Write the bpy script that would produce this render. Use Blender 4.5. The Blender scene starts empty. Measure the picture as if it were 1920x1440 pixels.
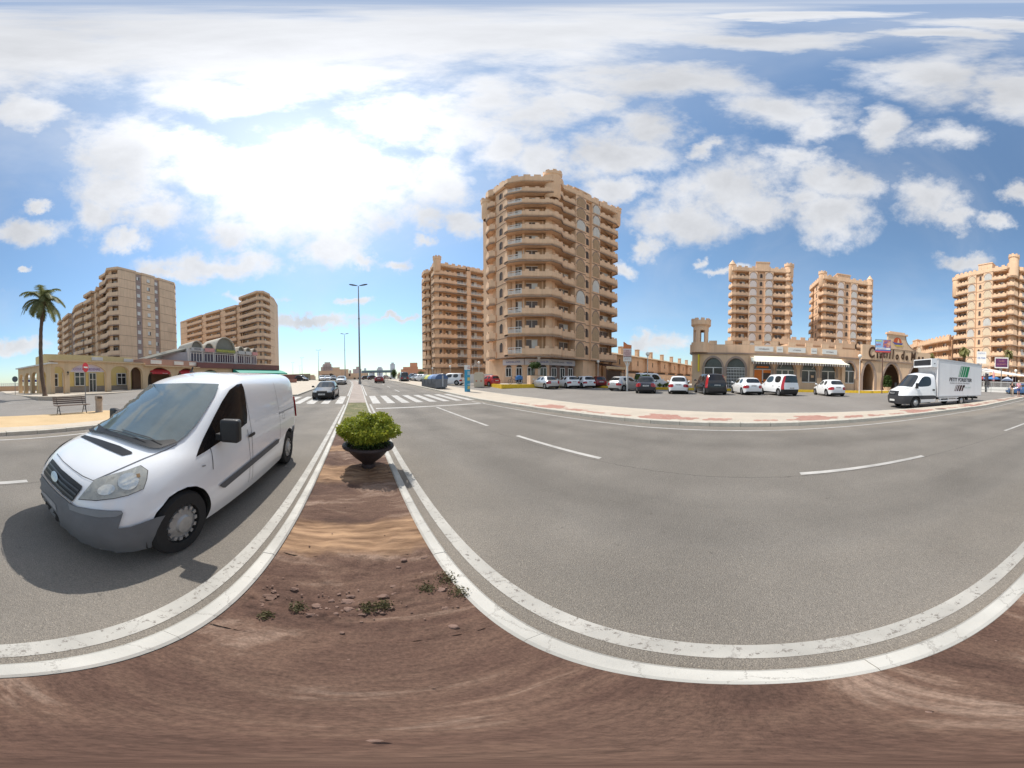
import bpy, bmesh, math, random
from mathutils import Vector, Matrix
from mathutils.bvhtree import BVHTree
R = math.radians
rnd = random.Random(7)
sc = bpy.context.scene
COL = sc.collection
# ---------------------------------------------------------------- camera (full spherical view, 240 x 180 degrees)
EYE = Vector((0, 0, 1.55))
TILT, TAZ, CAZ = R(1.4), R(40), R(36.25)
cd = bpy.data.cameras.new('camera'); cam = bpy.data.objects.new('camera', cd); COL.objects.link(cam)
cd.type = 'PANO'; cd.panorama_type = 'EQUIRECTANGULAR'
cd.longitude_min = R(-120); cd.longitude_max = R(120); cd.latitude_min = R(-90); cd.latitude_max = R(90)
cd.clip_start = .05; cd.clip_end = 6000
TM = Matrix.Rotation(-TILT, 3, Vector((math.cos(TAZ), -math.sin(TAZ), 0)))
cm = TM @ Matrix.Rotation(-CAZ, 3, 'Z') @ Matrix.Rotation(R(90), 3, 'X')
cam.matrix_world = Matrix.Translation(EYE) @ cm.to_4x4()
sc.camera = cam
sc.render.engine = 'CYCLES'
sc.view_settings.view_transform = 'Standard'; sc.view_settings.look = 'None'
sc.view_settings.exposure = 0.5; sc.view_settings.gamma = 1
sc.cycles.max_bounces = 5; sc.cycles.diffuse_bounces = 3; sc.cycles.glossy_bounces = 3
sc.cycles.use_denoising = True
def pixray(px, py):
    az = R((px-670)/8); el = R((720-py)/8)
    return TM @ Vector((math.sin(az)*math.cos(el), math.cos(az)*math.cos(el), math.sin(el)))
# ---------------------------------------------------------------- sun and sky
SAZ, SEL = R(-12), R(55)
SUN = Vector((math.sin(SAZ)*math.cos(SEL), math.cos(SAZ)*math.cos(SEL), math.sin(SEL)))
sl = bpy.data.lights.new('sun', 'SUN'); sl.energy = 3.3; sl.angle = R(0.55); sl.color = (1, .95, .87)
so = bpy.data.objects.new('sun', sl); COL.objects.link(so)
so.rotation_euler = (-SUN).to_track_quat('-Z', 'Y').to_euler()
W = bpy.data.worlds.new('World'); sc.world = W; W.use_nodes = True
nt = W.node_tree; nt.nodes.clear()
def nd(tree, t, **kw):
    n = tree.nodes.new(t)
    for k, v in kw.items(): setattr(n, k, v)
    return n
def mth(tree, op, a, b=None, c=None, clamp=False):
    n = nd(tree, 'ShaderNodeMath', operation=op, use_clamp=clamp)
    for i, x in enumerate((a, b, c)):
        if x is None: continue
        if isinstance(x, (int, float)): n.inputs[i].default_value = x
        else: tree.links.new(x, n.inputs[i])
    return n.outputs[0]
def world_sky():
    L = nt.links.new
    out = nd(nt, 'ShaderNodeOutputWorld'); bg = nd(nt, 'ShaderNodeBackground')
    sky = nd(nt, 'ShaderNodeTexSky', sky_type='NISHITA'); sky.sun_disc = False
    sky.sun_elevation = SEL; sky.sun_rotation = SAZ; sky.air_density = 1.1; sky.dust_density = .25; sky.ozone_density = 1.0
    tc = nd(nt, 'ShaderNodeTexCoord')
    sep = nd(nt, 'ShaderNodeSeparateXYZ'); L(tc.outputs['Generated'], sep.inputs[0])
    X, Y, Z = sep.outputs
    # azimuth measured from the middle of the view, elevation, in degrees
    c0, s0 = math.cos(CAZ), math.sin(CAZ)
    xr = mth(nt, 'SUBTRACT', mth(nt, 'MULTIPLY', X, c0), mth(nt, 'MULTIPLY', Y, s0))
    yr = mth(nt, 'ADD', mth(nt, 'MULTIPLY', X, s0), mth(nt, 'MULTIPLY', Y, c0))
    u = mth(nt, 'MULTIPLY', mth(nt, 'ARCTAN2', xr, yr), 57.2958)
    v = mth(nt, 'MULTIPLY', mth(nt, 'ARCSINE', Z), 57.2958)
    # cloud noise on a flat layer overhead
    den = mth(nt, 'ADD', mth(nt, 'MAXIMUM', Z, 0.0), 0.22)
    cx = nd(nt, 'ShaderNodeCombineXYZ'); L(mth(nt, 'DIVIDE', X, den), cx.inputs[0]); L(mth(nt, 'DIVIDE', Y, den), cx.inputs[1])
    def noise(scale, det, rough, off, src=cx.outputs[0], dist=0.0):
        mp = nd(nt, 'ShaderNodeMapping'); mp.inputs['Location'].default_value = off
        L(src, mp.inputs[0]); n = nd(nt, 'ShaderNodeTexNoise'); n.inputs['Scale'].default_value = scale
        n.inputs['Detail'].default_value = det; n.inputs['Roughness'].default_value = rough; n.inputs['Distortion'].default_value = dist
        L(mp.outputs[0], n.inputs['Vector']); return n.outputs['Fac']
    n1 = noise(2.3, 12, .66, (3, 1, 0), dist=.35); n3 = noise(9.0, 9, .64, (7, 2, 4), src=tc.outputs['Generated'], dist=.1)
    n2 = noise(1.1, 6, .55, (9, 5, 0), dist=.6)
    # warp the direction so that blob edges billow
    wn = nd(nt, 'ShaderNodeTexNoise'); wn.inputs['Scale'].default_value = 7; wn.inputs['Detail'].default_value = 7; wn.inputs['Roughness'].default_value = .62
    L(tc.outputs['Generated'], wn.inputs['Vector'])
    ws = nd(nt, 'ShaderNodeSeparateColor'); L(wn.outputs['Color'], ws.inputs[0])
    cz = mth(nt, 'MAXIMUM', mth(nt, 'COSINE', mth(nt, 'RADIANS', v)), .15)
    uu = mth(nt, 'ADD', u, mth(nt, 'DIVIDE', mth(nt, 'MULTIPLY', mth(nt, 'SUBTRACT', ws.outputs[0], .5), 12), cz))
    vv = mth(nt, 'ADD', v, mth(nt, 'MULTIPLY', mth(nt, 'SUBTRACT', ws.outputs[1], .5), 10))
    uv = nd(nt, 'ShaderNodeCombineXYZ'); L(uu, uv.inputs[0]); L(vv, uv.inputs[1])
    CL = [(100,85,420,78),(520,95,460,70),(900,75,330,55),(60,205,85,30),(410,175,170,30),(640,150,200,25),
          (250,280,115,58),(345,272,75,30),(225,350,95,60),(180,402,50,38),(290,400,75,34),(245,447,42,18),(400,330,110,50),
          (600,300,115,60),(500,335,120,50),(700,345,90,62),(560,405,180,62),(450,440,75,30),(620,470,80,40),(830,350,72,56),(800,415,52,30),(870,430,32,25),
          (760,232,95,44),(860,240,95,52),(945,290,60,42),(945,195,90,40),(790,467,24,14),(690,497,26,13),(740,503,34,11),(400,502,135,22),(320,515,60,14),
          (60,432,74,22),(85,385,24,9),(56,495,13,5),(20,640,70,14),(600,612,110,11),(655,572,34,8),(740,610,50,6),(480,565,50,8),
          (1080,60,210,42),(1330,34,120,6),(1340,82,170,16),(1760,45,210,10),(1650,70,130,9),(1250,162,165,32),(1110,203,85,30),(1010,215,90,58),
          (1440,212,112,34),(1510,250,62,24),(1735,140,135,50),(1880,165,90,52),(1638,243,46,38),(1762,256,82,24),(1200,252,78,44),(1160,302,122,36),(1010,305,55,42),
          (1160,362,62,22),(1350,362,112,60),(1290,432,92,38),(1405,402,82,34),(1312,290,32,20),(1482,300,52,24),(1540,342,62,30),(1592,342,50,30),(1552,412,70,44),(1500,372,50,24),
          (1738,376,70,40),(1785,402,42,24),(1855,415,27,18),(1908,350,32,26),(1215,476,30,20),(1172,515,27,14),(1308,498,15,8),(1800,490,48,14),(1362,512,50,8),(1245,652,46,20),(1205,645,20,14),
          (-300,330,230,170),(2280,330,260,180),(-150,520,110,60),(2120,520,120,50),(2350,560,120,50)]  # clouds out of view, added to brighten the fill on shaded fronts
    fld = None
    for (px, py, rx, ry) in CL:
        el = (720-py)/8; a = (px-960)/8
        sb = nd(nt, 'ShaderNodeVectorMath', operation='MULTIPLY_ADD')
        L(uv.outputs[0], sb.inputs[0])
        iu, iv = 8/(rx*1.16), 8/(ry*1.22)
        sb.inputs[1].default_value = (iu, iv, 0); sb.inputs[2].default_value = (-a*iu, -el*iv, 0)
        ln = nd(nt, 'ShaderNodeVectorMath', operation='LENGTH'); L(sb.outputs[0], ln.inputs[0])
        f = mth(nt, 'SUBTRACT', 1.0, ln.outputs['Value'])
        fld = f if fld is None else mth(nt, 'SMOOTH_MAX', fld, f, .15)
    fld = mth(nt, 'MAXIMUM', fld, -.55)
    dn = mth(nt, 'ADD', fld, mth(nt, 'MULTIPLY', mth(nt, 'SUBTRACT', n1, .5), 1.35))
    dn = mth(nt, 'ADD', dn, mth(nt, 'MULTIPLY', mth(nt, 'SUBTRACT', n3, .5), 1.6))
    mr = nd(nt, 'ShaderNodeMapRange', interpolation_type='SMOOTHSTEP'); L(dn, mr.inputs[0])
    mr.inputs[1].default_value = -.22; mr.inputs[2].default_value = .66; mr.inputs[4].default_value = .94
    cov = mr.outputs[0]
    # thin veil high up
    veil = nd(nt, 'ShaderNodeMapRange', interpolation_type='SMOOTHSTEP'); L(n2, veil.inputs[0]); veil.inputs[1].default_value = .42; veil.inputs[2].default_value = .8; veil.inputs[4].default_value = .5
    cov = mth(nt, 'MAXIMUM', cov, mth(nt, 'MULTIPLY', veil.outputs[0], mth(nt, 'MULTIPLY', Z, 1.0, clamp=True)), clamp=True)
    # forward scattering round the sun
    dt = nd(nt, 'ShaderNodeVectorMath', operation='DOT_PRODUCT'); L(tc.outputs['Generated'], dt.inputs[0]); dt.inputs[1].default_value = SUN
    d = mth(nt, 'MAXIMUM', dt.outputs['Value'], 0)
    g1 = mth(nt, 'POWER', d, 30); g2 = mth(nt, 'POWER', d, 9)
    glow = mth(nt, 'ADD', mth(nt, 'MULTIPLY', g1, 1.6), mth(nt, 'MULTIPLY', g2, .38))
    n4 = noise(4.5, 8, .6, (1, 8, 3), src=tc.outputs['Generated'], dist=.2)
    shade = mth(nt, 'ADD', .58, mth(nt, 'MULTIPLY', n4, .76))
    thick = nd(nt, 'ShaderNodeMapRange'); L(dn, thick.inputs[0]); thick.inputs[1].default_value = .2; thick.inputs[2].default_value = 1.5; thick.inputs[3].default_value = 1.0; thick.inputs[4].default_value = .84
    base = mth(nt, 'MULTIPLY', mth(nt, 'MULTIPLY', shade, thick.outputs[0]), CLOUD)
    lum = mth(nt, 'ADD', base, mth(nt, 'MULTIPLY', glow, CLOUD*.75))
    cc = nd(nt, 'ShaderNodeCombineColor'); L(mth(nt, 'MULTIPLY', lum, .97), cc.inputs[0]); L(mth(nt, 'MULTIPLY', lum, .985), cc.inputs[1]); L(mth(nt, 'MULTIPLY', lum, 1.02), cc.inputs[2])
    # pale air towards the horizon and round the sun
    hz = mth(nt, 'POWER', mth(nt, 'SUBTRACT', 1.0, mth(nt, 'MAXIMUM', Z, 0), clamp=True), 6)
    aur = mth(nt, 'ADD', mth(nt, 'ADD', .07, mth(nt, 'MULTIPLY', hz, .42)), mth(nt, 'MULTIPLY', mth(nt, 'POWER', d, 8), .40), clamp=True)
    m0 = nd(nt, 'ShaderNodeMix', data_type='RGBA'); L(aur, m0.inputs[0]); tn = nd(nt, 'ShaderNodeVectorMath', operation='MULTIPLY'); L(sky.outputs[0], tn.inputs[0]); tn.inputs[1].default_value = (.80, .96, 1.0); L(tn.outputs[0], m0.inputs[6])
    a2 = nd(nt, 'ShaderNodeCombineColor')
    al = mth(nt, 'MULTIPLY', mth(nt, 'ADD', .62, mth(nt, 'MULTIPLY', mth(nt, 'POWER', d, 5), .8)), CLOUD)
    L(mth(nt, 'MULTIPLY', al, .87), a2.inputs[0]); L(mth(nt, 'MULTIPLY', al, .955), a2.inputs[1]); L(mth(nt, 'MULTIPLY', al, 1.05), a2.inputs[2])
    L(a2.outputs[0], m0.inputs[7])
    m1 = nd(nt, 'ShaderNodeMix', data_type='RGBA'); L(cov, m1.inputs[0]); L(m0.outputs[2], m1.inputs[6]); L(cc.outputs[0], m1.inputs[7])
    L(m1.outputs[2], bg.inputs[0]); bg.inputs[1].default_value = SKY_STRENGTH
    L(bg.outputs[0], out.inputs[0])
SKY_STRENGTH = .13
CLOUD = 4.7
world_sky()
W.cycles.sampling_method = 'MANUAL'; W.cycles.sample_map_resolution = 512

# ---------------------------------------------------------------- materials
MATS = {}
def mat(name, col, rough=.8, var=0.0, scale=3.0, metal=0.0, spec=.4, bump=0.0, bscale=60, coat=0.0, det=6, stain=0.0, emit=None):
    if name in MATS: return MATS[name]
    m = bpy.data.materials.new(name); m.use_nodes = True; t = m.node_tree; b = t.nodes['Principled BSDF']
    b.inputs['Base Color'].default_value = (*col, 1); b.inputs['Roughness'].default_value = rough
    b.inputs['Metallic'].default_value = metal; b.inputs['Specular IOR Level'].default_value = spec
    b.inputs['Coat Weight'].default_value = coat; b.inputs['Coat Roughness'].default_value = .05
    tc = nd(t, 'ShaderNodeTexCoord')
    if var:
        n = nd(t, 'ShaderNodeTexNoise'); n.inputs['Scale'].default_value = scale; n.inputs['Detail'].default_value = det; n.inputs['Roughness'].default_value = .65
        t.links.new(tc.outputs['Object'], n.inputs['Vector'])
        mr = nd(t, 'ShaderNodeMapRange'); mr.inputs[1].default_value = .3; mr.inputs[2].default_value = .7; mr.inputs[3].default_value = 1-var; mr.inputs[4].default_value = 1+var
        t.links.new(n.outputs['Fac'], mr.inputs[0])
        fac = mr.outputs[0]
        if stain:   # rain streaks: noise stretched downwards
            mp = nd(t, 'ShaderNodeMapping'); mp.inputs['Scale'].default_value = (1.3, 1.3, .09); t.links.new(tc.outputs['Object'], mp.inputs[0])
            n2 = nd(t, 'ShaderNodeTexNoise'); n2.inputs['Scale'].default_value = 2.2; n2.inputs['Detail'].default_value = 5; t.links.new(mp.outputs[0], n2.inputs['Vector'])
            r2 = nd(t, 'ShaderNodeMapRange'); r2.inputs[1].default_value = .45; r2.inputs[2].default_value = .8; r2.inputs[3].default_value = 1; r2.inputs[4].default_value = 1-stain
            t.links.new(n2.outputs['Fac'], r2.inputs[0]); fac = mth(t, 'MULTIPLY', fac, r2.outputs[0])
        vm = nd(t, 'ShaderNodeVectorMath', operation='SCALE'); vm.inputs[0].default_value = col
        t.links.new(fac, vm.inputs['Scale']); t.links.new(vm.outputs[0], b.inputs['Base Color'])
    if bump:
        n = nd(t, 'ShaderNodeTexNoise'); n.inputs['Scale'].default_value = bscale; n.inputs['Detail'].default_value = 4
        t.links.new(tc.outputs['Object'], n.inputs['Vector'])
        bp = nd(t, 'ShaderNodeBump'); bp.inputs['Strength'].default_value = bump; bp.inputs['Distance'].default_value = .02
        t.links.new(n.outputs['Fac'], bp.inputs['Height']); t.links.new(bp.outputs[0], b.inputs['Normal'])
    if emit: b.inputs['Emission Color'].default_value = (*emit[:3], 1); b.inputs['Emission Strength'].default_value = emit[3]
    MATS[name] = m; return m
def ramp_mat(name, stops, scale, rough=.9, detail=8, bump=.3, bscale=40, dist=0.0, stretch=(1, 1, 1), fine=0.0, fscale=250, nrough=.65, speck=None):
    m = bpy.data.materials.new(name); m.use_nodes = True; t = m.node_tree; b = t.nodes['Principled BSDF']; b.inputs['Roughness'].default_value = rough
    b.inputs['Specular IOR Level'].default_value = .3
    tc = nd(t, 'ShaderNodeTexCoord'); mp = nd(t, 'ShaderNodeMapping'); mp.inputs['Scale'].default_value = stretch; t.links.new(tc.outputs['Object'], mp.inputs[0])
    n = nd(t, 'ShaderNodeTexNoise'); n.inputs['Scale'].default_value = scale; n.inputs['Detail'].default_value = detail; n.inputs['Distortion'].default_value = dist; n.inputs['Roughness'].default_value = nrough
    t.links.new(mp.outputs[0], n.inputs['Vector'])
    cr = nd(t, 'ShaderNodeValToRGB'); e = cr.color_ramp.elements
    e[0].position, e[0].color = stops[0][0], (*stops[0][1], 1); e[1].position, e[1].color = stops[-1][0], (*stops[-1][1], 1)
    for p, c in stops[1:-1]: x = e.new(p); x.color = (*c, 1)
    t.links.new(n.outputs['Fac'], cr.inputs[0]); colo = cr.outputs[0]
    f = nd(t, 'ShaderNodeTexNoise'); f.inputs['Scale'].default_value = fscale; f.inputs['Detail'].default_value = 3; f.inputs['Roughness'].default_value = .7
    t.links.new(tc.outputs['Object'], f.inputs['Vector'])
    if fine:
        mr = nd(t, 'ShaderNodeMapRange'); mr.inputs[1].default_value = .3; mr.inputs[2].default_value = .7; mr.inputs[3].default_value = 1-fine; mr.inputs[4].default_value = 1+fine
        t.links.new(f.outputs['Fac'], mr.inputs[0]); vm = nd(t, 'ShaderNodeVectorMath', operation='SCALE'); t.links.new(colo, vm.inputs[0]); t.links.new(mr.outputs[0], vm.inputs['Scale']); colo = vm.outputs[0]
    if speck:
        vo = nd(t, 'ShaderNodeTexVoronoi'); vo.inputs['Scale'].default_value = speck[0]; t.links.new(tc.outputs['Object'], vo.inputs['Vector'])
        lt = mth(t, 'LESS_THAN', vo.outputs['Distance'], speck[1])
        sp = nd(t, 'ShaderNodeSeparateColor'); t.links.new(vo.outputs['Color'], sp.inputs[0])
        lt = mth(t, 'MULTIPLY', lt, mth(t, 'GREATER_THAN', sp.outputs[0], speck[3]))
        mx = nd(t, 'ShaderNodeMix', data_type='RGBA'); t.links.new(lt, mx.inputs[0]); t.links.new(colo, mx.inputs[6]); mx.inputs[7].default_value = (*speck[2], 1); colo = mx.outputs[2]
    t.links.new(colo, b.inputs['Base Color'])
    bn = nd(t, 'ShaderNodeTexNoise'); bn.inputs['Scale'].default_value = bscale; bn.inputs['Detail'].default_value = 6; t.links.new(mp.outputs[0], bn.inputs['Vector'])
    bp = nd(t, 'ShaderNodeBump'); bp.inputs['Strength'].default_value = bump; bp.inputs['Distance'].default_value = .03
    t.links.new(bn.outputs['Fac'], bp.inputs['Height']); t.links.new(bp.outputs[0], b.inputs['Normal'])
    MATS[name] = m; return m
asphalt = ramp_mat('asphalt', [(.25, (.162, .147, .130)), (.5, (.196, .178, .157)), (.75, (.230, .208, .183))], .35, rough=.85, fine=.26, fscale=110, bump=.55, bscale=160, speck=(95, .22, (.36, .32, .26), .72))
def add_wear(m):
    t = m.node_tree; b = t.nodes['Principled BSDF']; src = b.inputs['Base Color'].links[0].from_socket; L = t.links.new
    tc = nd(t, 'ShaderNodeTexCoord'); sp = nd(t, 'ShaderNodeSeparateXYZ'); L(tc.outputs['Object'], sp.inputs[0]); x = sp.outputs[0]
    n = nd(t, 'ShaderNodeTexNoise'); n.inputs['Scale'].default_value = .9; n.inputs['Detail'].default_value = 7; n.inputs['Roughness'].default_value = .6
    mp = nd(t, 'ShaderNodeMapping'); mp.inputs['Scale'].default_value = (1.6, .22, 1); L(tc.outputs['Object'], mp.inputs[0]); L(mp.outputs[0], n.inputs['Vector'])
    nz = mth(t, 'MULTIPLY', mth(t, 'SUBTRACT', n.outputs['Fac'], .5), 1.6)
    xx = mth(t, 'ADD', x, nz)
    dust = None
    for c, w in ((0, 1.9), (8.1, 1.2), (-7.5, 1.2)):
        k = mth(t, 'SUBTRACT', 1.0, mth(t, 'DIVIDE', mth(t, 'ABSOLUTE', mth(t, 'SUBTRACT', xx, c)), w), clamp=True); dust = k if dust is None else mth(t, 'MAXIMUM', dust, k)
    trk = None
    for c in (1.7, 3.1, 5.0, 6.5, -1.8, -3.1, -4.8, -6.2):
        k = mth(t, 'SUBTRACT', 1.0, mth(t, 'DIVIDE', mth(t, 'ABSOLUTE', mth(t, 'SUBTRACT', x, c)), .38), clamp=True); trk = k if trk is None else mth(t, 'MAXIMUM', trk, k)
    oil = None
    for c in (2.4, 5.75, -2.45, -5.5):
        k = mth(t, 'SUBTRACT', 1.0, mth(t, 'DIVIDE', mth(t, 'ABSOLUTE', mth(t, 'SUBTRACT', xx, c)), .55), clamp=True); oil = k if oil is None else mth(t, 'MAXIMUM', oil, k)
    f = mth(t, 'ADD', 1.0, mth(t, 'SUBTRACT', mth(t, 'MULTIPLY', trk, .05), mth(t, 'MULTIPLY', oil, .11)))
    pt = nd(t, 'ShaderNodeTexNoise'); pt.inputs['Scale'].default_value = .55; pt.inputs['Detail'].default_value = 3; L(tc.outputs['Object'], pt.inputs['Vector'])
    pr = nd(t, 'ShaderNodeMapRange', interpolation_type='SMOOTHSTEP'); L(pt.outputs['Fac'], pr.inputs[0]); pr.inputs[1].default_value = .42; pr.inputs[2].default_value = .62; pr.inputs[3].default_value = .93; pr.inputs[4].default_value = 1.05
    f = mth(t, 'MULTIPLY', f, pr.outputs[0])
    sc2 = nd(t, 'ShaderNodeTexNoise'); sc2.inputs['Scale'].default_value = 7; sc2.inputs['Detail'].default_value = 4; L(tc.outputs['Object'], sc2.inputs['Vector'])
    spt = nd(t, 'ShaderNodeMapRange', interpolation_type='SMOOTHSTEP'); L(sc2.outputs['Fac'], spt.inputs[0]); spt.inputs[1].default_value = .70; spt.inputs[2].default_value = .76; spt.inputs[3].default_value = 1; spt.inputs[4].default_value = .72
    f = mth(t, 'MULTIPLY', f, spt.outputs[0])
    wob = mth(t, 'MULTIPLY', mth(t, 'SUBTRACT', sc2.outputs['Fac'], .5), .12); jn = None
    for c in (3.68, -3.62):
        k = mth(t, 'LESS_THAN', mth(t, 'ABSOLUTE', mth(t, 'SUBTRACT', mth(t, 'ADD', x, wob), c)), .012); jn = k if jn is None else mth(t, 'MAXIMUM', jn, k)
    f = mth(t, 'MULTIPLY', f, mth(t, 'SUBTRACT', 1.0, mth(t, 'MULTIPLY', jn, .3)))
    vm = nd(t, 'ShaderNodeVectorMath', operation='SCALE'); L(src, vm.inputs[0]); L(f, vm.inputs['Scale'])
    mx = nd(t, 'ShaderNodeMix', data_type='RGBA'); L(mth(t, 'MULTIPLY', dust, .42), mx.inputs[0]); L(vm.outputs[0], mx.inputs[6])
    dc = nd(t, 'ShaderNodeVectorMath', operation='MULTIPLY'); L(vm.outputs[0], dc.inputs[0]); dc.inputs[1].default_value = (1.7, 1.6, 1.45); L(dc.outputs[0], mx.inputs[7]); L(mx.outputs[2], b.inputs['Base Color'])
add_wear(asphalt)
asphalt_old = ramp_mat('asphalt_old', [(.25, (.20, .183, .165)), (.5, (.235, .215, .195)), (.75, (.27, .25, .225))], .25, rough=.85, fine=.22, fscale=90, bump=.3, bscale=120)
dust = ramp_mat('dusty_ground', [(.3, (.27, .24, .205)), (.7, (.36, .32, .27))], .2, fine=.15)
def paint_mat(name, col, wear, cracks=True):
    m = bpy.data.materials.new(name); m.use_nodes = True; t = m.node_tree; b = t.nodes['Principled BSDF']; b.inputs['Roughness'].default_value = .7
    tc = nd(t, 'ShaderNodeTexCoord')
    n = nd(t, 'ShaderNodeTexNoise'); n.inputs['Scale'].default_value = 26; n.inputs['Detail'].default_value = 8; n.inputs['Roughness'].default_value = .75; t.links.new(tc.outputs['Object'], n.inputs['Vector'])
    g = mth(t, 'GREATER_THAN', n.outputs['Fac'], wear)
    n2 = nd(t, 'ShaderNodeTexNoise'); n2.inputs['Scale'].default_value = 2.5; n2.inputs['Detail'].default_value = 6; t.links.new(tc.outputs['Object'], n2.inputs['Vector'])
    mr = nd(t, 'ShaderNodeMapRange'); mr.inputs[1].default_value = .3; mr.inputs[2].default_value = .7; mr.inputs[3].default_value = .70; mr.inputs[4].default_value = 1.04; t.links.new(n2.outputs['Fac'], mr.inputs[0])
    if cracks:
        vo = nd(t, 'ShaderNodeTexVoronoi', feature='DISTANCE_TO_EDGE'); vo.inputs['Scale'].default_value = 3.2
        wv = nd(t, 'ShaderNodeMix', data_type='VECTOR'); wv.inputs[0].default_value = .09; t.links.new(tc.outputs['Object'], wv.inputs[4]); t.links.new(n.outputs['Color'], wv.inputs[5]); t.links.new(wv.outputs[1], vo.inputs['Vector'])
        g = mth(t, 'MAXIMUM', g, mth(t, 'MULTIPLY', mth(t, 'LESS_THAN', vo.outputs['Distance'], .006), .6))
    vm = nd(t, 'ShaderNodeVectorMath', operation='SCALE'); vm.inputs[0].default_value = col; t.links.new(mr.outputs[0], vm.inputs['Scale'])
    mx = nd(t, 'ShaderNodeMix', data_type='RGBA'); t.links.new(g, mx.inputs[0]); t.links.new(vm.outputs[0], mx.inputs[6]); mx.inputs[7].default_value = (.19, .17, .15, 1)
    t.links.new(mx.outputs[2], b.inputs['Base Color'])
    bp = nd(t, 'ShaderNodeBump'); bp.inputs['Strength'].default_value = .25; bp.inputs['Distance'].default_value = .01; t.links.new(n.outputs['Fac'], bp.inputs['Height']); t.links.new(bp.outputs[0], b.inputs['Normal'])
    MATS[name] = m; return m
mark = paint_mat('road_paint', (.45, .43, .39), .585)
mark_far = paint_mat('road_paint_plain', (.50, .48, .45), .66, False)
kerbp = paint_mat('kerb_paint', (.52, .50, .455), .645)
kerbc = ramp_mat('kerb_concrete', [(.3, (.44, .41, .35)), (.7, (.56, .52, .45))], 4, fine=.15, fscale=80)
soil = ramp_mat('soil', [(.28, (.062, .036, .027)), (.44, (.095, .054, .040)), (.55, (.130, .078, .056)), (.63, (.24, .165, .125)), (.8, (.15, .09, .068))], 1.7, bump=.55, bscale=14, dist=.9, stretch=(.55, 1.5, 1), fine=.3, fscale=70, nrough=.62)
def add_sand(m):
    t = m.node_tree; b = t.nodes['Principled BSDF']; src = b.inputs['Base Color'].links[0].from_socket
    tc = nd(t, 'ShaderNodeTexCoord'); sp = nd(t, 'ShaderNodeSeparateXYZ'); t.links.new(tc.outputs['Object'], sp.inputs[0])
    n = nd(t, 'ShaderNodeTexNoise'); n.inputs['Scale'].default_value = 1.6; n.inputs['Detail'].default_value = 7; n.inputs['Roughness'].default_value = .6; t.links.new(tc.outputs['Object'], n.inputs['Vector'])
    yy = mth(t, 'ADD', sp.outputs[1], mth(t, 'MULTIPLY', mth(t, 'SUBTRACT', n.outputs['Fac'], .5), .55))
    tot = None
    for c, w in ((2.02, .40), (3.75, .55), (5.2, .35), (-2.4, .3)):
        k = mth(t, 'SUBTRACT', 1.0, mth(t, 'DIVIDE', mth(t, 'ABSOLUTE', mth(t, 'SUBTRACT', yy, c)), w), clamp=True)
        tot = k if tot is None else mth(t, 'MAXIMUM', tot, k)
    mr = nd(t, 'ShaderNodeMapRange', interpolation_type='SMOOTHSTEP'); t.links.new(tot, mr.inputs[0]); mr.inputs[1].default_value = .1; mr.inputs[2].default_value = .55; mr.inputs[4].default_value = .85
    n2 = nd(t, 'ShaderNodeTexNoise'); n2.inputs['Scale'].default_value = 7; n2.inputs['Detail'].default_value = 6; mp = nd(t, 'ShaderNodeMapping'); mp.inputs['Scale'].default_value = (.35, 2.2, 1); t.links.new(tc.outputs['Object'], mp.inputs[0]); t.links.new(mp.outputs[0], n2.inputs['Vector'])
    cr = nd(t, 'ShaderNodeValToRGB'); e = cr.color_ramp.elements; e[0].position = .36; e[0].color = (.15, .085, .048, 1); e[1].position = .72; e[1].color = (.46, .29, .17, 1); t.links.new(n2.outputs['Fac'], cr.inputs[0])
    mx = nd(t, 'ShaderNodeMix', data_type='RGBA'); t.links.new(mr.outputs[0], mx.inputs[0]); t.links.new(src, mx.inputs[6]); t.links.new(cr.outputs[0], mx.inputs[7]); t.links.new(mx.outputs[2], b.inputs['Base Color'])
add_sand(soil)
paving = ramp_mat('paving', [(.3, (.46, .40, .33)), (.7, (.56, .49, .40))], .8, fine=.1, fscale=60)
pavred = ramp_mat('paving_red', [(.3, (.38, .20, .16)), (.7, (.46, .26, .21))], 2, fine=.12, fscale=60)
pavbuff = ramp_mat('paving_buff', [(.3, (.50, .36, .20)), (.7, (.60, .44, .26))], .7, fine=.12, fscale=60)
ST = (.78, .52, .335)
stucco = mat('stucco', ST, .9, .09, .35, bump=.15, bscale=25, stain=.16)
stucco2 = mat('stucco_pale', (.70, .49, .32), .9, .08, .35, stain=.16)
stuccoy = mat('stucco_yellow', (.72, .55, .22), .9, .06, .5)
stuccob = mat('stucco_cream', (.64, .47, .29), .9, .07, .5, stain=.15)
stucapt = mat('stucco_tan', (.74, .52, .35), .9, .08, .3, stain=.18)
stucapt2 = mat('stucco_mauve', (.36, .27, .24), .9, .08, .3)
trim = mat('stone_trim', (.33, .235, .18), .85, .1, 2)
stuccow = mat('stucco_recess_shade', (.50, .29, .16), .9, .08, .4)  # orange inner stucco, darkened to carry the shade of the balcony recess
stucaw = mat('stucco_recess_tan_shade', (.46, .31, .20), .9, .08, .4)
white = mat('white_paint', (.72, .70, .66), .5, .05, 3)
whitep = mat('white_plaster', (.68, .66, .62), .8, .06, 1)
dark = mat('dark_opening', (.075, .055, .045), .6, .2, 3)
glassd = mat('window_glass', (.03, .035, .04), .06, .3, 2, spec=.6)
lvr = mat('louvre', (.66, .58, .50), .7, .08, 4)
doorm = mat('door_glass_brown', (.15, .105, .08), .25, .25, 2)
metal = mat('pole_metal', (.25, .25, .25), .45, .12, 6, metal=.4)
metw = mat('pole_white', (.66, .64, .60), .5, .06, 5)
brown = mat('brown_metal', (.13, .06, .045), .5, .1, 5)
yellow = mat('kerb_yellow', (.72, .46, .03), .7, .15, 4)
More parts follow.
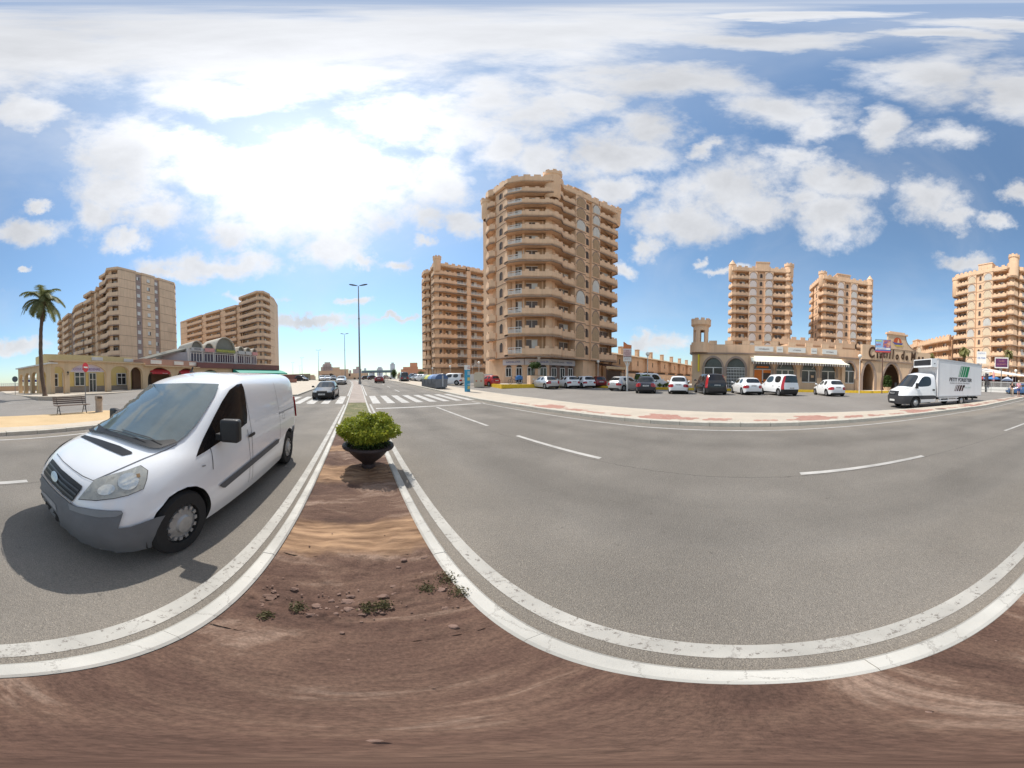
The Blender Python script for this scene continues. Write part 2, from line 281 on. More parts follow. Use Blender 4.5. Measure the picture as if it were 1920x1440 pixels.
globe = mat('globe_glass', (.78, .76, .70), .25, .03, 4)
black = mat('black_plastic', (.022, .022, .024), .5, .15, 8)
tyre = mat('tyre_rubber', (.02, .02, .021), .85, .2, 20)
rimm = mat('rim_alloy', (.42, .42, .43), .35, .12, 6, metal=.6)
# ---------------------------------------------------------------- mesh builder
LOC = {}
def thing(name, label, cat, loc=(0, 0, 0), rz=0, group=None):
    o = bpy.data.objects.new(name, None); COL.objects.link(o); o.location = loc; o.rotation_euler = (0, 0, rz)
    o.empty_display_size = .3
    o['label'] = label; o['category'] = cat
    if group: o['group'] = group
    LOC[o.name] = (Vector(loc), rz); return o
def tag(o, label, cat, group=None):
    o['label'] = label; o['category'] = cat
    if group: o['group'] = group
    return o
def st(o): o['kind'] = 'structure'; return o
class MB:
    def __init__(s): s.v = []; s.f = []; s.mi = []; s.cur = 0
    def poly(s, pts, m=None):
        n = len(s.v); s.v += [Vector(p) for p in pts]; s.f.append(tuple(range(n, n+len(pts)))); s.mi.append(s.cur if m is None else m); return s
    def grid(s, rows, close=False, m=None):
        n = len(s.v); w = len(rows[0])
        for r in rows: s.v += [Vector(p) for p in r]
        for i in range(len(rows)-1):
            for j in range(w if close else w-1):
                a, b = n+i*w+j, n+i*w+(j+1) % w
                s.f.append((a, b, b+w, a+w)); s.mi.append(s.cur if m is None else m)
        return s
    def box(s, c, d, rz=0, m=None, ax=None):
        c = Vector(c); X = Vector((math.cos(rz), math.sin(rz), 0)); Y = Vector((-math.sin(rz), math.cos(rz), 0)); Z = Vector((0, 0, 1))
        if ax: X, Y, Z = ax
        p = [c + X*(sx*d[0]/2) + Y*(sy*d[1]/2) + Z*(sz*d[2]/2) for sz in (-1, 1) for sy in (-1, 1) for sx in (-1, 1)]
        n = len(s.v); s.v += p
        for q in ((0, 2, 3, 1), (4, 5, 7, 6), (0, 1, 5, 4), (2, 6, 7, 3), (0, 4, 6, 2), (1, 3, 7, 5)):
            s.f.append(tuple(n+i for i in q)); s.mi.append(s.cur if m is None else m)
        return s
    def prism(s, pl, z0, z1, m=None, cap=True):
        n = len(pl); a = sum(pl[i][0]*pl[(i+1) % n][1]-pl[(i+1) % n][0]*pl[i][1] for i in range(n))
        if a < 0: pl = pl[::-1]
        k = len(s.v); s.v += [Vector((p[0], p[1], z0)) for p in pl] + [Vector((p[0], p[1], z1)) for p in pl]
        mm = s.cur if m is None else m
        for i in range(n): j = (i+1) % n; s.f.append((k+i, k+j, k+n+j, k+n+i)); s.mi.append(mm)
        if cap: s.f.append(tuple(range(k+n-1, k-1, -1))); s.f.append(tuple(range(k+n, k+2*n))); s.mi += [mm, mm]
        return s
    def cyl(s, p0, p1, r0, r1=None, n=12, m=None, cap=True):
        p0, p1 = Vector(p0), Vector(p1); r1 = r0 if r1 is None else r1
        q = (p1-p0).to_track_quat('Z', 'Y'); k = len(s.v); mm = s.cur if m is None else m
        for p, r in ((p0, r0), (p1, r1)):
            for i in range(n): a = 2*math.pi*i/n; s.v.append(p + q @ Vector((r*math.cos(a), r*math.sin(a), 0)))
        for i in range(n): j = (i+1) % n; s.f.append((k+i, k+j, k+n+j, k+n+i)); s.mi.append(mm)
        if cap: s.f.append(tuple(range(k+n-1, k-1, -1))); s.f.append(tuple(range(k+n, k+2*n))); s.mi += [mm, mm]
        return s
    def lathe(s, prof, c=(0, 0, 0), n=20, axis='Z', m=None):
        c = Vector(c); rows = []
        for r, z in prof:
            row = []
            for i in range(n):
                a = 2*math.pi*i/n
                if axis == 'Z': row.append(c+Vector((r*math.cos(a), r*math.sin(a), z)))
                else: row.append(c+Vector((r*math.cos(a), z, -r*math.sin(a))))
            rows.append(row)
        return s.grid(rows, True, m)
    def sphere(s, c, r, n=14, sq=(1, 1, 1), m=None):
        c = Vector(c); rows = []
        for k in range(n//2+1):
            t = math.pi*k/(n//2); rr = max(math.sin(t), .001)
            rows.append([c+Vector((r*sq[0]*rr*math.cos(2*math.pi*i/n), r*sq[1]*rr*math.sin(2*math.pi*i/n), -r*sq[2]*math.cos(t))) for i in range(n)])
        return s.grid(rows, True, m)
    def build(s, name, mats, parent=None, world=True, smooth=False, loc=None, ang=35):
        if not isinstance(mats, (list, tuple)): mats = [mats]
        off = Vector((0, 0, 0))
        if world and parent is not None:
            L, rz = LOC[parent.name]; off = L
        me = bpy.data.meshes.new(name); me.from_pydata([tuple(v-off) for v in s.v], [], s.f)
        for m in mats: me.materials.append(m)
        me.polygons.foreach_set('material_index', s.mi)
        if smooth:
            me.polygons.foreach_set('use_smooth', [True]*len(s.f)); me.update()
            try: me.set_sharp_from_angle(angle=R(ang))
            except Exception: pass
        me.update(); me.validate()
        o = bpy.data.objects.new(name, me); COL.objects.link(o)
        if parent is not None: o.parent = parent
        LOC[o.name] = (off, 0)
        if loc is not None: o.location = loc
        return o
def text(name, s, size, mat_, parent, pos, rot, ext=.01, sx=1, shear=0, off=0.0, align='CENTER'):
    c = bpy.data.curves.new(name, 'FONT'); c.body = s; c.size = size; c.extrude = ext; c.align_x = align; c.align_y = 'CENTER'; c.shear = shear; c.offset = off
    c.resolution_u = 3
    t = bpy.data.objects.new(name, c); COL.objects.link(t)
    dg = bpy.context.evaluated_depsgraph_get(); me = bpy.data.meshes.new_from_object(t.evaluated_get(dg)); bpy.data.objects.remove(t)
    me.materials.clear(); me.materials.append(mat_)
    o = bpy.data.objects.new(name, me); COL.objects.link(o); o.parent = parent
    L = LOC[parent.name][0] if parent is not None else Vector((0, 0, 0))
    o.location = Vector(pos)-L; o.rotation_euler = rot; o.scale = (sx, 1, 1); return o
def sm(a, b, x): t = min(max((x-a)/(b-a), 0), 1); return t*t*(3-2*t)
def gz(x, y):
    a = .028*max(0, min(y, 60)-15) + .003*max(0, min(y, 300)-60)
    a += .03*max(0, min(-y, 45)-15)
    k = 1-sm(5, 45, y)
    a += (.32*sm(12, 18.5, x)*k if x > 0 else 0)
    if x < 0: a += (.55*sm(-17, -27.5, x))*(1-sm(20, 60, y))
    return a
# ---------------------------------------------------------------- ground, road, median, pavements
from mathutils import noise as MN
def rng(a, b, s):
    n = max(1, int(round((b-a)/s))); return [a+(b-a)*i/n for i in range(n+1)]
def ctr(y): return 0 if y < 35 else -.0018*(y-35)**2
def sheet(name, fa, fb, ys, mt, dz, nx=1, kind=True, w=0):
    m = MB()
    m.grid([[(lambda x: (x, y, gz(x-w*0, y)+dz))(fa(y)+(fb(y)-fa(y))*i/nx) for i in range(nx+1)] for y in ys])
    o = m.build(name, mt); 
    if kind: st(o)
    return o
xs = [-3000, -1200, -500, -250, -120, -80] + rng(-60, 60, 1) + [80, 120, 250, 500, 1200, 3000]
ysg = [-3000, -1200, -500, -250, -120, -80] + rng(-60, 90, 1) + [110, 140, 180, 220, 260, 300, 350, 500, 900, 3000]
gm = MB()
gm.grid([[(x, y, gz(x, y)) for x in xs] for y in ysg])
nw = len(xs)-1
for k, f in enumerate(gm.f):
    c = sum((gm.v[i] for i in f), Vector())/4
    gm.mi[k] = 0 if (-46 < c.x < 58 and -60 < c.y < 66) else 1
st(gm.build('ground', [asphalt_old, dust], smooth=True, ang=80))
# main road surface (two carriageways), follows the bend far ahead
yr = rng(-90, 60, 1)+rng(65, 300, 5)
KR = [(-90, 17.5), (-41, 13.3), (-24, 10.6), (-12, 9.3), (-5, 8.45), (-1, 8.05), (3, 7.75), (9, 7.85), (17, 8.0), (30, 8.0), (60, 8.0), (300, 8.0)]
IR = [(-90, 24), (-41, 14.8), (-27, 11.95), (-14.4, 11.45), (-9, 10.75), (-6, 10.6), (-.3, 10.6), (4.3, 10.5), (7.2, 10.6), (13.5, 11.6), (30, 11.6), (300, 11.6)]
def itp(T, y):
    for (a, p), (b, q) in zip(T, T[1:]):
        if a <= y <= b: return p+(q-p)*(y-a)/(b-a)
    return T[0][1] if y < T[0][0] else T[-1][1]
def kr(y): return itp(KR, y)+ctr(y)
def ir(y): return itp(IR, y)+ctr(y)
def kl(y): return (-7.45 if y < 10 else (-7.45+2.2*sm(10, 20, y)))+ctr(y)
sheet('road', lambda y: kl(y), lambda y: kr(y), yr, asphalt, .004, 14)
def slab(name, fa, fb, ys, mt, h, kmat=None, kw=.0, kface=True):
    """raised pavement with vertical sides"""
    m = MB(); rows = []
    for y in ys:
        a, b = fa(y), fb(y); g0, g1 = gz(a, y), gz(b, y)
        rows.append([(a, y, g0-.05), (a, y, g0+h), (a+(b-a)*.5, y, gz((a+b)/2, y)+h), (b, y, g1+h), (b, y, g1-.05)])
    m.grid(rows); m.poly(rows[0]); m.poly(rows[-1][::-1])
    return st(m.build(name, mt))
def kerb(name, fn, ys, mt, w, h, step=1.0, gap=.012):
    """kerb stones laid end to end with thin joints"""
    m = MB(); random.seed(len(ys))
    y = ys[0]
    while y < ys[-1]-.01:
        y2 = min(y+step, ys[-1]); a, b = y+gap/2, y2-gap/2
        A = [(fn(t)+0, t) for t in (a, b)]; dz = random.uniform(-.004, .004)
        p = []
        for (x, t) in A:
            z = gz(x, t)
            p.append([(x-w/2, t, z-.02), (x-w/2, t, z+h-.015+dz), (x-w/2+.015, t, z+h+dz), (x+w/2-.015, t, z+h+dz), (x+w/2, t, z+h-.015+dz), (x+w/2, t, z-.02)])
        m.grid(p); m.poly(p[0]); m.poly(p[1][::-1]); y = y2
    return st(m.build(name, mt))
# right pavement with its red brick band, kerb and inner edging
ysR = rng(-88, 200, 1)
slab('pavement', lambda y: kr(y)+.26, ir, ysR, paving, .125)
kerb('kerb', lambda y: kr(y)+.13, ysR, kerbc, .25, .14)
kerb('kerb', lambda y: ir(y)+.06, ysR, kerbc, .12, .13)
m = MB()
def hexa(cx, cy, r, z): return [(cx+r*math.cos(R(60*i)), cy+r*math.sin(R(60*i)), z) for i in range(6)]
y = -60.0; k = 0
while y < 11.5:
    for j in range(-1, 7):
        x = kr(y)+.62+j*.26; wv = .5+.5*math.sin(y*1.05)
        w2 = .5+.5*math.sin(y*1.05+2.4)
        if (0 <= j <= .3+1.3*wv and (int(y*3.3)+j) % 4) or (j <= 3 and abs(math.sin(y*.55)) > .95):
            m.poly(hexa(x, y+(.15 if j % 2 else 0), .168, gz(x, y)+.129))
    y += .30; k += 1
st(m.build('pavement_band', pavred))
m = MB(); m.lathe([(.001, .004), (.30, .004), (.33, 0)], (9.75, -10.4, gz(9.75, -10.4)+.13), 24)
tag(m.build('manhole_cover', mat('iron', (.10, .085, .07), .7, .2, 20)), 'round iron manhole cover set in the right-hand pavement near the truck', 'manhole cover')
# left walkway, buff paving
ysL = rng(-88, 8.6, .4)
def wl_b(y): return -11.85 + 2.2*sm(6.8, 8.8, y)
def wl_a(y): return -7.6 - 2.0*sm(6.5, 8.8, y)
slab('pavement', wl_b, lambda y: wl_a(y)-.2, ysL, pavbuff, .12)
kerb('kerb', lambda y: wl_a(y)-.09, rng(-88, 8.5, 1), kerbc, .2, .13)
slab('pavement', lambda y: wl_a(y)-.95, lambda y: wl_a(y)-.25, rng(-88, 7.0, 1), paving, .124)
# far left pavement and its kerb
slab('pavement', lambda y: kl(y)-7-3*sm(24, 60, y), lambda y: kl(y)-.2, rng(21, 110, 1), paving, .13)
kerb('kerb', lambda y: kl(y)-.1, rng(21, 160, 1), kerbc, .2, .14)
# median
md_a, md_b = -.70, .61
ysm = rng(-60, 46, 1)
def clodband(x, y):
    c = 1.14+.10*math.sin(x*5)+.42*max(0, x-.05); return max(0, 1-abs(y-c)/.16)
def gsh(name, ysq, mt, lo, seed=0, amp=.02, nx=22):
    m = MB(); rows = []
    for y in ysq:
        row = []
        for i in range(nx+1):
            x = -.60+(1.11)*i/nx; e = min(i, nx-i)/3; e = min(e, 1)
            h = MN.fractal(Vector((x*3.2, y*2.3, 1.7)), .8, 2.1, 5)*amp + MN.fractal(Vector((x*14, y*9, 4)), .8, 2, 3)*amp*.4
            if nx > 30:
                k = clodband(x, y)
                if k > 0: h += k*(.035*abs(MN.fractal(Vector((x*9, y*13, 8)), .7, 2.2, 5))+.018*abs(MN.noise(Vector((x*31, y*38, 2)))))
            row.append((x+ctr(y), y, gz(x, y)+lo+h*e))
        rows.append(row)
    m.grid(rows); return st(m.build(name, mt, smooth=True, ang=180))
gsh('median_soil', rng(-3.2, .8, .045), soil, .040, amp=.028); gsh('median_soil', rng(.8, 1.7, .014), soil, .040, amp=.028, nx=88); gsh('median_soil', rng(1.7, 7.4, .045), soil, .040, amp=.028)
gsh('median_soil', rng(-60, -3.2, .4), soil, .040, nx=6)
grs = ramp_mat('dry_turf', [(.3, (.10, .11, .045)), (.5, (.16, .155, .075)), (.7, (.25, .21, .12))], 2.5, fine=.5, fscale=60, bump=1, stretch=(1, .5, 1))
gsh('median_turf', rng(7.4, 15.6, .1), grs, .042, amp=.02, nx=12)
gsh('median_paving', rng(15.6, 60, 1), ramp_mat('median_concrete', [(.3, (.30, .25, .22)), (.7, (.40, .34, .30))], .9, fine=.15), .048, amp=.0, nx=2)
for fn in (lambda y: -.655+ctr(y), lambda y: .56+ctr(y)):
    kerb('kerb', fn, rng(-60.37, 70, .5)[:], kerbp, .10, .06, step=1.0, gap=.002)
# markings
def line(fn, w, y0, y1, mt=mark, dz=.009, step=.5):
    m = MB(); m.grid([[(fn(y)-w/2, y, gz(fn(y), y)+dz), (fn(y)+w/2, y, gz(fn(y), y)+dz)] for y in rng(y0, y1, step)])
    return st(m.build('road_marking', mt))
for f in (lambda y: .765+ctr(y), lambda y: -.825+ctr(y)):
    line(f, .105, -60, 15.0); line(f, .11, 20.6, 90, mark_far)
line(lambda y: kr(y)-.62, .10, -80, 14.5, mark_far)
line(lambda y: kl(y)+.45, .10, -80, 8.5, mark_far)
for a, b in ((6.74, 12.4), (2.47, 5.1), (-3.49, -.96), (-10.2, -7.4), (-17, -14), (-24, -21), (-31, -28), (-38, -35), (24, 27), (31, 34), (38, 41)):
    line(lambda y: itp([(-60, 6.2), (-12, 4.2), (-4, 3.74), (2, 3.80), (12, 4.15), (60, 4.2)], y)+ctr(y), .115, a, b, mark_far)
for a in range(-40, 50, 6): 
    if a != 14: line(lambda y: -3.72+.4*sm(8, 20, y)+ctr(y), .115, a-3.9, a-1.2, mark_far)
m = MB(); m.poly([(.95, 12.55, .009), (7.5, 12.95, .009), (7.5, 13.3, .009), (.95, 12.9, .009)]); st(m.build('road_marking', mark_far))
for i in range(8):
    x0 = .95+i*.93; line(lambda y: x0+.25, .50, 15.3, 20.3, mark_far)
for i in range(5):
    x0 = -1.45-i*.93; line(lambda y: x0+.25, .50, 15.5, 20.3, mark_far)
def flat(name, pts, mt, dz=.012):
    m = MB(); m.poly([(x, y, gz(x, y)+dz) for x, y in pts]); return st(m.build(name, mt))
flat('road_marking', [(25.3, 20.3), (24.0, 16.1), (24.6, 15.9), (23.2, 14.6), (23.1, 16.4), (23.7, 16.2), (24.9, 20.4)], mark_far, .02)
flat('road_marking', [(23.3, 14.3), (22.8, 12.1), (22.65, 12.15), (23.15, 14.4)], mark_far, .02)
for (x, y, a) in ((-16.5, 4.5, 0), (-16.5, 8.6, 0), (-20.5, 2.9, 1), (-15, 12.5, 0), (-18.5, 16, 0)):
    flat('road_marking', [(x, y), (x+.12, y), (x+.12+.2*a, y+1.9), (x+.2*a, y+1.9)], mark_far, .02)
# pavement in front of the castle shops: low wall of yellow kerb
PC = [(27.0, 24.5), (26.6, 12), (26.9, 5), (27.3, -4), (27.0, -10.5), (25.2, -15.5), (24.2, -19), (25.5, -30), (30, -52)]
def fpc(y): 
    P = sorted([(q[1], q[0]) for q in PC]); return itp(P, y)
slab('pavement', fpc, lambda y: fpc(y)+34, rng(-50, 24, 1), paving, .17)
kerb('kerb', lambda y: fpc(y)-.08, rng(-21, 24, 1), yellow, .16, .28, gap=.003)
# island round the corner bank and tower shops
def slabpoly(name, pts, h, mt, cen=None):
    m = MB(); z = max(gz(*p) for p in pts)+h; m.prism(pts, -.1, z); return st(m.build(name, mt))
ZB = .86
PB = [(15.6, 23.2), (21.4, 20.8), (26.0, 19.8), (38, 18.2), (44, 22), (40, 40), (24, 40), (17.5, 31)]
m = MB(); m.prism(PB, -.1, .80); st(m.build('pavement', paving))
m = MB(); m.prism([(15.45, 23.1), (21.3, 20.65), (22.3, 20.5), (22.3, 20.8), (21.4, 20.95), (15.7, 23.35)], .0, .83); m.prism([(15.45, 23.1), (15.7, 23.3), (17.5, 31), (17.2, 31)], .0, .83); st(m.build('kerb', yellow))
# left island under the palm and arcade
m = MB(); m.prism([(-24.9, 5.5), (-22.0, 6.0), (-21.3, 7.4), (-22.2, 9.0), (-24.5, 12.0), (-25, 24), (-23.6, 40), (-16, 58), (-40, 90), (-60, 90), (-60, 6.6), (-40, 5.2), (-34, 4.6), (-29, 5.0)], -.1, .60); st(m.build('pavement', paving))
# far sea promenade on the left
sea = mat('sea_water', (.05, .12, .17), .15, .2, .02, bump=.3, bscale=.5)
m = MB(); m.poly([(-3000, -1500, .02), (-130, -1500, .02), (-130, 600, .02), (-3000, 600, .02)]); st(m.build('sea', sea))
# ---------------------------------------------------------------- buildings
def V2(a): return Vector((a[0], a[1]))
def inward(p0, p1, cen):
    d = V2(p1)-V2(p0); n = Vector((-d.y, d.x)).normalized()
    mid = (V2(p0)+V2(p1))/2
    return n if (V2(cen)-mid).dot(n) > 0 else -n
def archpts(r, hs, rise, n=10, pointed=True):
    """half width r, springing hs: points from left springing over the crown to the right one"""
    out = []
    if pointed:
        for i in range(n+1):
            t = i/n; x = -r+2*r*t; a = abs(x)/r; out.append((x, hs+rise*(1-a**1.9)**.62))
    else:
        for i in range(n+1):
            a = math.pi*(1-i/n); out.append((r*math.cos(a), hs+rise*math.sin(a)))
    return out
def path_par(m, P, z0, z1, th, cen, teeth=True, tw=.55, tp=1.15, thh=.32, closed=False):
    """parapet along the outer path P; the wall grows inwards by th"""
    for i in range(len(P)-1):
        a, b = V2(P[i]), V2(P[i+1]); L = (b-a).length
        if L < .05: continue
        n = inward(a, b, cen); u = (b-a)/L
        q = [a, b, b+n*th, a+n*th]
        m.prism([tuple(x) for x in q], z0, z1)
        if teeth and L > tw:
            k = max(1, int(round(L/tp)))
            for j in range(k):
                c = a+u*(L*(j+.5)/k)
                m.prism([tuple(x) for x in (c-u*tw/2, c+u*tw/2, c+u*tw/2+n*th, c-u*tw/2+n*th)], z1+.001, z1+thh)
def castle_tower(label, segs, cen, back, z0, zf0, nf, fh, cyls=(), cones=(), pent=None, group=None, ground=None, teeth=True, name='apartment_tower', wallm=None, balm=None, roofpar=1.6, det=True, wincol=None, top_extra=0, pz=.78, lv=None):
    c0 = segs[0][0]
    T = thing(name, label, 'apartment building', (cen[0], cen[1], z0), 0, group)
    wallm = wallm or stucco; balm = balm or stucco
    INS = {'b': 1.35, 'r': 1.35, 'a': .0, 'w': .45, 'n': 0., 's': 0., 'c': 0.}
    ztop = zf0+nf*fh
    wl = []
    for (p0, p1, k) in segs:
        n = inward(p0, p1, cen)*INS[k]; wl += [tuple(V2(p0)+n), tuple(V2(p1)+n)]
    wl += list(back)
    m = MB(); m.prism(wl, zf0-.3, ztop); m.build('wall', wallm, T)
    m = MB()
    if ground: m.prism(ground, z0-.3, zf0-.301)
    else:
        cc = V2(cen); m.prism([tuple(cc+(V2(p)-cc)*.93) for p in wl], z0-.3, zf0-.301)
    m.build('ground_floor_wall', wallm, T)
    # runs of balcony
    i = 0; runs = []
    while i < len(segs):
        if segs[i][2] in 'br':
            j = i
            while j+1 < len(segs) and segs[j+1][2] in 'br': j += 1
            runs.append((i, j)); i = j+1
        else: i += 1
    for (i, j) in runs:
        P = [segs[k][0] for k in range(i, j+1)]+[segs[j][1]]
        inn = []
        for k in range(i, j+1):
            n = inward(segs[k][0], segs[k][1], cen)*1.36; inn += [tuple(V2(segs[k][0])+n), tuple(V2(segs[k][1])+n)]
        for f in range(nf):
            z = zf0+f*fh; m = MB()
            poly = list(P)+inn[::-1]
            m.prism(poly, z-.22, z)
            # solid stretch
            for k in range(i, j+1):
                if segs[k][2] == 'b': path_par(m, [segs[k][0], segs[k][1]], z-.2, z+pz, .17, cen, teeth)
                else: path_par(m, [segs[k][0], segs[k][1]], z-.2, z+.12, .17, cen, False)
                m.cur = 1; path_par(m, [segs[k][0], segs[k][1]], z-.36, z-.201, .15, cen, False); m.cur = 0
            for (a, b) in ((P[0], inn[0]), (P[-1], inn[-1])):
                path_par(m, [a, b], z-.2, z+pz-.001, .15, cen, False)
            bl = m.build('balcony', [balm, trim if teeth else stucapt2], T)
            if any(segs[k][2] == 'r' for k in range(i, j+1)):
                r = MB()
                for k in range(i, j+1):
                    if segs[k][2] == 'r':
                        a, b = V2(segs[k][0]), V2(segs[k][1]); n = inward(a, b, cen); u = (b-a).normalized(); L = (b-a).length; rz = math.atan2(u.y, u.x); cm = (a+b)/2+n*.08
                        for h in (.22, .40, .58, .90): r.box((cm.x, cm.y, z+h), (L-.1, .05, .10 if h < .8 else .08), rz)
                        for q in range(int(L/.9)+2):
                            w = a+u*min(q*.9+.05, L-.05)+n*.08; r.box((w.x, w.y, z+.5), (.06, .06, .76), rz)
                r.build('railing', whitep if f % 3 else white, T)
    for si, (p0, p1, k) in enumerate(segs):
        a, b = V2(p0), V2(p1); L = (b-a).length; u = (b-a)/max(L, .01); n = inward(a, b, cen); rz = math.atan2(u.y, u.x)
        if k in 'br' and L > .3:
            c = a+u*(L/2)+n*1.346; MB().box((c.x, c.y, (zf0+ztop)/2-.1), (L, .02, ztop-zf0-.3), rz).build('recess_shade_wall', stuccow if teeth else stucaw, T)  # thin sheet over the inner wall, its darker colour stands for shade
        if k in 'br' and det and L > 1.6:
            nd_ = max(1, int(L//3.6))
            for f in range(nf):
                for q in range(nd_):
                    m = MB()
                    c = a+u*(L*(q+.5)/nd_)+n*(1.345); z = zf0+f*fh; wd = min(1.9, L*.7)
                    wd *= (.8, 1, 1.15)[(si*7+f*3+q) % 3]
                    m.box((c.x, c.y, z+1.06), (wd, .05, 2.1), rz, m=0)
                    m.box((c.x, c.y, z+1.06), (.07, .09, 2.1), rz, m=1)
                    m.box((c.x, c.y, z+2.14), (wd+.12, .09, .08), rz, m=1)
                    if (si+f*5+q) % 3 == 0: m.box((c.x+u.x*wd*.25, c.y+u.y*wd*.25, z+1.4), (wd*.5, .075, 1.38), rz, m=2)
                    m.build('balcony_door', [doorm, lvr, whitep], T)
        elif k == 'a':
            r = L*.40; t = MB(); zz = zf0-.34
            for f in range(nf):
                z = zf0+f*fh-.3; c = (a+b)/2-n*.03
                ap = archpts(r, fh*.52, fh*.36, 12); m = MB()
                fr = archpts(r*1.16, fh*.52, fh*.44, 12)
                P3 = lambda x, h, o: (c.x+u.x*x-n.x*o, c.y+u.y*x-n.y*o, z+h)
                # slatted panel
                x0 = [P3(-r, .32, .0)]+[P3(x, h, .0) for x, h in ap]+[P3(r, .32, .0)]
                m.poly(x0, 0)
                hh = .42
                while hh < fh*.86:
                    w = r if hh < fh*.52 else r*max(.1, (1-((hh-fh*.52)/(fh*.36))**1.6))**.53
                    m.box(P3(0, hh, .03), (2*w*.96, .05, .13), rz, m=0); hh += .235
                for q in (-1, 0, 1): m.box(P3(q*r*.5, fh*.36, .035), (.06, .05, fh*.5), rz, m=0)
                m.build('arched_window', [(lv or lvr) if (f*3+si) % 5 and not (lv and f in (8, 10) and si > 11) else whitep, trim], T)
                e = MB()
                for q in range(12):
                    e.poly([P3(*ap[q], .05), P3(*ap[q+1], .05), P3(*fr[q+1], .05), P3(*fr[q], .05)])
                    e.poly([P3(*ap[q], .0), P3(*ap[q+1], .0), P3(*ap[q+1], .05), P3(*ap[q], .05)])
                    e.poly([P3(*fr[q], .0), P3(*fr[q+1], .0), P3(*fr[q+1], .05), P3(*fr[q], .05)])
                e.build('window_arch', trim, T)
                MB().box(P3(0, .0, .0), (L, .14, .10), rz).build('floor_band', trim, T)
        elif k in 'ws':
            for f in range(nf+(1 if k == 'w' and pent else 0)):
                z = zf0+f*fh; m = MB(); ww = .5 if k == 'w' else 1.0; hh = 1.15 if k == 'w' else 1.1
                nq = 1 if k == 'w' or L < 3.2 else int(L//2.6)
                for q in range(nq):
                    m = MB()
                    c = a+u*(L*(q+.5)/nq)+n*(INS[k]-.02)
                    m.box((c.x, c.y, z+1.1), (ww, .06, hh), rz, m=0 if (k == 'w') else 2)
                    if k == 'w':
                        m.cyl((c.x-n.x*.03, c.y-n.y*.03, z+1.1+hh/2), (c.x+n.x*.03, c.y+n.y*.03, z+1.1+hh/2), ww/2, n=12, m=0)
                        for sg in (-1, 1): m.box((c.x+u.x*sg*(ww/2+.08), c.y+u.y*sg*(ww/2+.08), z+1.1), (.16, .10, hh), rz, m=1)
                    else:
                        m.box((c.x, c.y, z+1.1-hh/2-.06), (ww+.2, .2, .1), rz, m=1)
                        if (f+q+si) % 5 == 0: m.box((c.x+u.x*.25, c.y+u.y*.25, z+1.1), (.4, .08, hh*.9), rz, m=0)
                    c2 = a+u*(L/2)+n*(INS[k]-.015)
                    m.build('window', [dark, trim, whitep], T)
                m = MB()
                m.box((c2.x, c2.y, z-.3), (L, .10, .09), rz, m=1)
                if k == 's' and L < 3.2: m.box((c2.x, c2.y, z+fh/2-.3), (L*.92, .04, fh-.12), rz, m=3)
                m.build('floor_band', [dark, trim, whitep, stucapt2], T)
        elif k in 'nc':
            for f in range(nf):
                c = (a+b)/2-n*.0; MB().box((c.x, c.y, zf0+f*fh-.3), (L-.02, .08, .09), rz).build('floor_band', trim, T)
    # roof parapet
    m = MB(); P = []
    for (p0, p1, k) in segs: P += [p0, p1] if not P or V2(P[-1])-V2(p0) else [p1]
    PP = [P[0]]
    for p in P[1:]:
        if (V2(p)-V2(PP[-1])).length > .05: PP.append(p)
    path_par(m, PP, ztop-.32, ztop+roofpar-.5, .3, cen, teeth, tw=.9, tp=1.7, thh=.5)
    cc = V2(cen); poly = PP+list(back)
    m.prism(poly, ztop-.3, ztop-.05)
    bb = [PP[-1]]+list(back)+[PP[0]]
    path_par(m, bb, ztop-.04, ztop+roofpar-.5, .3, cen, teeth, tw=.9, tp=1.7, thh=.5)
    m.build('roof_parapet', balm, T)
    if pent:
        m = MB()
        for (pl, h) in pent:
            m.prism(pl, ztop-.02, ztop+h); c = sum((V2(p) for p in pl), Vector((0, 0)))/len(pl)
            m.prism([tuple(c+(V2(p)-c)*1.06) for p in pl], ztop+h-.001, ztop+h+.35)
        m.build('stair_head', balm, T)
    for (x, y, r, za, zb) in cyls:
        m = MB(); m.lathe([(r*.72, za-.5), (r, za), (r, zb-.9), (r*1.13, zb-.75), (r*1.13, zb), (r*.8, zb), (r*.8, zb-.5), (.01, zb-.5)], (x, y, 0), 20)
        for q in range(8):
            an = q*math.pi/4+.2; m.box((x+r*1.0*math.cos(an), y+r*1.0*math.sin(an), zb+.17), (.3, r*.42, .34), an)
        m.build('turret', balm, T, smooth=True)
    for (x, y, r, za, zb) in cones:
        m = MB(); m.lathe([(r*.7, za-.5), (r, za), (r, zb), (r*1.1, zb+.02), (.02, zb+2.1)], (x, y, 0), 16); m.build('turret', balm, T, smooth=True)
    return T
H0, FH = 4.7, 2.78
lvc = mat('louvre_cream', (.80, .66, .48), .7, .08, 4)
# the big tower by the junction
C0 = (28.5, 30)
segs = [((19.9, 33.6), (18.95, 32.5), 'b'), ((18.95, 32.5), (18.75, 31.3), 'b'), ((18.75, 31.3), (19.25, 30.5), 'b'),
        ((19.05, 30.5), (19.0, 27.7), 'w'),
        ((18.95, 27.6), (18.95, 26.8), 'b'), ((18.95, 26.8), (20.0, 25.1), 'r'), ((20.0, 25.1), (22.1, 23.4), 'b'), ((22.1, 23.4), (22.9, 22.5), 'b'), ((22.9, 22.5), (24.6, 22.3), 'b'), ((24.6, 22.3), (25.6, 22.9), 'b'), ((25.6, 22.9), (27.9, 22.55), 'b'),
        ((27.9, 22.6), (30.0, 22.3), 'a'), ((30.0, 22.3), (31.3, 22.1), 'w'), ((31.3, 22.1), (33.0, 21.7), 'a'),
        ((33.0, 21.6), (36.6, 20.7), 'b'), ((36.6, 20.7), (37.6, 21.0), 'b'), ((37.6, 21.0), (38.0, 22.4), 'b')]
ZT = H0+11*FH
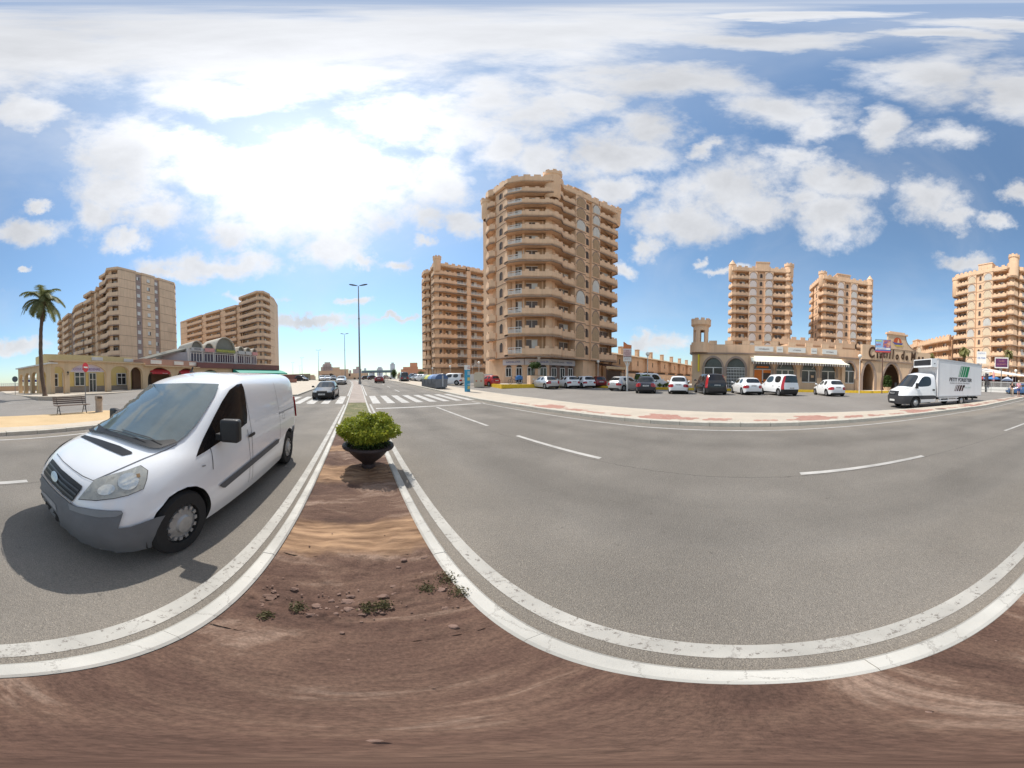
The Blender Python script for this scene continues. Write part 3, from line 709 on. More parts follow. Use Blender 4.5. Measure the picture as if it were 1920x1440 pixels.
castle_tower('tallest sand coloured castle-style apartment tower standing over the corner shop', segs, C0, [(38, 36), (20.5, 36)], .8, H0, 11, FH,
    cyls=[(23.9, 23.4, 1.15, ZT-3.3, ZT+3.0), (19.4, 32.7, .9, ZT-4.6, ZT-.2), (37.2, 21.4, .9, ZT-2.6, ZT+1.5)],
    lv=mat('louvre_tan', (.50, .35, .22), .8, .08, 4), pent=[([(28, 23), (31.2, 22.6), (31.6, 26), (28.4, 26.4)], 1.9)], group='castle-style apartment towers',
    ground=[(20.4, 34), (20.75, 29.9), (22.2, 27.1), (24.9, 25.15), (29.8, 24.55), (30.2, 22.9), (33.2, 22.6), (33.4, 24.6), (37.4, 24.2), (37.6, 35), (20.6, 35.6)])
# its twin further along the road
segs = [((20.2, 70.2), (19.0, 69.4), 'b'), ((19.0, 69.4), (19.0, 66.6), 'b'), ((19.0, 66.6), (20.2, 65.6), 'b'), ((20.2, 65.6), (20.2, 63.4), 'w'),
        ((20.0, 63.2), (20.0, 60.8), 'b'), ((20.0, 60.8), (22.3, 60.0), 'b'), ((22.3, 60.0), (26.3, 60.3), 'b'), ((26.3, 60.3), (29.2, 60.3), 'r'), ((29.2, 60.4), (30.4, 60.4), 'n'), ((30.4, 60.3), (33.6, 60.2), 'r'), ((33.6, 60.2), (37.5, 60.0), 'b'), ((37.5, 60.0), (38.6, 61), 'b')]
castle_tower('second castle-style apartment tower, behind the tallest one beyond the recycling bins', segs, (29, 68), [(38.6, 75), (20.5, 75)], 1.4, 4.6, 11, 2.62,
    roofpar=1.2, cyls=[(20.9, 60.9, 1.0, 32.0, 36.2)], pent=[([(29, 62), (33, 62), (33, 66), (29, 66)], 1.5)], group='castle-style apartment towers')
# twin towers behind the castle shops
lvw = mat('louvre_white', (.74, .66, .62), .7, .08, 4)
def twin(label, A, B, L, cen, back, cyls, cones, pent):
    A, B = V2(A), V2(B); u = (B-A).normalized(); n = inward(A, B, cen); Lg = (B-A).length
    def q(t, o=0.0): p = A+u*(t*Lg)-n*o; return (p.x, p.y)
    sg = []
    if L: sg += [(L, tuple(V2(L)+(A-V2(L))*.32), 'b'), (tuple(V2(L)+(A-V2(L))*.32), tuple(V2(L)+(A-V2(L))*.74), 'w')]
    la = V2(L)+(A-V2(L))*.75 if L else A+n*2.4
    sg += [(tuple(la), tuple(A+u*.0-u*.7+n*1.1), 'b'), (tuple(A-u*.7+n*1.1), q(.03, .7), 'b'), (q(.03, .7), q(.10, .7), 'b'), (q(.10, .7), q(.30), 'b'), (q(.30), q(.44), 'a'), (q(.44), q(.56), 'w'), (q(.56), q(.70), 'a'), (q(.70), q(.90), 'b'), (q(.90), q(.97, .7), 'b'), (q(.97, .7), tuple(B+u*.7+n*1.1), 'b'), (tuple(B+u*.7+n*1.1), tuple(B+n*2.6), 'b')]
    return castle_tower(label, sg, cen, back, 1, 4.7, 11, 2.78, cyls=cyls, cones=cones, pent=pent, lv=lvw, group='castle-style apartment towers')
zt = 4.7+11*2.78
twin('left-hand slim twin tower behind the castle shops, seen square from the front', (70.3, 3.6), (69.6, -13.8), None, (80, -5), [(86, -14), (86, 4)], [(70.6, -13.2, 1.3, zt-1.2, zt+3.0)], [(71, 3.2, 1.1, zt-2.5, zt+2.2)],
     [([(69.9, -3.6), (69.8, -7.4), (73, -7.4), (73, -3.6)], 2.9)])
twin('right-hand slim twin tower behind the castle shops, a pointed turret at its right corner', (71.5, -23.6), (69.2, -40.2), (82.5, -22.8), (80, -32), [(84, -40), (84, -24)], [(72.2, -24.1, 1.2, zt-2.4, zt+2.6)], [(70, -39.6, 1.1, zt-2.5, zt+2.0)],
     [([(71.2, -28.6), (70.9, -33), (76, -33), (76, -28.6)], 2.6)])
# big sunlit tower at the right edge and its low wing
segs = [((47.2, -58.5), (47.6, -55.6), 'b'), ((47.6, -55.6), (46.6, -54.6), 'b'), ((46.6, -54.6), (42.2, -54.8), 'b'), ((42.2, -54.9), (39.5, -55.2), 'a'), ((39.5, -55.2), (37.2, -55.4), 'w'), ((37.2, -55.4), (34.4, -55.7), 'a'),
        ((34.4, -55.8), (30.6, -56.3), 'b'), ((30.6, -56.3), (29.6, -55.4), 'b'), ((29.6, -55.4), (28.0, -55.9), 'b'), ((28.0, -55.9), (27.6, -57.6), 'b'), ((27.6, -58.2), (26.9, -58.7), 'b'), ((26.9, -58.7), (26.1, -61.0), 'r'), ((26.1, -61.2), (25.2, -66), 'n'), ((25.2, -66), (24.5, -72), 's')]
castle_tower('sunlit castle-style apartment tower rising behind the truck at the right edge', segs, (38, -64), [(40, -74), (47, -68)], 1, 4.2, 11, 2.78,
    cyls=[(46.9, -55.5, 1.15, ZT-6.2, ZT-.2), (28.7, -56.8, 1.35, ZT-3.2, ZT+3.6)], lv=lvc, pent=[([(38.9, -55.3), (34.8, -55.9), (35.4, -60), (39.6, -59.6)], 2.9)], group='castle-style apartment towers')
segs = [((88, -64), (80, -61.6), 'b'), ((80, -61.6), (73.6, -59.8), 'b'), ((73.6, -59.8), (70.2, -58.9), 'a'), ((70.2, -58.9), (66.8, -57.9), 'w'), ((66.8, -57.9), (63, -56.9), 'a'), ((63, -56.9), (56.0, -55.4), 'b'), ((55.2, -55.2), (48.2, -54.3), 'b')]
castle_tower('low sunlit castle-style apartment wing joined to the right-edge tower, behind the palms', segs, (68, -66), [(50, -66), (86, -74)], 1, 3.6, 4, 2.9, lv=lvc, pent=[([(69.8, -58.4), (66.2, -57.5), (67, -62), (70.6, -62)], 2.3)], name='apartment_wing')
# apartment blocks behind the left arcade
def rows(P, kinds): return [(P[i], P[i+1], kinds[i]) for i in range(len(P)-1)]
segs = [((-104, 43), (-103, 37.4), 'b'), ((-103, 37.4), (-97, 36.2), 'b'), ((-97, 37.4), (-94.5, 37.4), 'n'), ((-94.5, 36.6), (-86.5, 36.0), 'b')]
castle_tower('farthest left low section of the tan apartment block, behind the lone palm', segs, (-93, 48), [(-86.5, 54), (-104, 54)], .6, 4.0, 9, 2.85, teeth=False, name='apartment_block', wallm=stucapt, balm=stucapt, roofpar=1.2, pz=1.08, group='sections of the tan apartment blocks')
segs = [((-86.5, 37.6), (-84, 37.6), 's'), ((-84, 36.8), (-79, 35.6), 'b'), ((-79, 35.6), (-74.4, 36.2), 'b'), ((-74.4, 37.4), (-72, 37.4), 'n')]
castle_tower('second section from the left of the tan apartment block, with angled balconies', segs, (-79, 48), [(-72, 54), (-86.5, 54)], .6, 4.0, 9, 2.9, teeth=False, name='apartment_block', wallm=stucapt, balm=stucapt, roofpar=1.4, pz=1.08, group='sections of the tan apartment blocks')
segs = [((-72, 36.6), (-71, 35.0), 'b'), ((-71, 35.0), (-66.2, 35.3), 'b'), ((-66.2, 36.4), (-64.4, 36.4), 'n'), ((-64.4, 35.9), (-62.6, 35.2), 'b')]
castle_tower('third section from the left of the tan apartment block, next to the tallest section', segs, (-67, 48), [(-62.6, 54), (-72, 54)], .6, 4.0, 10, 2.75, teeth=False, name='apartment_block', wallm=stucapt, balm=stucapt, roofpar=1.2, pz=1.08, group='sections of the tan apartment blocks')
segs = [((-62.4, 37.8), (-61.6, 35.6), 'b'), ((-61.6, 35.6), (-58.6, 35.8), 'b'), ((-58.6, 35.8), (-55.6, 34.6), 'b'), ((-55.6, 34.6), (-53.3, 36.6), 'b'),
        ((-53.3, 36.6), (-53.0, 42.4), 'n'), ((-53.4, 42.4), (-53.2, 44.6), 's'), ((-53.0, 44.6), (-52.7, 49.2), 's'), ((-53.2, 49.2), (-53.1, 51.2), 's'), ((-52.7, 51.2), (-52.2, 57.4), 'n'), ((-52.2, 57.4), (-53.2, 59), 'b')]
castle_tower('tall near section of the tan apartment block with small white windows on its end wall', segs, (-58, 50), [(-56, 62), (-62.4, 62)], .6, 4.0, 11, 2.8, teeth=False, name='apartment_block', wallm=stucapt, balm=stucapt, roofpar=1.2, pz=1.08, group='sections of the tan apartment blocks')
segs = [((-80, 91.5), (-75, 90.6), 'n'), ((-75, 90.3), (-64.5, 88.0), 'b'), ((-64.5, 88.6), (-62, 88.2), 'n'), ((-62, 87.6), (-53.5, 86.0), 'b'), ((-53.5, 86.6), (-51, 86.2), 'n'), ((-51, 85.6), (-45.0, 84.3), 'b'), ((-45.0, 84.9), (-43.2, 84.6), 'n')]
castle_tower('low long wing of the brown apartment block behind the arched restaurant', segs, (-62, 98), [(-43, 100), (-80, 104)], .6, 4.0, 10, 2.8, teeth=False, name='apartment_block', wallm=stucapt, balm=stucapt, roofpar=1.2, pz=1.08)
segs = [((-43.2, 84.6), (-43.0, 83.0), 'b'), ((-43.0, 83.0), (-38.0, 81.2), 'b'), ((-38.0, 81.2), (-34.2, 79.6), 'b'), ((-34.2, 79.6), (-31.9, 80.8), 'b'), ((-31.9, 80.8), (-31.0, 85), 'b'), ((-31.0, 85), (-31.5, 86.5), 'b'), ((-31.6, 86.5), (-31.4, 90.5), 'n')]
castle_tower('brown apartment block with rounded wrap-around balconies at its corner, behind the arched restaurant', segs, (-37, 92), [(-33, 100), (-43, 100)], .6, 4.0, 11, 2.78, teeth=False, name='apartment_block', wallm=stucapt, balm=stucapt, roofpar=1.2, pz=1.08)
# ---------------------------------------------------------------- castle shops on the right (facade runs along x = 30)
def wallspan(m, a, b, z0, z1, n_out, holes=(), depth=.35, pointed=True, top=None):
    """front of a wall from a to b (outward n_out) with arched holes: (centre distance, half width, springing z, rise)"""
    a, b = V2(a), V2(b); u = (b-a).normalized(); L = (b-a).length; o = V2(n_out)
    P = lambda s, z, d=0: (a.x+u.x*s-o.x*d, a.y+u.y*s-o.y*d, z)
    s = 0
    for (c, r, zs, rise) in sorted(holes):
        m.poly([P(s, z0), P(c-r, z0), P(c-r, z1), P(s, z1)])
        ap = [(-r, z0)]+archpts(r, zs, rise, 14, pointed)+[(r, z0)]
        for (x0, h0), (x1, h1) in zip(ap, ap[1:]):
            m.poly([P(c+x0, h0), P(c+x1, h1), P(c+x1, h1, depth), P(c+x0, h0, depth)])
            if x1-x0 > 1e-4: m.poly([P(c+x0, h0), P(c+x1, h1), P(c+x1, z1), P(c+x0, z1)])
        s = c+r
    m.poly([P(s, z0), P(L, z0), P(L, z1), P(s, z1)])
    m.poly([P(0, z1), P(L, z1), P(L, z1, depth), P(0, z1, depth)])
    m.poly([P(0, z0), P(0, z1), P(0, z1, depth), P(0, z0, depth)]); m.poly([P(L, z0), P(L, z1), P(L, z1, depth), P(L, z0, depth)])
def archband(m, a, b, n_out, c, r, zs, rise, w, z0, out=.05, pointed=True):
    a, b = V2(a), V2(b); u = (b-a).normalized(); o = V2(n_out)
    P = lambda s, z, d: (a.x+u.x*s+o.x*d, a.y+u.y*s+o.y*d, z)
    i_ = [(-r, z0)]+archpts(r, zs, rise, 14, pointed)+[(r, z0)]; e_ = [(-r-w, z0)]+archpts(r+w, zs, rise+w, 14, pointed)+[(r+w, z0)]
    for k in range(len(i_)-1):
        m.poly([P(c+i_[k][0], i_[k][1], out), P(c+i_[k+1][0], i_[k+1][1], out), P(c+e_[k+1][0], e_[k+1][1], out), P(c+e_[k][0], e_[k][1], out)])
        m.poly([P(c+e_[k][0], e_[k][1], 0), P(c+e_[k+1][0], e_[k+1][1], 0), P(c+e_[k+1][0], e_[k+1][1], out), P(c+e_[k][0], e_[k][1], out)])
        m.poly([P(c+i_[k][0], i_[k][1], 0), P(c+i_[k+1][0], i_[k+1][1], 0), P(c+i_[k+1][0], i_[k+1][1], out), P(c+i_[k][0], i_[k][1], out)])
ZS = .45
A, B = (30.2, 6.2), (29.5, -15.6); uS = (V2(B)-V2(A)).normalized(); nS = Vector((uS.y, -uS.x)) if uS.y < 0 else None
nS = Vector((-1, -.03)).normalized(); rS = math.atan2(uS.y, uS.x)
LS = (V2(B)-V2(A)).length
def SP(s, z, d=0): return (A[0]+uS.x*s+nS.x*d, A[1]+uS.y*s+nS.y*d, z)
T = thing('castle_shop_building', 'long sand coloured castle-style shop building with crenellated parapet and round corner turret', 'shop building', (30, -5, ZS))
holes = [(2.68, 1.15, 3.1, 1.2), (5.5, 1.15, 3.1, 1.15), (8.83, 1.1, 2.95, 1.05), (11.65, 1.15, 2.95, 1.05), (14.7, 1.0, 2.95, 1.05), (17.3, 1.0, 2.95, 1.05), (20.2, .85, 3.1, 1.15)]
m = MB(); wallspan(m, A, B, ZS-.2, 4.72, nS, holes, .5)
m.prism([SP(0, 0, -.5)[:2], SP(LS, 0, -.5)[:2], (44, -15.8), (44, 6.2)], ZS-.2, 4.72)
m.build('wall', stucco2, T)
m = MB(); m.prism([SP(-.3, 0, .12)[:2], SP(LS+.1, 0, .12)[:2], (44, -16), (44, 6.4)], 4.722, 4.92)
m.build('ledge', trim, T)
m = MB(); bp_ = [SP(-.3, 0, .0)[:2], SP(LS+.1, 0, .0)[:2]]
path_par(m, bp_, 4.922, 5.95, .35, (37, -5), False)
for k, s in enumerate([2.6, 4.6, 6.7, 8.2, 10.2, 12.4, 14.6, 16.7, 18.6]):
    c = SP(s, 0, -.175); m.box((c[0], c[1], 6.20), (.95, .35, .475), rS)
m.build('parapet', stucco, T)
cx, cy = 30.6, 5.2
m = MB(); m.lathe([(1.2, 4.922), (1.2, 6.2), (1.0, 6.2)], (cx, cy, 0), 22)
for q in range(8):
    if q % 2: 
        continue
    pass
for q in range(4):
    for e in (-1, 1):
        a0 = q*math.pi/2+math.pi/4+e*.0
pil = []
for q in range(5):
    a0 = q*2*math.pi/5+math.pi*.93
    for r0, r1 in ((.62, .98),):
        pts = [(cx+rr*math.cos(a0+d), cy+rr*math.sin(a0+d)) for rr, d in ((.98, -.30), (.98, 0), (.98, .30), (.70, .30), (.70, -.30))]
        m.prism(pts, 6.2, 7.75)
for k in range(30):   # round-headed tops of the openings
    pass
m.lathe([(.70, 7.74), (.98, 7.74), (.98, 8.25), (1.25, 8.45), (1.25, 9.0), (.95, 9.0), (.95, 8.7), (.02, 8.7)], (cx, cy, 0), 22)
for q in range(9):
    an = q*2*math.pi/9; m.box((cx+1.1*math.cos(an), cy+1.1*math.sin(an), 9.14), (.3, .42, .28), an)
m.build('turret', stucco, T)
bandm = mat('arch_band', (.36, .27, .22), .85, .1, 3)
for (c, r, zs, rise) in holes: m = MB(); archband(m, A, B, nS, c, r, zs, rise, .24, ZS+1.6); m.build('arch_band', bandm, T)
orange = mat('orange_film', (.80, .22, .03), .5, .1, 3)
for k, (c, r, zs, rise) in enumerate(holes):
    m = MB(); ap = archpts(r, zs, rise, 14)
    d = -.42; m.poly([SP(c+x, h, d) for x, h in ap], 0)
    door = k in (5,); gate = k == 1
    m.box(SP(c, zs-.02, d+.04), (2*r, .10, .10), rS, m=1)
    if k != 1:
        zlo = ZS if (k in (0, 5, 2)) else ZS+.95
        if zlo > ZS: m.box(SP(c, (ZS+zlo)/2-.03, d+.06), (2*r, .3, zlo-ZS+.06), rS, m=2)
        m.poly([SP(c-r, zlo, d), SP(c+r, zlo, d), SP(c+r, zs, d), SP(c-r, zs, d)], 3 if k == 2 else 0)
        nv = 3 if k in (3,) else 2
        for q in range(nv+1): m.box(SP(c-r+2*r*q/nv, (zlo+zs)/2, d+.05), (.13, .12, zs-zlo), rS, m=1)
        m.box(SP(c, zlo+.06, d+.05), (2*r, .12, .12), rS, m=1)
        if k == 2: m.box(SP(c, zs+.28, d+.03), (1.5, .04, .22), rS, m=3); m.box(SP(c+.55, 2.1, d+.02), (.9, .04, .8), rS, m=4)
        if k == 4: m.box(SP(c+.5, 2.2, d+.03), (.36, .04, .3), rS, m=2)
    else:
        for q in range(12): m.cyl(SP(c-r+2*r*(q+.5)/12, ZS+.05, -.1), SP(c-r+2*r*(q+.5)/12, zs, -.1), .022, n=6, m=1)
        for q in range(7): m.box(SP(c, ZS+.1+q*.38, -.1), (2*r, .05, .05), rS, m=1)
        m.poly([SP(c-r, ZS, d), SP(c+r, ZS, d), SP(c+r, zs, d), SP(c-r, zs, d)], 0)
    m.build('shop_window' if not gate else 'metal_gate', [mat('shop_glass', (.07, .065, .06), .12, .3, 1.5, spec=.6), white, stucco2, orange, dark], T)
for s, w, tx in ((8.9, 2.3, 'INMOBILIARIA'), (10.85, .8, 'VENTAS'), (13.0, 2.2, 'LA MANGA'), (15.2, .75, 'ALQUILER'), (17.3, 2.0, 'LA MANGA')):
    o = MB().box(SP(s, 5.45, .05), (w, .08, .62 if w > 1 else .72), rS).build('sign_panel', white, T)
    text('sign_text', tx, .20 if w > 1 else .13, brown, T, SP(s, 5.43, .10), (R(90), 0, rS), .004)
m = MB(); m.box(SP(.9, 3.6, .28), (.12, .7, 2.1), rS); m.build('hanging_sign', mat('sign_yellow', (.80, .62, .04), .5, .05, 3), T)
# cream awning over four of the arches
a0, a1 = 7.3, 19.0
AW = thing('awning', 'long cream awning with a striped valance over the castle shop windows', 'awning', SP(13, 4.3))
m = MB(); m.grid([[SP(a0, 4.6, .05), SP(a1, 4.6, .05)], [SP(a0, 4.12, .9), SP(a1, 4.12, .9)], [SP(a0, 3.75, 1.7), SP(a1+.4, 3.75, 1.7)]])
m.grid([[SP(a0, 4.46, .05), SP(a1, 4.46, .05)], [SP(a0, 4.08, .9), SP(a1, 4.08, .9)], [SP(a0, 3.71, 1.7), SP(a1+.4, 3.71, 1.7)]])
m.build('canopy', mat('awning_cream', (.78, .75, .62), .8, .06, 1), AW)
m = MB()
for q in range(78):
    s = a0+q*.154; m.box(SP(s+.07, 3.60, 1.70), (.075 if q % 2 else .079, .02, .26), rS, m=q % 2)
m.build('valance', [mat('valance_dark', (.12, .10, .09), .8, .1, 5), white], AW)
for s in (a0+.4, 11, 15, a1-.4): MB().cyl(SP(s, 3.2, .05), SP(s, 3.76, 1.6), .03, n=6).build('bracket', metw, AW)
for c in (7.4, 19.1):
    m = MB(); m.prism([SP(c-.22, 0, 0.01)[:2], SP(c+.22, 0, 0.01)[:2], SP(c+.22, 0, .5)[:2], SP(c-.22, 0, .5)[:2]], ZS-.2, 4.54); m.build('pier', stucco2, T)
# raised middle part behind the parapet
bh = thing('rear_hall', 'low crenellated hall rising behind the parapet of the castle shops', 'building', (45, -14, .5))
m = MB(); m.prism([(44.2, -8.5), (44.2, -22), (56, -22), (56, -5.5)], .3, 8.6); m.build('wall', stucco, bh)
m = MB(); path_par(m, [(44.2, -6.9), (44.0, -8.6), (44.0, -22.2), (56, -22.2)], 8.4, 9.3, .3, (50, -14), True, .9, 1.8, .5); m.build('parapet', stucco, bh)
# gate building with the curved gable and the name
GA, GB = (29.0, -15.6), (27.85, -27.0); uG = (V2(GB)-V2(GA)).normalized(); nG = Vector((uG.y, -uG.x)); rG = math.atan2(uG.y, uG.x); LG = (V2(GB)-V2(GA)).length
if nG.x > 0: nG = -nG
def GP(s, z, d=0): return (GA[0]+uG.x*s+nG.x*d, GA[1]+uG.y*s+nG.y*d, z)
G = thing('gate_building', 'sand coloured gate building with a curved gable, sun emblem and large dark name letters', 'gate building', (28.5, -24, .5))
gh = [(.95, .85, 2.4, 1.8), (4.6, 1.5, 1.6, 2.75), (8.9, 1.5, 1.6, 2.75)]
m = MB(); wallspan(m, GA, GB, .3, 4.55, nG, gh, .5)
m.prism([GP(LG-.2, 0, -.5)[:2], GP(LG, 0, -.5)[:2], GP(LG, 0, -9)[:2], GP(LG-.2, 0, -9)[:2]], .3, 4.55)
m.prism([GP(2.0, 0, -.502)[:2], GP(2.5, 0, -.502)[:2], GP(2.5, 0, -8)[:2], GP(2.0, 0, -8)[:2]], .3, 4.54)
m.build('wall', stucco2, G)
m = MB(); m.poly([GP(2.2, .3, -6), GP(LG, .3, -6), GP(LG, 4.5, -6), GP(2.2, 4.5, -6)]); m.poly([GP(0, 4.52, -.5), GP(LG, 4.52, -.5), GP(LG, 4.52, -9), GP(0, 4.52, -9)])
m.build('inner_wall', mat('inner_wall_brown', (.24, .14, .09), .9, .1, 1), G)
for (c, r, zs, rise) in gh: m = MB(); archband(m, GA, GB, nG, c, r, zs, rise, .35, .5); m.build('arch_band', bandm, G)
m = MB(); m.prism([GP(-.2, 0, .15)[:2], GP(LG, 0, .15)[:2], GP(LG, 0, -1)[:2], GP(-.2, 0, -1)[:2]], 4.552, 4.74); m.build('ledge', trim, G)
m = MB(); m.prism([GP(-.2, 0, .35)[:2], GP(1.9, 0, .35)[:2], GP(1.9, 0, -.3)[:2], GP(-.2, 0, -.3)[:2]], 4.742, 6.75)
m.prism([GP(1.9, 0, .05)[:2], GP(LG, 0, .05)[:2], GP(LG, 0, -.3)[:2], GP(1.9, 0, -.3)[:2]], 4.742, 6.45); m.build('parapet', stucco2, G)
# curved gable
gl = [(3.5+.3*(1-(1-t)**2.2), 6.452+2.2*t) for t in [i/10 for i in range(11)]]
gr = [(8.7-1.9*(1-(1-t)**2.6) if t < 1 else 6.75, 6.452+2.2*t) for t in [i/12 for i in range(13)]]
m = MB(); prof = gl+gr[::-1]
m.poly([GP(s, z, .06) for s, z in prof]); m.poly([GP(s, z, -.3) for s, z in prof][::-1])
for (s0, z0), (s1, z1) in zip(prof, prof[1:]): m.poly([GP(s0, z0, .06), GP(s1, z1, .06), GP(s1, z1, -.3), GP(s0, z0, -.3)])
m.build('gable', stucco2, G)
m = MB(); m.box(GP(5.3, 8.76, -.1), (3.5, .6, .24), rG); m.box(GP(5.3, 8.98, -.1), (2.5, .4, .22), rG); m.build('gable_cap', stucco, G)
m = MB()
for (s0, z0), (s1, z1) in zip(gr, gr[1:]): m.poly([GP(s0-.12, z0, .09), GP(s1-.12, z1, .09), GP(s1, z1+.06, .09), GP(s0, z0+.06, .09)])
m.box(GP(6.1, 6.5, .09), (5.6, .06, .07), rG)
m.build('gable_trim', trim, G)
em = MB(); C = 5.35
em.poly([GP(C+.66*math.cos(a), 7.62+.66*math.sin(a), .10) for a in [math.pi*(-.12+1.24*i/20) for i in range(21)]], 0)
em.poly([GP(C-.08, 7.5, .12), GP(C+.3, 7.5, .12), GP(C+.1, 8.15, .12)], 1)
em.poly([GP(C-1.0, 7.62, .13), GP(C-.6, 7.5, .13), GP(C, 7.44, .13), GP(C+.9, 7.5, .13), GP(C+.75, 7.22, .13), GP(C-.5, 7.22, .13)], 2)
em.poly([GP(C-.5, 7.14, .12), GP(C+.8, 7.14, .12), GP(C+.8, 7.0, .12), GP(C-.2, 6.95, .12)], 3)
em.build('emblem', [mat('emblem_red', (.55, .10, .03), .6, .1, 4), mat('emblem_cream', (.8, .55, .3), .6), mat('emblem_blue', (.10, .12, .30), .6, .1, 4), mat('emblem_yellow', (.7, .48, .05), .6, .1, 4)], G)
letm = mat('letter_brown', (.075, .035, .015), .6, .2, 4)
for ch, s, sz in (('C', 1.1, 2.1), ('a', 2.05, 1.45), ('s', 2.7, 1.45), ('t', 3.2, 1.6), ('i', 3.65, 1.6), ('l', 4.1, 1.8), ('l', 4.6, 1.8), ('o', 5.3, 1.45), ('d', 6.25, 1.65), ('e', 6.95, 1.4), ('M', 8.1, 1.7), ('a', 9.2, 1.4), ('r', 9.85, 1.4)):
    text('letter', ch, sz, letm, G, GP(s, 5.5 if ch in 'aseor' else 5.66, .40 if s < 1.9 else .10), (R(90), 0, rG), .03, .64, .12, .06)
# arcade seen through the first arch
fa = thing('inner_arcade', 'pale arcade seen through the left arch of the gate building', 'arcade', (33, -24, .5))
m = MB(); wallspan(m, (32.2, -15.9), (40.4, -19.5), .3, 4.3, (-.4, -.9), [(1.1, .8, 2.4, .8), (3.1, .8, 2.4, .8), (5.1, .8, 2.4, .8)], .35, False); m.build('wall', stucco2, fa)
# ---------------------------------------------------------------- terraced houses
hx0, hy0, hx1, hy1 = 38.8, 24.2, 118, 13.5
uH = Vector((hx1-hx0, hy1-hy0)).normalized(); nH = Vector((uH.y, -uH.x)); rH = math.atan2(uH.y, uH.x); HW = 6.9
roofm = mat('roof_tile', (.42, .30, .19), .9, .12, 1.5)
for k in range(11):
    o = Vector((hx0, hy0))+uH*HW*k
    lab = 'terraced house number' 
    h = thing('terraced_house', ['sand coloured terraced house nearest the tall tower, its roofline cut by the pole sign', 'second house of the sand terrace from the tall tower', 'third house of the sand terrace from the tall tower', 'fourth house of the sand terrace from the tall tower', 'fifth house of the sand terrace from the tall tower', 'sixth house of the sand terrace from the tall tower', 'seventh house of the sand terrace from the tall tower', 'fifth house of the sand terrace counted from its far end', 'fourth house of the sand terrace counted from its far end', 'last but one house at the far end of the sand terrace', 'last small looking house at the far end of the sand terrace beside the castle turret'][k].replace('fifth house of the sand terrace counted from its far end', 'eighth house of the sand terrace from the tall tower').replace('fourth house of the sand terrace counted from its far end', 'ninth house of the sand terrace from the tall tower'), 'house', (o.x, o.y, 1.0), rH, 'row of terraced houses')
    if k == 0: proto = h
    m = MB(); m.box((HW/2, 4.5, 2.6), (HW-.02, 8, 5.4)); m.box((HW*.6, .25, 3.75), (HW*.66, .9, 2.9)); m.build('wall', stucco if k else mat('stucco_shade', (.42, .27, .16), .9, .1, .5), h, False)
    m = MB(); m.poly([(-.05, -.6, 5.3), (HW+.05, -.6, 5.3), (HW+.05, 4.2, 6.35), (-.05, 4.2, 6.35)]); m.poly([(-.05, -.6, 5.15), (HW+.05, -.6, 5.15), (HW+.05, -.6, 5.3), (-.05, -.6, 5.3)]); m.poly([(-.05, -.6, 5.15), (HW+.05, -.6, 5.15), (HW+.05, .5, 5.3), (-.05, .5, 5.3)])
    m.poly([(-.05, 9, 5.3), (HW+.05, 9, 5.3), (HW+.05, 4.2, 6.35), (-.05, 4.2, 6.35)]); m.poly([(-.05, -.6, 5.3), (-.05, 4.2, 6.35), (-.05, 9, 5.3)]); m.build('roof', roofm, h, False)
    m = MB(); m.box((HW*.35, 3.2, 6.7), (.85, .85, 1.9)); m.box((HW*.35, 3.2, 7.7), (1.0, 1.0, .12)); m.build('chimney', stucapt, h, False)
    m = MB(); m.box((HW*.62, -.22, 3.9), (.3, .06, 1.1)); m.build('window', dark, h, False)
    m = MB(); m.box((HW*.5, .46, 1.2), (HW*.7, .06, 1.9)); m.build('ground_floor_opening', dark, h, False)
W1 = thing('boundary_wall', 'plain tan boundary wall in front of the terraced houses', 'wall', (50, 19, .5))
m = MB(); a, b = Vector((38.0, 20.2)), Vector((110, 11)); n = Vector((b-a).normalized().yx); q = [a, b, b+Vector((0, .25)), a+Vector((0, .25))]
m.prism([tuple(x) for x in q], .3, 2.5); m.build('wall_panel', stucapt, W1)
m = MB(); 
m.prism([(a.x, a.y-.05), (b.x, b.y-.05), (b.x, b.y+.3), (a.x, a.y+.3)], 2.502, 2.6); m.build('coping', trim, W1)
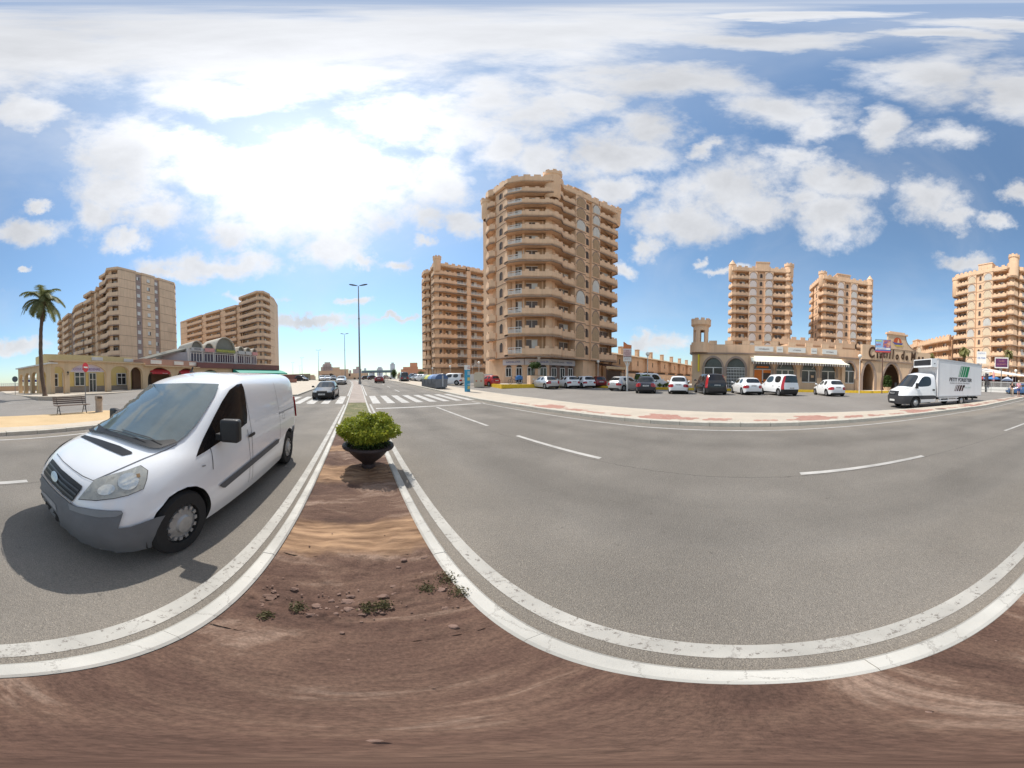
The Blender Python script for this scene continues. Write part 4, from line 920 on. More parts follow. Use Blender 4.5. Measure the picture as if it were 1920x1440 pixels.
# ---------------------------------------------------------------- ground floor of the big tower: shops
def shopfront(label, a, b, cen, z0, z1, signs, nwin, wm, col=None, band=.85, name='shopfront'):
    a, b = V2(a), V2(b); u = (b-a).normalized(); L = (b-a).length; n = -inward(a, b, cen); rz = math.atan2(u.y, u.x)
    T = thing(name, label, 'shop front', ((a.x+b.x)/2, (a.y+b.y)/2, z0))
    P = lambda s, z, d=0: (a.x+u.x*s+n.x*d, a.y+u.y*s+n.y*d, z)
    m = MB(); m.box(P(L/2, (z0+z1)/2, -.16), (L, .3, z1-z0), rz); m.build('wall', wm, T)
    m = MB(); m.box(P(L/2, z1-band/2-.05, .14), (L, .22, band), rz); m.build('sign_board', mat('sign_board_white', (.60, .58, .60), .5, .06, 2), T)
    s = .15*L
    for k, (tx, c, f) in enumerate(signs): text('sign_text', tx, band*.42, mat('sign_ink_%s' % c, {'blue': (.06, .10, .35), 'red': (.5, .08, .08), 'grey': (.2, .2, .22)}[c], .6), T, P(L*f, z1-band/2-.05, .26), (R(90), 0, rz), .004)
    for k in range(nwin):
        c = L*(k+.5)/nwin; w = L/nwin*.52; h0 = z0+.95 if k % 3 != 1 else z0+.1; h1 = z1-band-.45
        m = MB(); m.box(P(c, (h0+h1)/2, .01), (w, .05, h1-h0), rz, m=0)
        for q in (-1, 0, 1): m.box(P(c+q*w/2, (h0+h1)/2, .04), (.08, .1, h1-h0), rz, m=1)
        m.box(P(c, h1, .04), (w+.1, .1, .1), rz, m=1); m.box(P(c, h0, .04), (w+.1, .1, .1), rz, m=1)
        ap = archpts(w/2, h1+.06, .38, 8, False); m.poly([P(c+x, h, .02) for x, h in ap], 2)
        m.build('window', [glassd, white, dark], T)
    return T
zf = .8
shopfront('corner shop front with white sign boards, side towards the bins', (20.2, 29.6), (21.7, 26.6), C0, zf, 4.3, [('INMOBILIARIA', 'blue', .5)], 2, stucco)
shopfront('corner shop front with white sign boards, under the balcony corner', (21.7, 26.6), (24.6, 24.6), C0, zf, 4.3, [('CASAS', 'red', .3), ('ALQUILER', 'blue', .72)], 2, stucco)
shopfront('shop front with white sign boards behind the parked silver saloon', (24.6, 24.6), (29.4, 24.0), C0, zf, 4.3, [('INMOBILIARIA', 'grey', .3), ('VENTA', 'blue', .75)], 3, mat('shop_wall_mauve', (.24, .16, .13), .8, .1, 1))
P_ = thing('porch_canopy', 'slanting dark canopy by the red car at the right foot of the tallest tower', 'canopy', (35.5, 21.2, 1))
m = MB(); m.poly([(33.0, 20.4, 3.5), (38.4, 19.6, 3.45), (38.6, 22.8, 4.1), (33.2, 23.0, 4.2)]); m.poly([(33.0, 20.4, 3.4), (38.4, 19.6, 3.35), (38.6, 22.8, 4.0), (33.2, 23.0, 4.1)][::-1]); m.build('roof', brown, P_)
m = MB(); m.box((35.7, 19.95, 3.3), (5.4, .1, .42), R(-8.5)); m.build('fascia', stuccob, P_)
for q in ((33.3, 20.5), (38.1, 19.8)): MB().cyl(q+(.8,), q+(3.42,), .09).build('post', brown, P_)
# ---------------------------------------------------------------- left arcade
def archwall(label, a, b, cen, z0, z1, holes, mt, depth=.5, par=None, name='arcade'):
    a, b = V2(a), V2(b); n = -inward(a, b, cen); T = thing(name, label, 'arcade', ((a.x+b.x)/2, (a.y+b.y)/2, z0))
    m = MB(); wallspan(m, a, b, z0-.1, z1, n, holes, depth, False); 
    u = (b-a).normalized(); L = (b-a).length
    m.build('arches', mt, T)
    return T, n, u, L
LW = (-45, 30)
PA, PBc, PCc, PD, PE = (-27.9, 9.3), (-28.4, 24.0), (-27.5, 36.2), (-25.0, 44.5), (-19.0, 57.0)
ZL = .6
T, n, u, L = archwall('wide-arched portico of the yellow bank building behind the bench', PA, PBc, LW, ZL, 4.55, [(.9, .8, 3.1, .85), (5.08, 2.72, 2.95, 1.35), (10.15, 1.6, 3.3, .85), (13.15, 1.2, 3.0, 1.1)], stuccob)
m = MB(); rz = math.atan2(u.y, u.x); P = lambda s, z, d=0: (PA[0]+u.x*s+n.x*d, PA[1]+u.y*s+n.y*d, z)
m.prism([P(-.3, 0, .25)[:2], P(L, 0, .25)[:2], P(L, 0, -.62)[:2], P(-.3, 0, -.62)[:2]], 4.552, 4.72); m.build('roof_slab', stuccob, T)
m = MB(); m.prism([P(.1, 0, -3.0)[:2], P(L, 0, -3.0)[:2], P(L, 0, -7)[:2], P(.1, 0, -7)[:2]], 4.55, 5.85); m.build('parapet', mat('stucco_lemon', (.62, .50, .26), .9, .06, .5), T)
for s in (8.2, 14): MB().box(P(s, 5.4, -2.96), (1.9, .12, .5), rz, m=0).build('balustrade', whitep, T)
m = MB(); m.prism([P(.2, 0, -3.2)[:2], P(L, 0, -3.2)[:2], P(L, 0, -7)[:2], P(.2, 0, -7)[:2]], ZL-.1, 4.54); m.build('bank_wall', stuccoy, T)
m = MB(); m.box(P(L/2, ZL+.42, -3.16), (L-.5, .1, .84), rz); m.build('plinth', mat('plinth_grey', (.30, .26, .22), .9, .1, 2), T)
for s, w, z_0, z_1 in ((1.4, 1.2, 1.5, 3.2), (5.3, 1.5, 1.55, 3.4), (7.4, 1.1, ZL, 3.3), (10.0, 1.0, ZL, 3.3), (12.6, 1.7, 1.55, 3.3), (3.2, .9, 1.5, 3.3)):
    m = MB(); m.box(P(s, (z_0+z_1)/2, -3.13), (w, .12, z_1-z_0), rz, m=0)
    for q in (-.5, 0, .5): m.box(P(s+q*w, (z_0+z_1)/2, -3.08), (.10, .14, z_1-z_0), rz, m=1)
    for z in (z_0, z_0+(z_1-z_0)*.66, z_1): m.box(P(s, z, -3.08), (w+.1, .15, .09), rz, m=1)
    m.build('window', [glassd, white], T)
m = MB(); ap = archpts(2.66, 3.3, 1.0, 16, False); m.poly([P(5.0+x, h, -.30) for x, h in ap]); m.poly([P(5.0+x, h, -.34) for x, h in ap][::-1]); m.build('sign_board', mat('sign_lilac', (.62, .55, .62), .6), T)
text('sign_text', 'COSTA CARDENAS', .46, mat('sign_ink_purple', (.22, .10, .30), .6), T, P(5.0, 3.62, -.27), (R(90), 0, rz), .004)
m = MB(); m.cyl(P(2.0, 2.9, .05), P(2.0, 2.9, .35), .03, n=6); m.sphere(P(2.0, 3.2, .35), .14); m.cyl(P(2.0, 2.9, .35), P(2.0, 3.1, .35), .05, n=8); m.build('wall_lantern', black, T)
# shaded arcade with red awnings
T2, n2, u2, L2 = archwall('shaded arcade with red awnings between the bank and the green awning', PBc, PCc, LW, ZL, 4.25, [(3.1, 2.5, 2.2, 1.95), (9.3, 2.6, 2.2, 1.95)], stuccob)
P = lambda s, z, d=0: (PBc[0]+u2.x*s+n2.x*d, PBc[1]+u2.y*s+n2.y*d, z); rz2 = math.atan2(u2.y, u2.x)
m = MB(); m.prism([P(-.2, 0, .5)[:2], P(L2, 0, .5)[:2], P(L2, 0, -7)[:2], P(-.2, 0, -7)[:2]], 4.252, 4.42); m.build('roof_slab', stuccob, T2)
m = MB(); m.prism([P(0, 0, -.3)[:2], P(L2, 0, -.3)[:2], P(L2, 0, -7)[:2], P(0, 0, -7)[:2]], 4.422, 5.5); m.build('parapet', mat('parapet_pink', (.42, .25, .19), .9, .08, .5), T2)
for s in (2.5, 7.5, 11.2): MB().box(P(s, 5.0, -.24), (2.2, .1, .6), rz2).build('balustrade', whitep, T2)
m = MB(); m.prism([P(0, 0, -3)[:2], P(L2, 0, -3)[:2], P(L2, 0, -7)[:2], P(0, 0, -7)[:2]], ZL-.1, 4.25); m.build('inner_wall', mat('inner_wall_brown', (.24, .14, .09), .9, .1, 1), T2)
MB().box(P(3, 1.9, -2.96), (1.0, .1, 2.4), rz2).build('doorway', dark, T2); MB().box(P(9, 1.9, -2.96), (2.4, .1, 1.6), rz2).build('window', dark, T2)
redm = mat('awning_red', (.42, .03, .035), .75, .08, 2)
def awn(label, P, s0, s1, z1, z0, d0, d1, mt, rz, tx=None):
    A_ = thing('awning', label, 'awning', P((s0+s1)/2, z0))
    m = MB(); m.grid([[P(s0, z1, d0), P(s1, z1, d0)], [P(s0, (z0+z1)/2+.06, (d0+d1)/2), P(s1, (z0+z1)/2+.06, (d0+d1)/2)], [P(s0, z0, d1), P(s1, z0, d1)], [P(s0, z0-.25, d1), P(s1, z0-.25, d1)]])
    m.poly([P(s0, z1, d0), P(s0, z0, d1), P(s0, z0, d0)]); m.poly([P(s1, z1, d0), P(s1, z0, d1), P(s1, z0, d0)]); m.build('canopy', mt, A_)
    for q in (s0+.1, s1-.1): MB().cyl(P(q, z0-.05, d0), P(q, z0, d1), .025, n=6).build('arm', metw, A_)
    if tx: text('awning_text', tx, .22, whitep, A_, P(s0*.3+s1*.7, z0-.12, d1+.02), (R(90), 0, rz), .004)
    return A_
awn('left red awning hung in the brown arcade', P, 1.1, 4.9, 3.95, 3.3, -.55, .45, redm, rz2, 'Restaurante')
awn('right red awning hung in the brown arcade', P, 7.3, 10.8, 3.95, 3.3, -.55, .45, redm, rz2, 'Restaurante')
T3, n3_, u3, L3 = archwall('low arcade bay with a small green sign beside the green awning', PCc, PD, LW, ZL, 4.3, [(3.0, 2.2, 2.4, 1.6)], stuccob)
P3 = lambda s, z, d=0: (PCc[0]+u3.x*s+n3_.x*d, PCc[1]+u3.y*s+n3_.y*d, z); rz3 = math.atan2(u3.y, u3.x)
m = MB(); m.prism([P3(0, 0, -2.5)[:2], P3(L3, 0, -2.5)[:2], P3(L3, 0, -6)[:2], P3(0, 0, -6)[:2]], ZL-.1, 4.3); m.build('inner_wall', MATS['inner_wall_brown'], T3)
m = MB(); m.box(P3(3, 3.3, -.3), (3.6, .15, .9), rz3); m.build('sign_board', mat('sign_sage', (.30, .40, .32), .6, .1, 2), T3)
text('sign_text', 'CAFETERIA', .5, white, T3, P3(3, 3.3, -.2), (R(90), 0, rz3), .004)
m = MB(); m.prism([P3(-.3, 0, .4)[:2], P3(L3, 0, .4)[:2], P3(L3, 0, -7)[:2], P3(-.3, 0, -7)[:2]], 4.302, 5.3); m.build('roof_slab', mat('fascia_maroon', (.20, .09, .08), .8, .1, 1), T3)
T4 = thing('restaurant_base', 'dark maroon ground floor of the corner restaurant behind the green awning', 'restaurant', (PD[0], PD[1], ZL))
u4 = (V2(PE)-V2(PD)).normalized(); n4_ = -inward(PD, PE, LW); L4 = (V2(PE)-V2(PD)).length; rz4 = math.atan2(u4.y, u4.x)
P4 = lambda s, z, d=0: (PD[0]+u4.x*s+n4_.x*d, PD[1]+u4.y*s+n4_.y*d, z)
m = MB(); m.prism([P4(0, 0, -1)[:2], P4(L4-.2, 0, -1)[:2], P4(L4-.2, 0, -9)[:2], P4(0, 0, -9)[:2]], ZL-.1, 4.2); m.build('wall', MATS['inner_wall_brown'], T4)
m = MB(); m.prism([P4(0, 0, .3)[:2], P4(L4, 0, .3)[:2], P4(L4, 0, -9)[:2], P4(0, 0, -9)[:2]], 4.202, 5.3); m.build('fascia', MATS['fascia_maroon'], T4)
awn('long green awning along the front of the corner restaurant', P4, .2, L4+.6, 4.15, 3.35, .1, 2.4, mat('awning_green', (.02, .30, .22), .7, .08, 1), rz4)
# upper floor with barrel vaults
U = thing('vaulted_restaurant', 'white upper-floor restaurant with glazed barrel vaults and name boards, on the arcade roof', 'restaurant', (-28, 46, 5.3))
UA, UB = Vector((-29.8, 37.2)), Vector((-22.0, 58.0)); uu_ = (UB-UA).normalized(); nU = -inward(UA, UB, LW); rU = math.atan2(uu_.y, uu_.x); LU = (UB-UA).length
PU = lambda s, z, d=0: (UA.x+uu_.x*s+nU.x*d, UA.y+uu_.y*s+nU.y*d, z)
vaultw = mat('vault_cream', (.55, .50, .42), .7, .08, 1); vg = mat('vault_grey', (.20, .20, .17), .5, .1, 1)
bays = [(1.2, 1.38, 1.3, 'PIZZAS', 'w'), (4.15, 1.2, 1.0, '', 'p'), (8.4, 2.75, 2.6, 'FRANCISCO I BLANCO', 'y'), (12.9, 1.0, .95, '', 'w'), (15.1, .9, .85, '', 'w'), (17.2, .85, .8, '', 'p')]
sgc = {'w': (mat('board_white', (.5, .5, .48), .6), mat('ink_grey', (.12, .12, .13), .6)), 'p': (mat('board_pink', (.62, .30, .28), .6), whitep), 'y': (mat('board_olive', (.20, .22, .08), .6), mat('ink_yellow', (.62, .60, .12), .6))}
m = MB(); m.prism([PU(-.6, 0, -.3)[:2], PU(18.1, 0, -.3)[:2], PU(18.1, 0, -6)[:2], PU(-.6, 0, -6)[:2]], 5.3, 8.38); m.build('wall', whitep, U)
for (c, r, rise, tx, cc) in bays:
    m = MB(); zs = 8.4; ap = archpts(r, zs, rise+.25, 14, False)
    m.grid([[PU(c+x, h, .2) for x, h in ap], [PU(c+x, h, -5.5) for x, h in ap]], m=0)
    ai = archpts(r-.16, zs, rise+.09, 14, False)
    m.grid([[PU(c+x, h, .2) for x, h in ap], [PU(c+x, h, .2) for x, h in ai]], m=0)
    m.grid([[PU(c+x, h, .2) for x, h in ai], [PU(c+x, h, -.28) for x, h in ai]], m=0)
    m.poly([PU(c+x, h, -.25) for x, h in ai], 1); m.build('barrel_vault', [vaultw, vg], U, smooth=True)
    bm_, ik = sgc[cc]; bh_ = .75 if tx != 'PIZZAS' else .7
    MB().box(PU(c, 8.15, .28), (2*r*.96, .12, bh_), rU).build('name_board', bm_, U)
    if tx: text('board_text', tx, .55, ik, U, PU(c, 8.15, .36), (R(90), 0, rU), .005, .85, 0, .01)
    m = MB(); nwn = max(3, int(r*2/.62)); m.box(PU(c, 6.7, -.24), (2*r*.95, .1, 1.95), rU, m=0)
    for q in range(nwn+1): m.box(PU(c-r*.95+2*r*.95*q/nwn, 6.7, -.15), (.12, .12, 1.75), rU, m=1)
    for z in (5.72, 7.45): m.box(PU(c, z, -.15), (2*r*.95, .14, .12), rU, m=1)
    m.build('window', [mat('mauve_glass', (.07, .05, .08), .15, .2, 2), white], U)
m = MB(); m.prism([PU(-5, 0, -2.5)[:2], PU(-.6, 0, -.6)[:2], PU(-.6, 0, -6)[:2], PU(-5, 0, -6)[:2]], 5.3, 7.6); m.build('side_wall', mat('grey_panel', (.38, .38, .40), .7, .08, 1), U)
m = MB(); m.poly([PU(-9, 6.2, -1), PU(-.6, 8.4, -1), PU(-.6, 9.0, -6), PU(-9, 6.7, -6)]); m.poly([PU(-9, 6.1, -1), PU(-.6, 8.3, -1), PU(-.6, 8.9, -6), PU(-9, 6.5, -6)][::-1]); m.poly([PU(-9, 6.2, -1), PU(-.6, 8.4, -1), PU(-.6, 8.1, -1), PU(-9, 5.9, -1)]); m.build('lean_to_roof', vg, U)
# pergola at the sea end of the arcade
PG = thing('pergola', 'open beige pergola with narrow arches at the left end of the bank building', 'pergola', (-32, 8, ZL))
ga, gb = Vector((-27.9, 9.2)), Vector((-37.0, 6.9)); ug = (gb-ga).normalized(); ng = -inward(ga, gb, (-32, 12)); Lg = (gb-ga).length
m = MB(); wallspan(m, ga, gb, ZL-.1, 4.25, ng, [(2.0, .85, 2.7, .8), (4.2, .85, 2.7, .8), (6.3, .8, 2.7, .8), (8.3, .7, 2.7, .7)], .55, False)
m.build('arches', stuccob, PG)
PP_ = lambda s, z, d=0: (ga.x+ug.x*s+ng.x*d, ga.y+ug.y*s+ng.y*d, z); rg = math.atan2(ug.y, ug.x)
m = MB(); m.prism([PP_(-.2, 0, .3)[:2], PP_(Lg+.3, 0, .3)[:2], PP_(Lg+.3, 0, -.9)[:2], PP_(-.2, 0, -.9)[:2]], 4.252, 4.42); m.build('roof_slab', whitep, PG)
# promenade wall and lamps
PW = thing('promenade_wall', 'low orange-beige wall with a white balustrade along the sea front at the far left', 'wall', (-60, 0, .5))
m = MB(); m.box((-58, 7, 1.0), (.3, 40, 1.5)); m.build('wall_panel', mat('wall_orange', (.52, .33, .20), .9, .1, .5), PW)
m = MB(); m.box((-58, 7, 1.78), (.45, 40, .06))
for q in range(80): m.box((-58, -13+q*.5+.2, 2.05), (.12, .14, .5))
m.box((-58, 7, 2.36), (.3, 40, .12)); m.build('balustrade', whitep, PW)
# ---------------------------------------------------------------- far skyline
def block(name, label, cat, pts, z0, z1, mt, wins=None, extra=None, group=None):
    cx = sum(p[0] for p in pts)/len(pts); cy = sum(p[1] for p in pts)/len(pts)
    T = thing(name, label, cat, (cx, cy, z0), 0, group)
    m = MB(); m.prism(pts, z0-1, z1)
    if extra:
        for (pl, za, zb) in extra: m.prism(pl, za, zb)
    m.build('wall', mt, T)
    if wins:
        a, b = V2(pts[0]), V2(pts[1]); u = (b-a).normalized(); n = -inward(a, b, (cx, cy)); L = (b-a).length; rz = math.atan2(u.y, u.x)
        for (f, z, w, h) in wins:
            p = a+u*(L*f)+n*.03; MB().box((p.x, p.y, z), (w, .12, h), rz).build('window', dark, T)
    return T
def azd(px, D): a = R((px-670)/8); return (D*math.sin(a), D*math.cos(a))
def bl(px0, px1, D, dp=14): return [azd(px0, D), azd(px1, D), azd(px1, D+dp), azd(px0, D+dp)]
far1 = mat('far_ochre_hazed', (.68, .47, .32), .9, .08, .1); far2 = mat('far_brown_hazed', (.58, .44, .40), .9, .08, .1); far3 = mat('far_grey_hazed', (.60, .60, .64), .9, .08, .1); far4 = mat('far_terracotta_hazed', (.58, .32, .22), .9, .08, .1)  # lightened walls, the haze of distance is put into their colour
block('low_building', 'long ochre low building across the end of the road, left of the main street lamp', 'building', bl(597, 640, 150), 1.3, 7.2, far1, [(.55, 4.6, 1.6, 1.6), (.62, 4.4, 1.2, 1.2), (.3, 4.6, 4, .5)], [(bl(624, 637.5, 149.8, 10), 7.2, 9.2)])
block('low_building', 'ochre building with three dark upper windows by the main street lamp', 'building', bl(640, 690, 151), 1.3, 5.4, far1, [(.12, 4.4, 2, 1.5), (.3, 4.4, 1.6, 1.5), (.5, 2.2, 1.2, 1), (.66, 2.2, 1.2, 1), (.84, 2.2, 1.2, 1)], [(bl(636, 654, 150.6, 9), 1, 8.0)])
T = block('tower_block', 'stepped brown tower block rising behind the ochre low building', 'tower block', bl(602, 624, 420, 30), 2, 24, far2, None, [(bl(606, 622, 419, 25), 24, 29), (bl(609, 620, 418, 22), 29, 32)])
m = MB()
for px in (604.5, 607.5, 610.5, 613.5, 617, 620.5): m.prism(bl(px, px+.9, 417, 2), 6, 27)
m.build('window_strip', far2, T)
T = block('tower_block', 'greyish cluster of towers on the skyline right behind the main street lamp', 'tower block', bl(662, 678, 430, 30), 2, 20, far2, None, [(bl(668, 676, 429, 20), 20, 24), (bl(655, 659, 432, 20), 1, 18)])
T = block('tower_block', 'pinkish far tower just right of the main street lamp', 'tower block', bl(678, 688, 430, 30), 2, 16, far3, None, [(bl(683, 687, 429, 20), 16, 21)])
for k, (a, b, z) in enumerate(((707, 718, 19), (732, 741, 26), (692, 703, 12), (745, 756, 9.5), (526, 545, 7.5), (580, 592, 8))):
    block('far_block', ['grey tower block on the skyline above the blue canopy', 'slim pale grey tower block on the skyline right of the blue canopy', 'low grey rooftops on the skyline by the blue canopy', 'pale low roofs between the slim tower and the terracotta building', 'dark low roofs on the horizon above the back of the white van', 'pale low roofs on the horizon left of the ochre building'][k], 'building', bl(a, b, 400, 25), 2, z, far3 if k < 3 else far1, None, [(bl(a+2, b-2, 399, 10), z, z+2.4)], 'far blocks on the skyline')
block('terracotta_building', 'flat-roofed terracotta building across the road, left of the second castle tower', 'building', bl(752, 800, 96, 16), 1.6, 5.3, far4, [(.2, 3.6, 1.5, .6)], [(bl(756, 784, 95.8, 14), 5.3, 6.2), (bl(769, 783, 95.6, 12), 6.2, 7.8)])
T = thing('canopy_shelter', 'open shelter with a blue-grey flat canopy beside the distant road', 'shelter', azd(715, 110)+(1.4,))
m = MB(); m.prism(bl(679, 742, 110, 8), 4.6, 5.5); m.build('canopy', mat('canopy_blue', (.14, .22, .27), .6, .1, .5), T)
for px in (690, 700, 712, 724, 733.5): MB().cyl(azd(px, 110.5)+(1.2,), azd(px, 110.5)+(4.6,), .16, n=8).build('post', metal, T)
T = block('kiosk', 'small grey low hut left of the distant white cars', 'building', bl(562, 582, 130, 8), 1.3, 5.0, mat('far_olive', (.25, .24, .17), .9, .1, .3), [(.5, 3, 3, .8)])
# ---------------------------------------------------------------- vehicles
def shell(rings, tagf, level=2, crease={}, vcrease={}):
    """closed half-plan rings (x, y>=0, z) mirrored into a body cage, subdivided; returns evaluated bmesh with material indices"""
    bm = bmesh.new(); n = len(rings[0]); V = []
    for r in rings:
        row = [bm.verts.new((p[0], p[1] if 0 < i < n-1 else 0, p[2])) for i, p in enumerate(r)]
        row += [bm.verts.new((r[i][0], -r[i][1], r[i][2])) for i in range(n-2, 0, -1)]
        V.append(row)
    N = len(V[0]); F = {}
    for k in range(len(V)-1):
        for j in range(N):
            f = bm.faces.new((V[k][j], V[k][(j+1) % N], V[k+1][(j+1) % N], V[k+1][j])); s = min(j, N-1-j)
            f.material_index = tagf(k, s)
    T = V[-1]
    for s in range(n-1):
        a, b = T[s], T[s+1]; a2 = T[(N-s) % N]; b2 = T[N-s-1] if s+1 < n-1 else T[s+1]
        q = []
        for v in (a, b, b2, a2):
            if v not in q: q.append(v)
        if len(q) > 2: bm.faces.new(q)
    bmesh.ops.recalc_face_normals(bm, faces=bm.faces)
    cl = bm.edges.layers.float.get('crease_edge') or bm.edges.layers.float.new('crease_edge')
    for e in bm.edges:
        lf = e.link_faces
        if len(lf) == 2 and lf[0].material_index != lf[1].material_index: e[cl] = .75
    for k in crease:
        for j in range(N):
            e = bm.edges.get((V[k][j], V[k][(j+1) % N]))
            if e: e[cl] = max(e[cl], crease[k])
    for s in vcrease:
        for k in range(2, len(V)-1):
            for j in (s, N-s):
                e = bm.edges.get((V[k][j], V[k+1][j]))
                if e: e[cl] = max(e[cl], vcrease[s])
    me = bpy.data.meshes.new('tmp'); bm.to_mesh(me); bm.free(); o = bpy.data.objects.new('tmp', me); COL.objects.link(o)
    md = o.modifiers.new('s', 'SUBSURF'); md.levels = level; md.render_levels = level
    dg = bpy.context.evaluated_depsgraph_get(); m2 = bpy.data.meshes.new_from_object(o.evaluated_get(dg))
    bpy.data.objects.remove(o); bm = bmesh.new(); bm.from_mesh(m2); bpy.data.meshes.remove(m2)
    return bm
def cut_arches(bm, axles, rw, ymin, lip=.1):
    kill = []
    for ax in axles:
        ins = set()
        for v in bm.verts:
            d = math.hypot(v.co.x-ax, v.co.z-rw)
            if abs(v.co.y) > ymin and d < rw*1.15 and v.co.z < rw*2.3: ins.add(v)
        kill += [f for f in bm.faces if all(v in ins for v in f.verts)]
        for v in ins:
            dx, dz = v.co.x-ax, v.co.z-rw; d = math.hypot(dx, dz) or .01
            s = rw*1.15/d; v.co.x = ax+dx*s; v.co.z = max(rw+dz*s, min(v.co.z, .5) if dz < 0 else -9)
    bmesh.ops.delete(bm, geom=list(set(kill)), context='FACES')
def split_out(bm, parent, spec):
    """spec: {material index: (part name, material)}; every separate piece of glass or lamp is a part of its own"""
    me_all = {}
    for idx, (nm, mt, sep) in spec.items():
        fs = [f for f in bm.faces if f.material_index == idx]
        if not fs: continue
        seen = set(); groups = []
        if sep:
            S = set(fs)
            for f in fs:
                if f in seen: continue
                st_, g = [f], []
                seen.add(f)
                while st_:
                    c = st_.pop(); g.append(c)
                    for e in c.edges:
                        for h in e.link_faces:
                            if h in S and h not in seen: seen.add(h); st_.append(h)
                groups.append(g)
        else: groups = [fs]
        for g in groups:
            vm = {}; vs = []; ff = []
            for f in g:
                row = []
                for v in f.verts:
                    if v not in vm: vm[v] = len(vs); vs.append(tuple(v.co))
                    row.append(vm[v])
                ff.append(row)
            cx = sum(v[0] for v in vs)/len(vs); cy = sum(v[1] for v in vs)/len(vs)
            name = nm
            if nm == 'glass': name = 'windscreen' if cx > 0 and abs(cy) < .2 else ('rear_window' if abs(cy) < .2 else 'side_window')
            me = bpy.data.meshes.new(name); me.from_pydata(vs, [], ff); me.materials.append(mt)
            me.polygons.foreach_set('use_smooth', [True]*len(ff)); me.update()
            try: me.set_sharp_from_angle(angle=R(50))
            except Exception: pass
            o = bpy.data.objects.new(name, me); COL.objects.link(o); o.parent = parent
def wheel(parent, x, y, r, w, side, steel=False, n=24, rm=None):
    t = MB(); t.lathe([(r*.62, -w/2), (r*.93, -w/2), (r, -w/2+.03), (r, w/2-.03), (r*.93, w/2), (r*.62, w/2), (r*.60, w*.3)], (0, 0, 0), n, 'Y')
    o = t.build('wheel', tyre, parent, False, True, (x, y, r))
    m = MB(); e = side*(w/2-.02)
    if steel:
        m.lathe([(.001, e+side*.035), (r*.25, e+side*.035), (r*.29, e+side*.015), (r*.46, e), (r*.50, e-side*.03)], (0, 0, 0), n, 'Y'); m.lathe([(r*.52, e-side*.05), (r*.62, e-side*.02), (r*.64, e-side*.05)], (0, 0, 0), n, 'Y')
        for q in range(14):
            a = 2*math.pi*q/14; m.box((r*.49*math.cos(a), e+side*.0, r*.49*math.sin(a)), (r*.10, .03, r*.11), ax=(Vector((math.cos(a), 0, math.sin(a))), Vector((0, 1, 0)), Vector((-math.sin(a), 0, math.cos(a)))))
    else:
        m.lathe([(r*.62, e-side*.02), (r*.66, e), (r*.58, e+side*.005), (r*.56, e-side*.05), (.001, e-side*.06)], (0, 0, 0), n, 'Y')
        m.lathe([(.001, e+side*.01), (r*.14, e+side*.01), (r*.15, e-side*.05)], (0, 0, 0), 12, 'Y')
        for q in range(7):
            a = 2*math.pi*q/7; m.box((r*.35*math.cos(a), e-side*.005, r*.35*math.sin(a)), (r*.5, .03, r*.12), ax=(Vector((math.cos(a), 0, math.sin(a))), Vector((0, 1, 0)), Vector((-math.sin(a), 0, math.cos(a)))))
    m.build('rim', rm or rimm, o, False, True)
    return o
def paint(name, col, rough=.28, metal=0.0):
    return mat('paint_'+name, col, rough, .03, .8, metal=metal, coat=.6)
PW_ = paint('white', (.78, .79, .80)); PS = paint('silver', (.50, .51, .52), .3, .5); PR = paint('red', (.42, .02, .02)); PD_ = paint('dark_red', (.16, .012, .012)); PB_ = paint('black', (.018, .018, .022)); PG_ = paint('graphite', (.045, .05, .06)); PBL = paint('blue', (.05, .12, .25)); PNV = paint('dark_blue_black', (.02, .022, .032))
carglass = mat('car_glass', (.018, .022, .026), .04, .3, 2, spec=.7)
carglass2 = mat('car_glass_dark', (.010, .010, .014), .06, .3, 2, spec=.5)
lampr = mat('lamp_red', (.35, .015, .02), .2, .15, 10, coat=.5); lampw = mat('lamp_clear', (.52, .53, .52), .12, .25, 9, coat=.7)
plate = mat('number_plate', (.62, .62, .60), .5, .08, 6)
inkd = mat('plate_ink', (.05, .05, .06), .6)
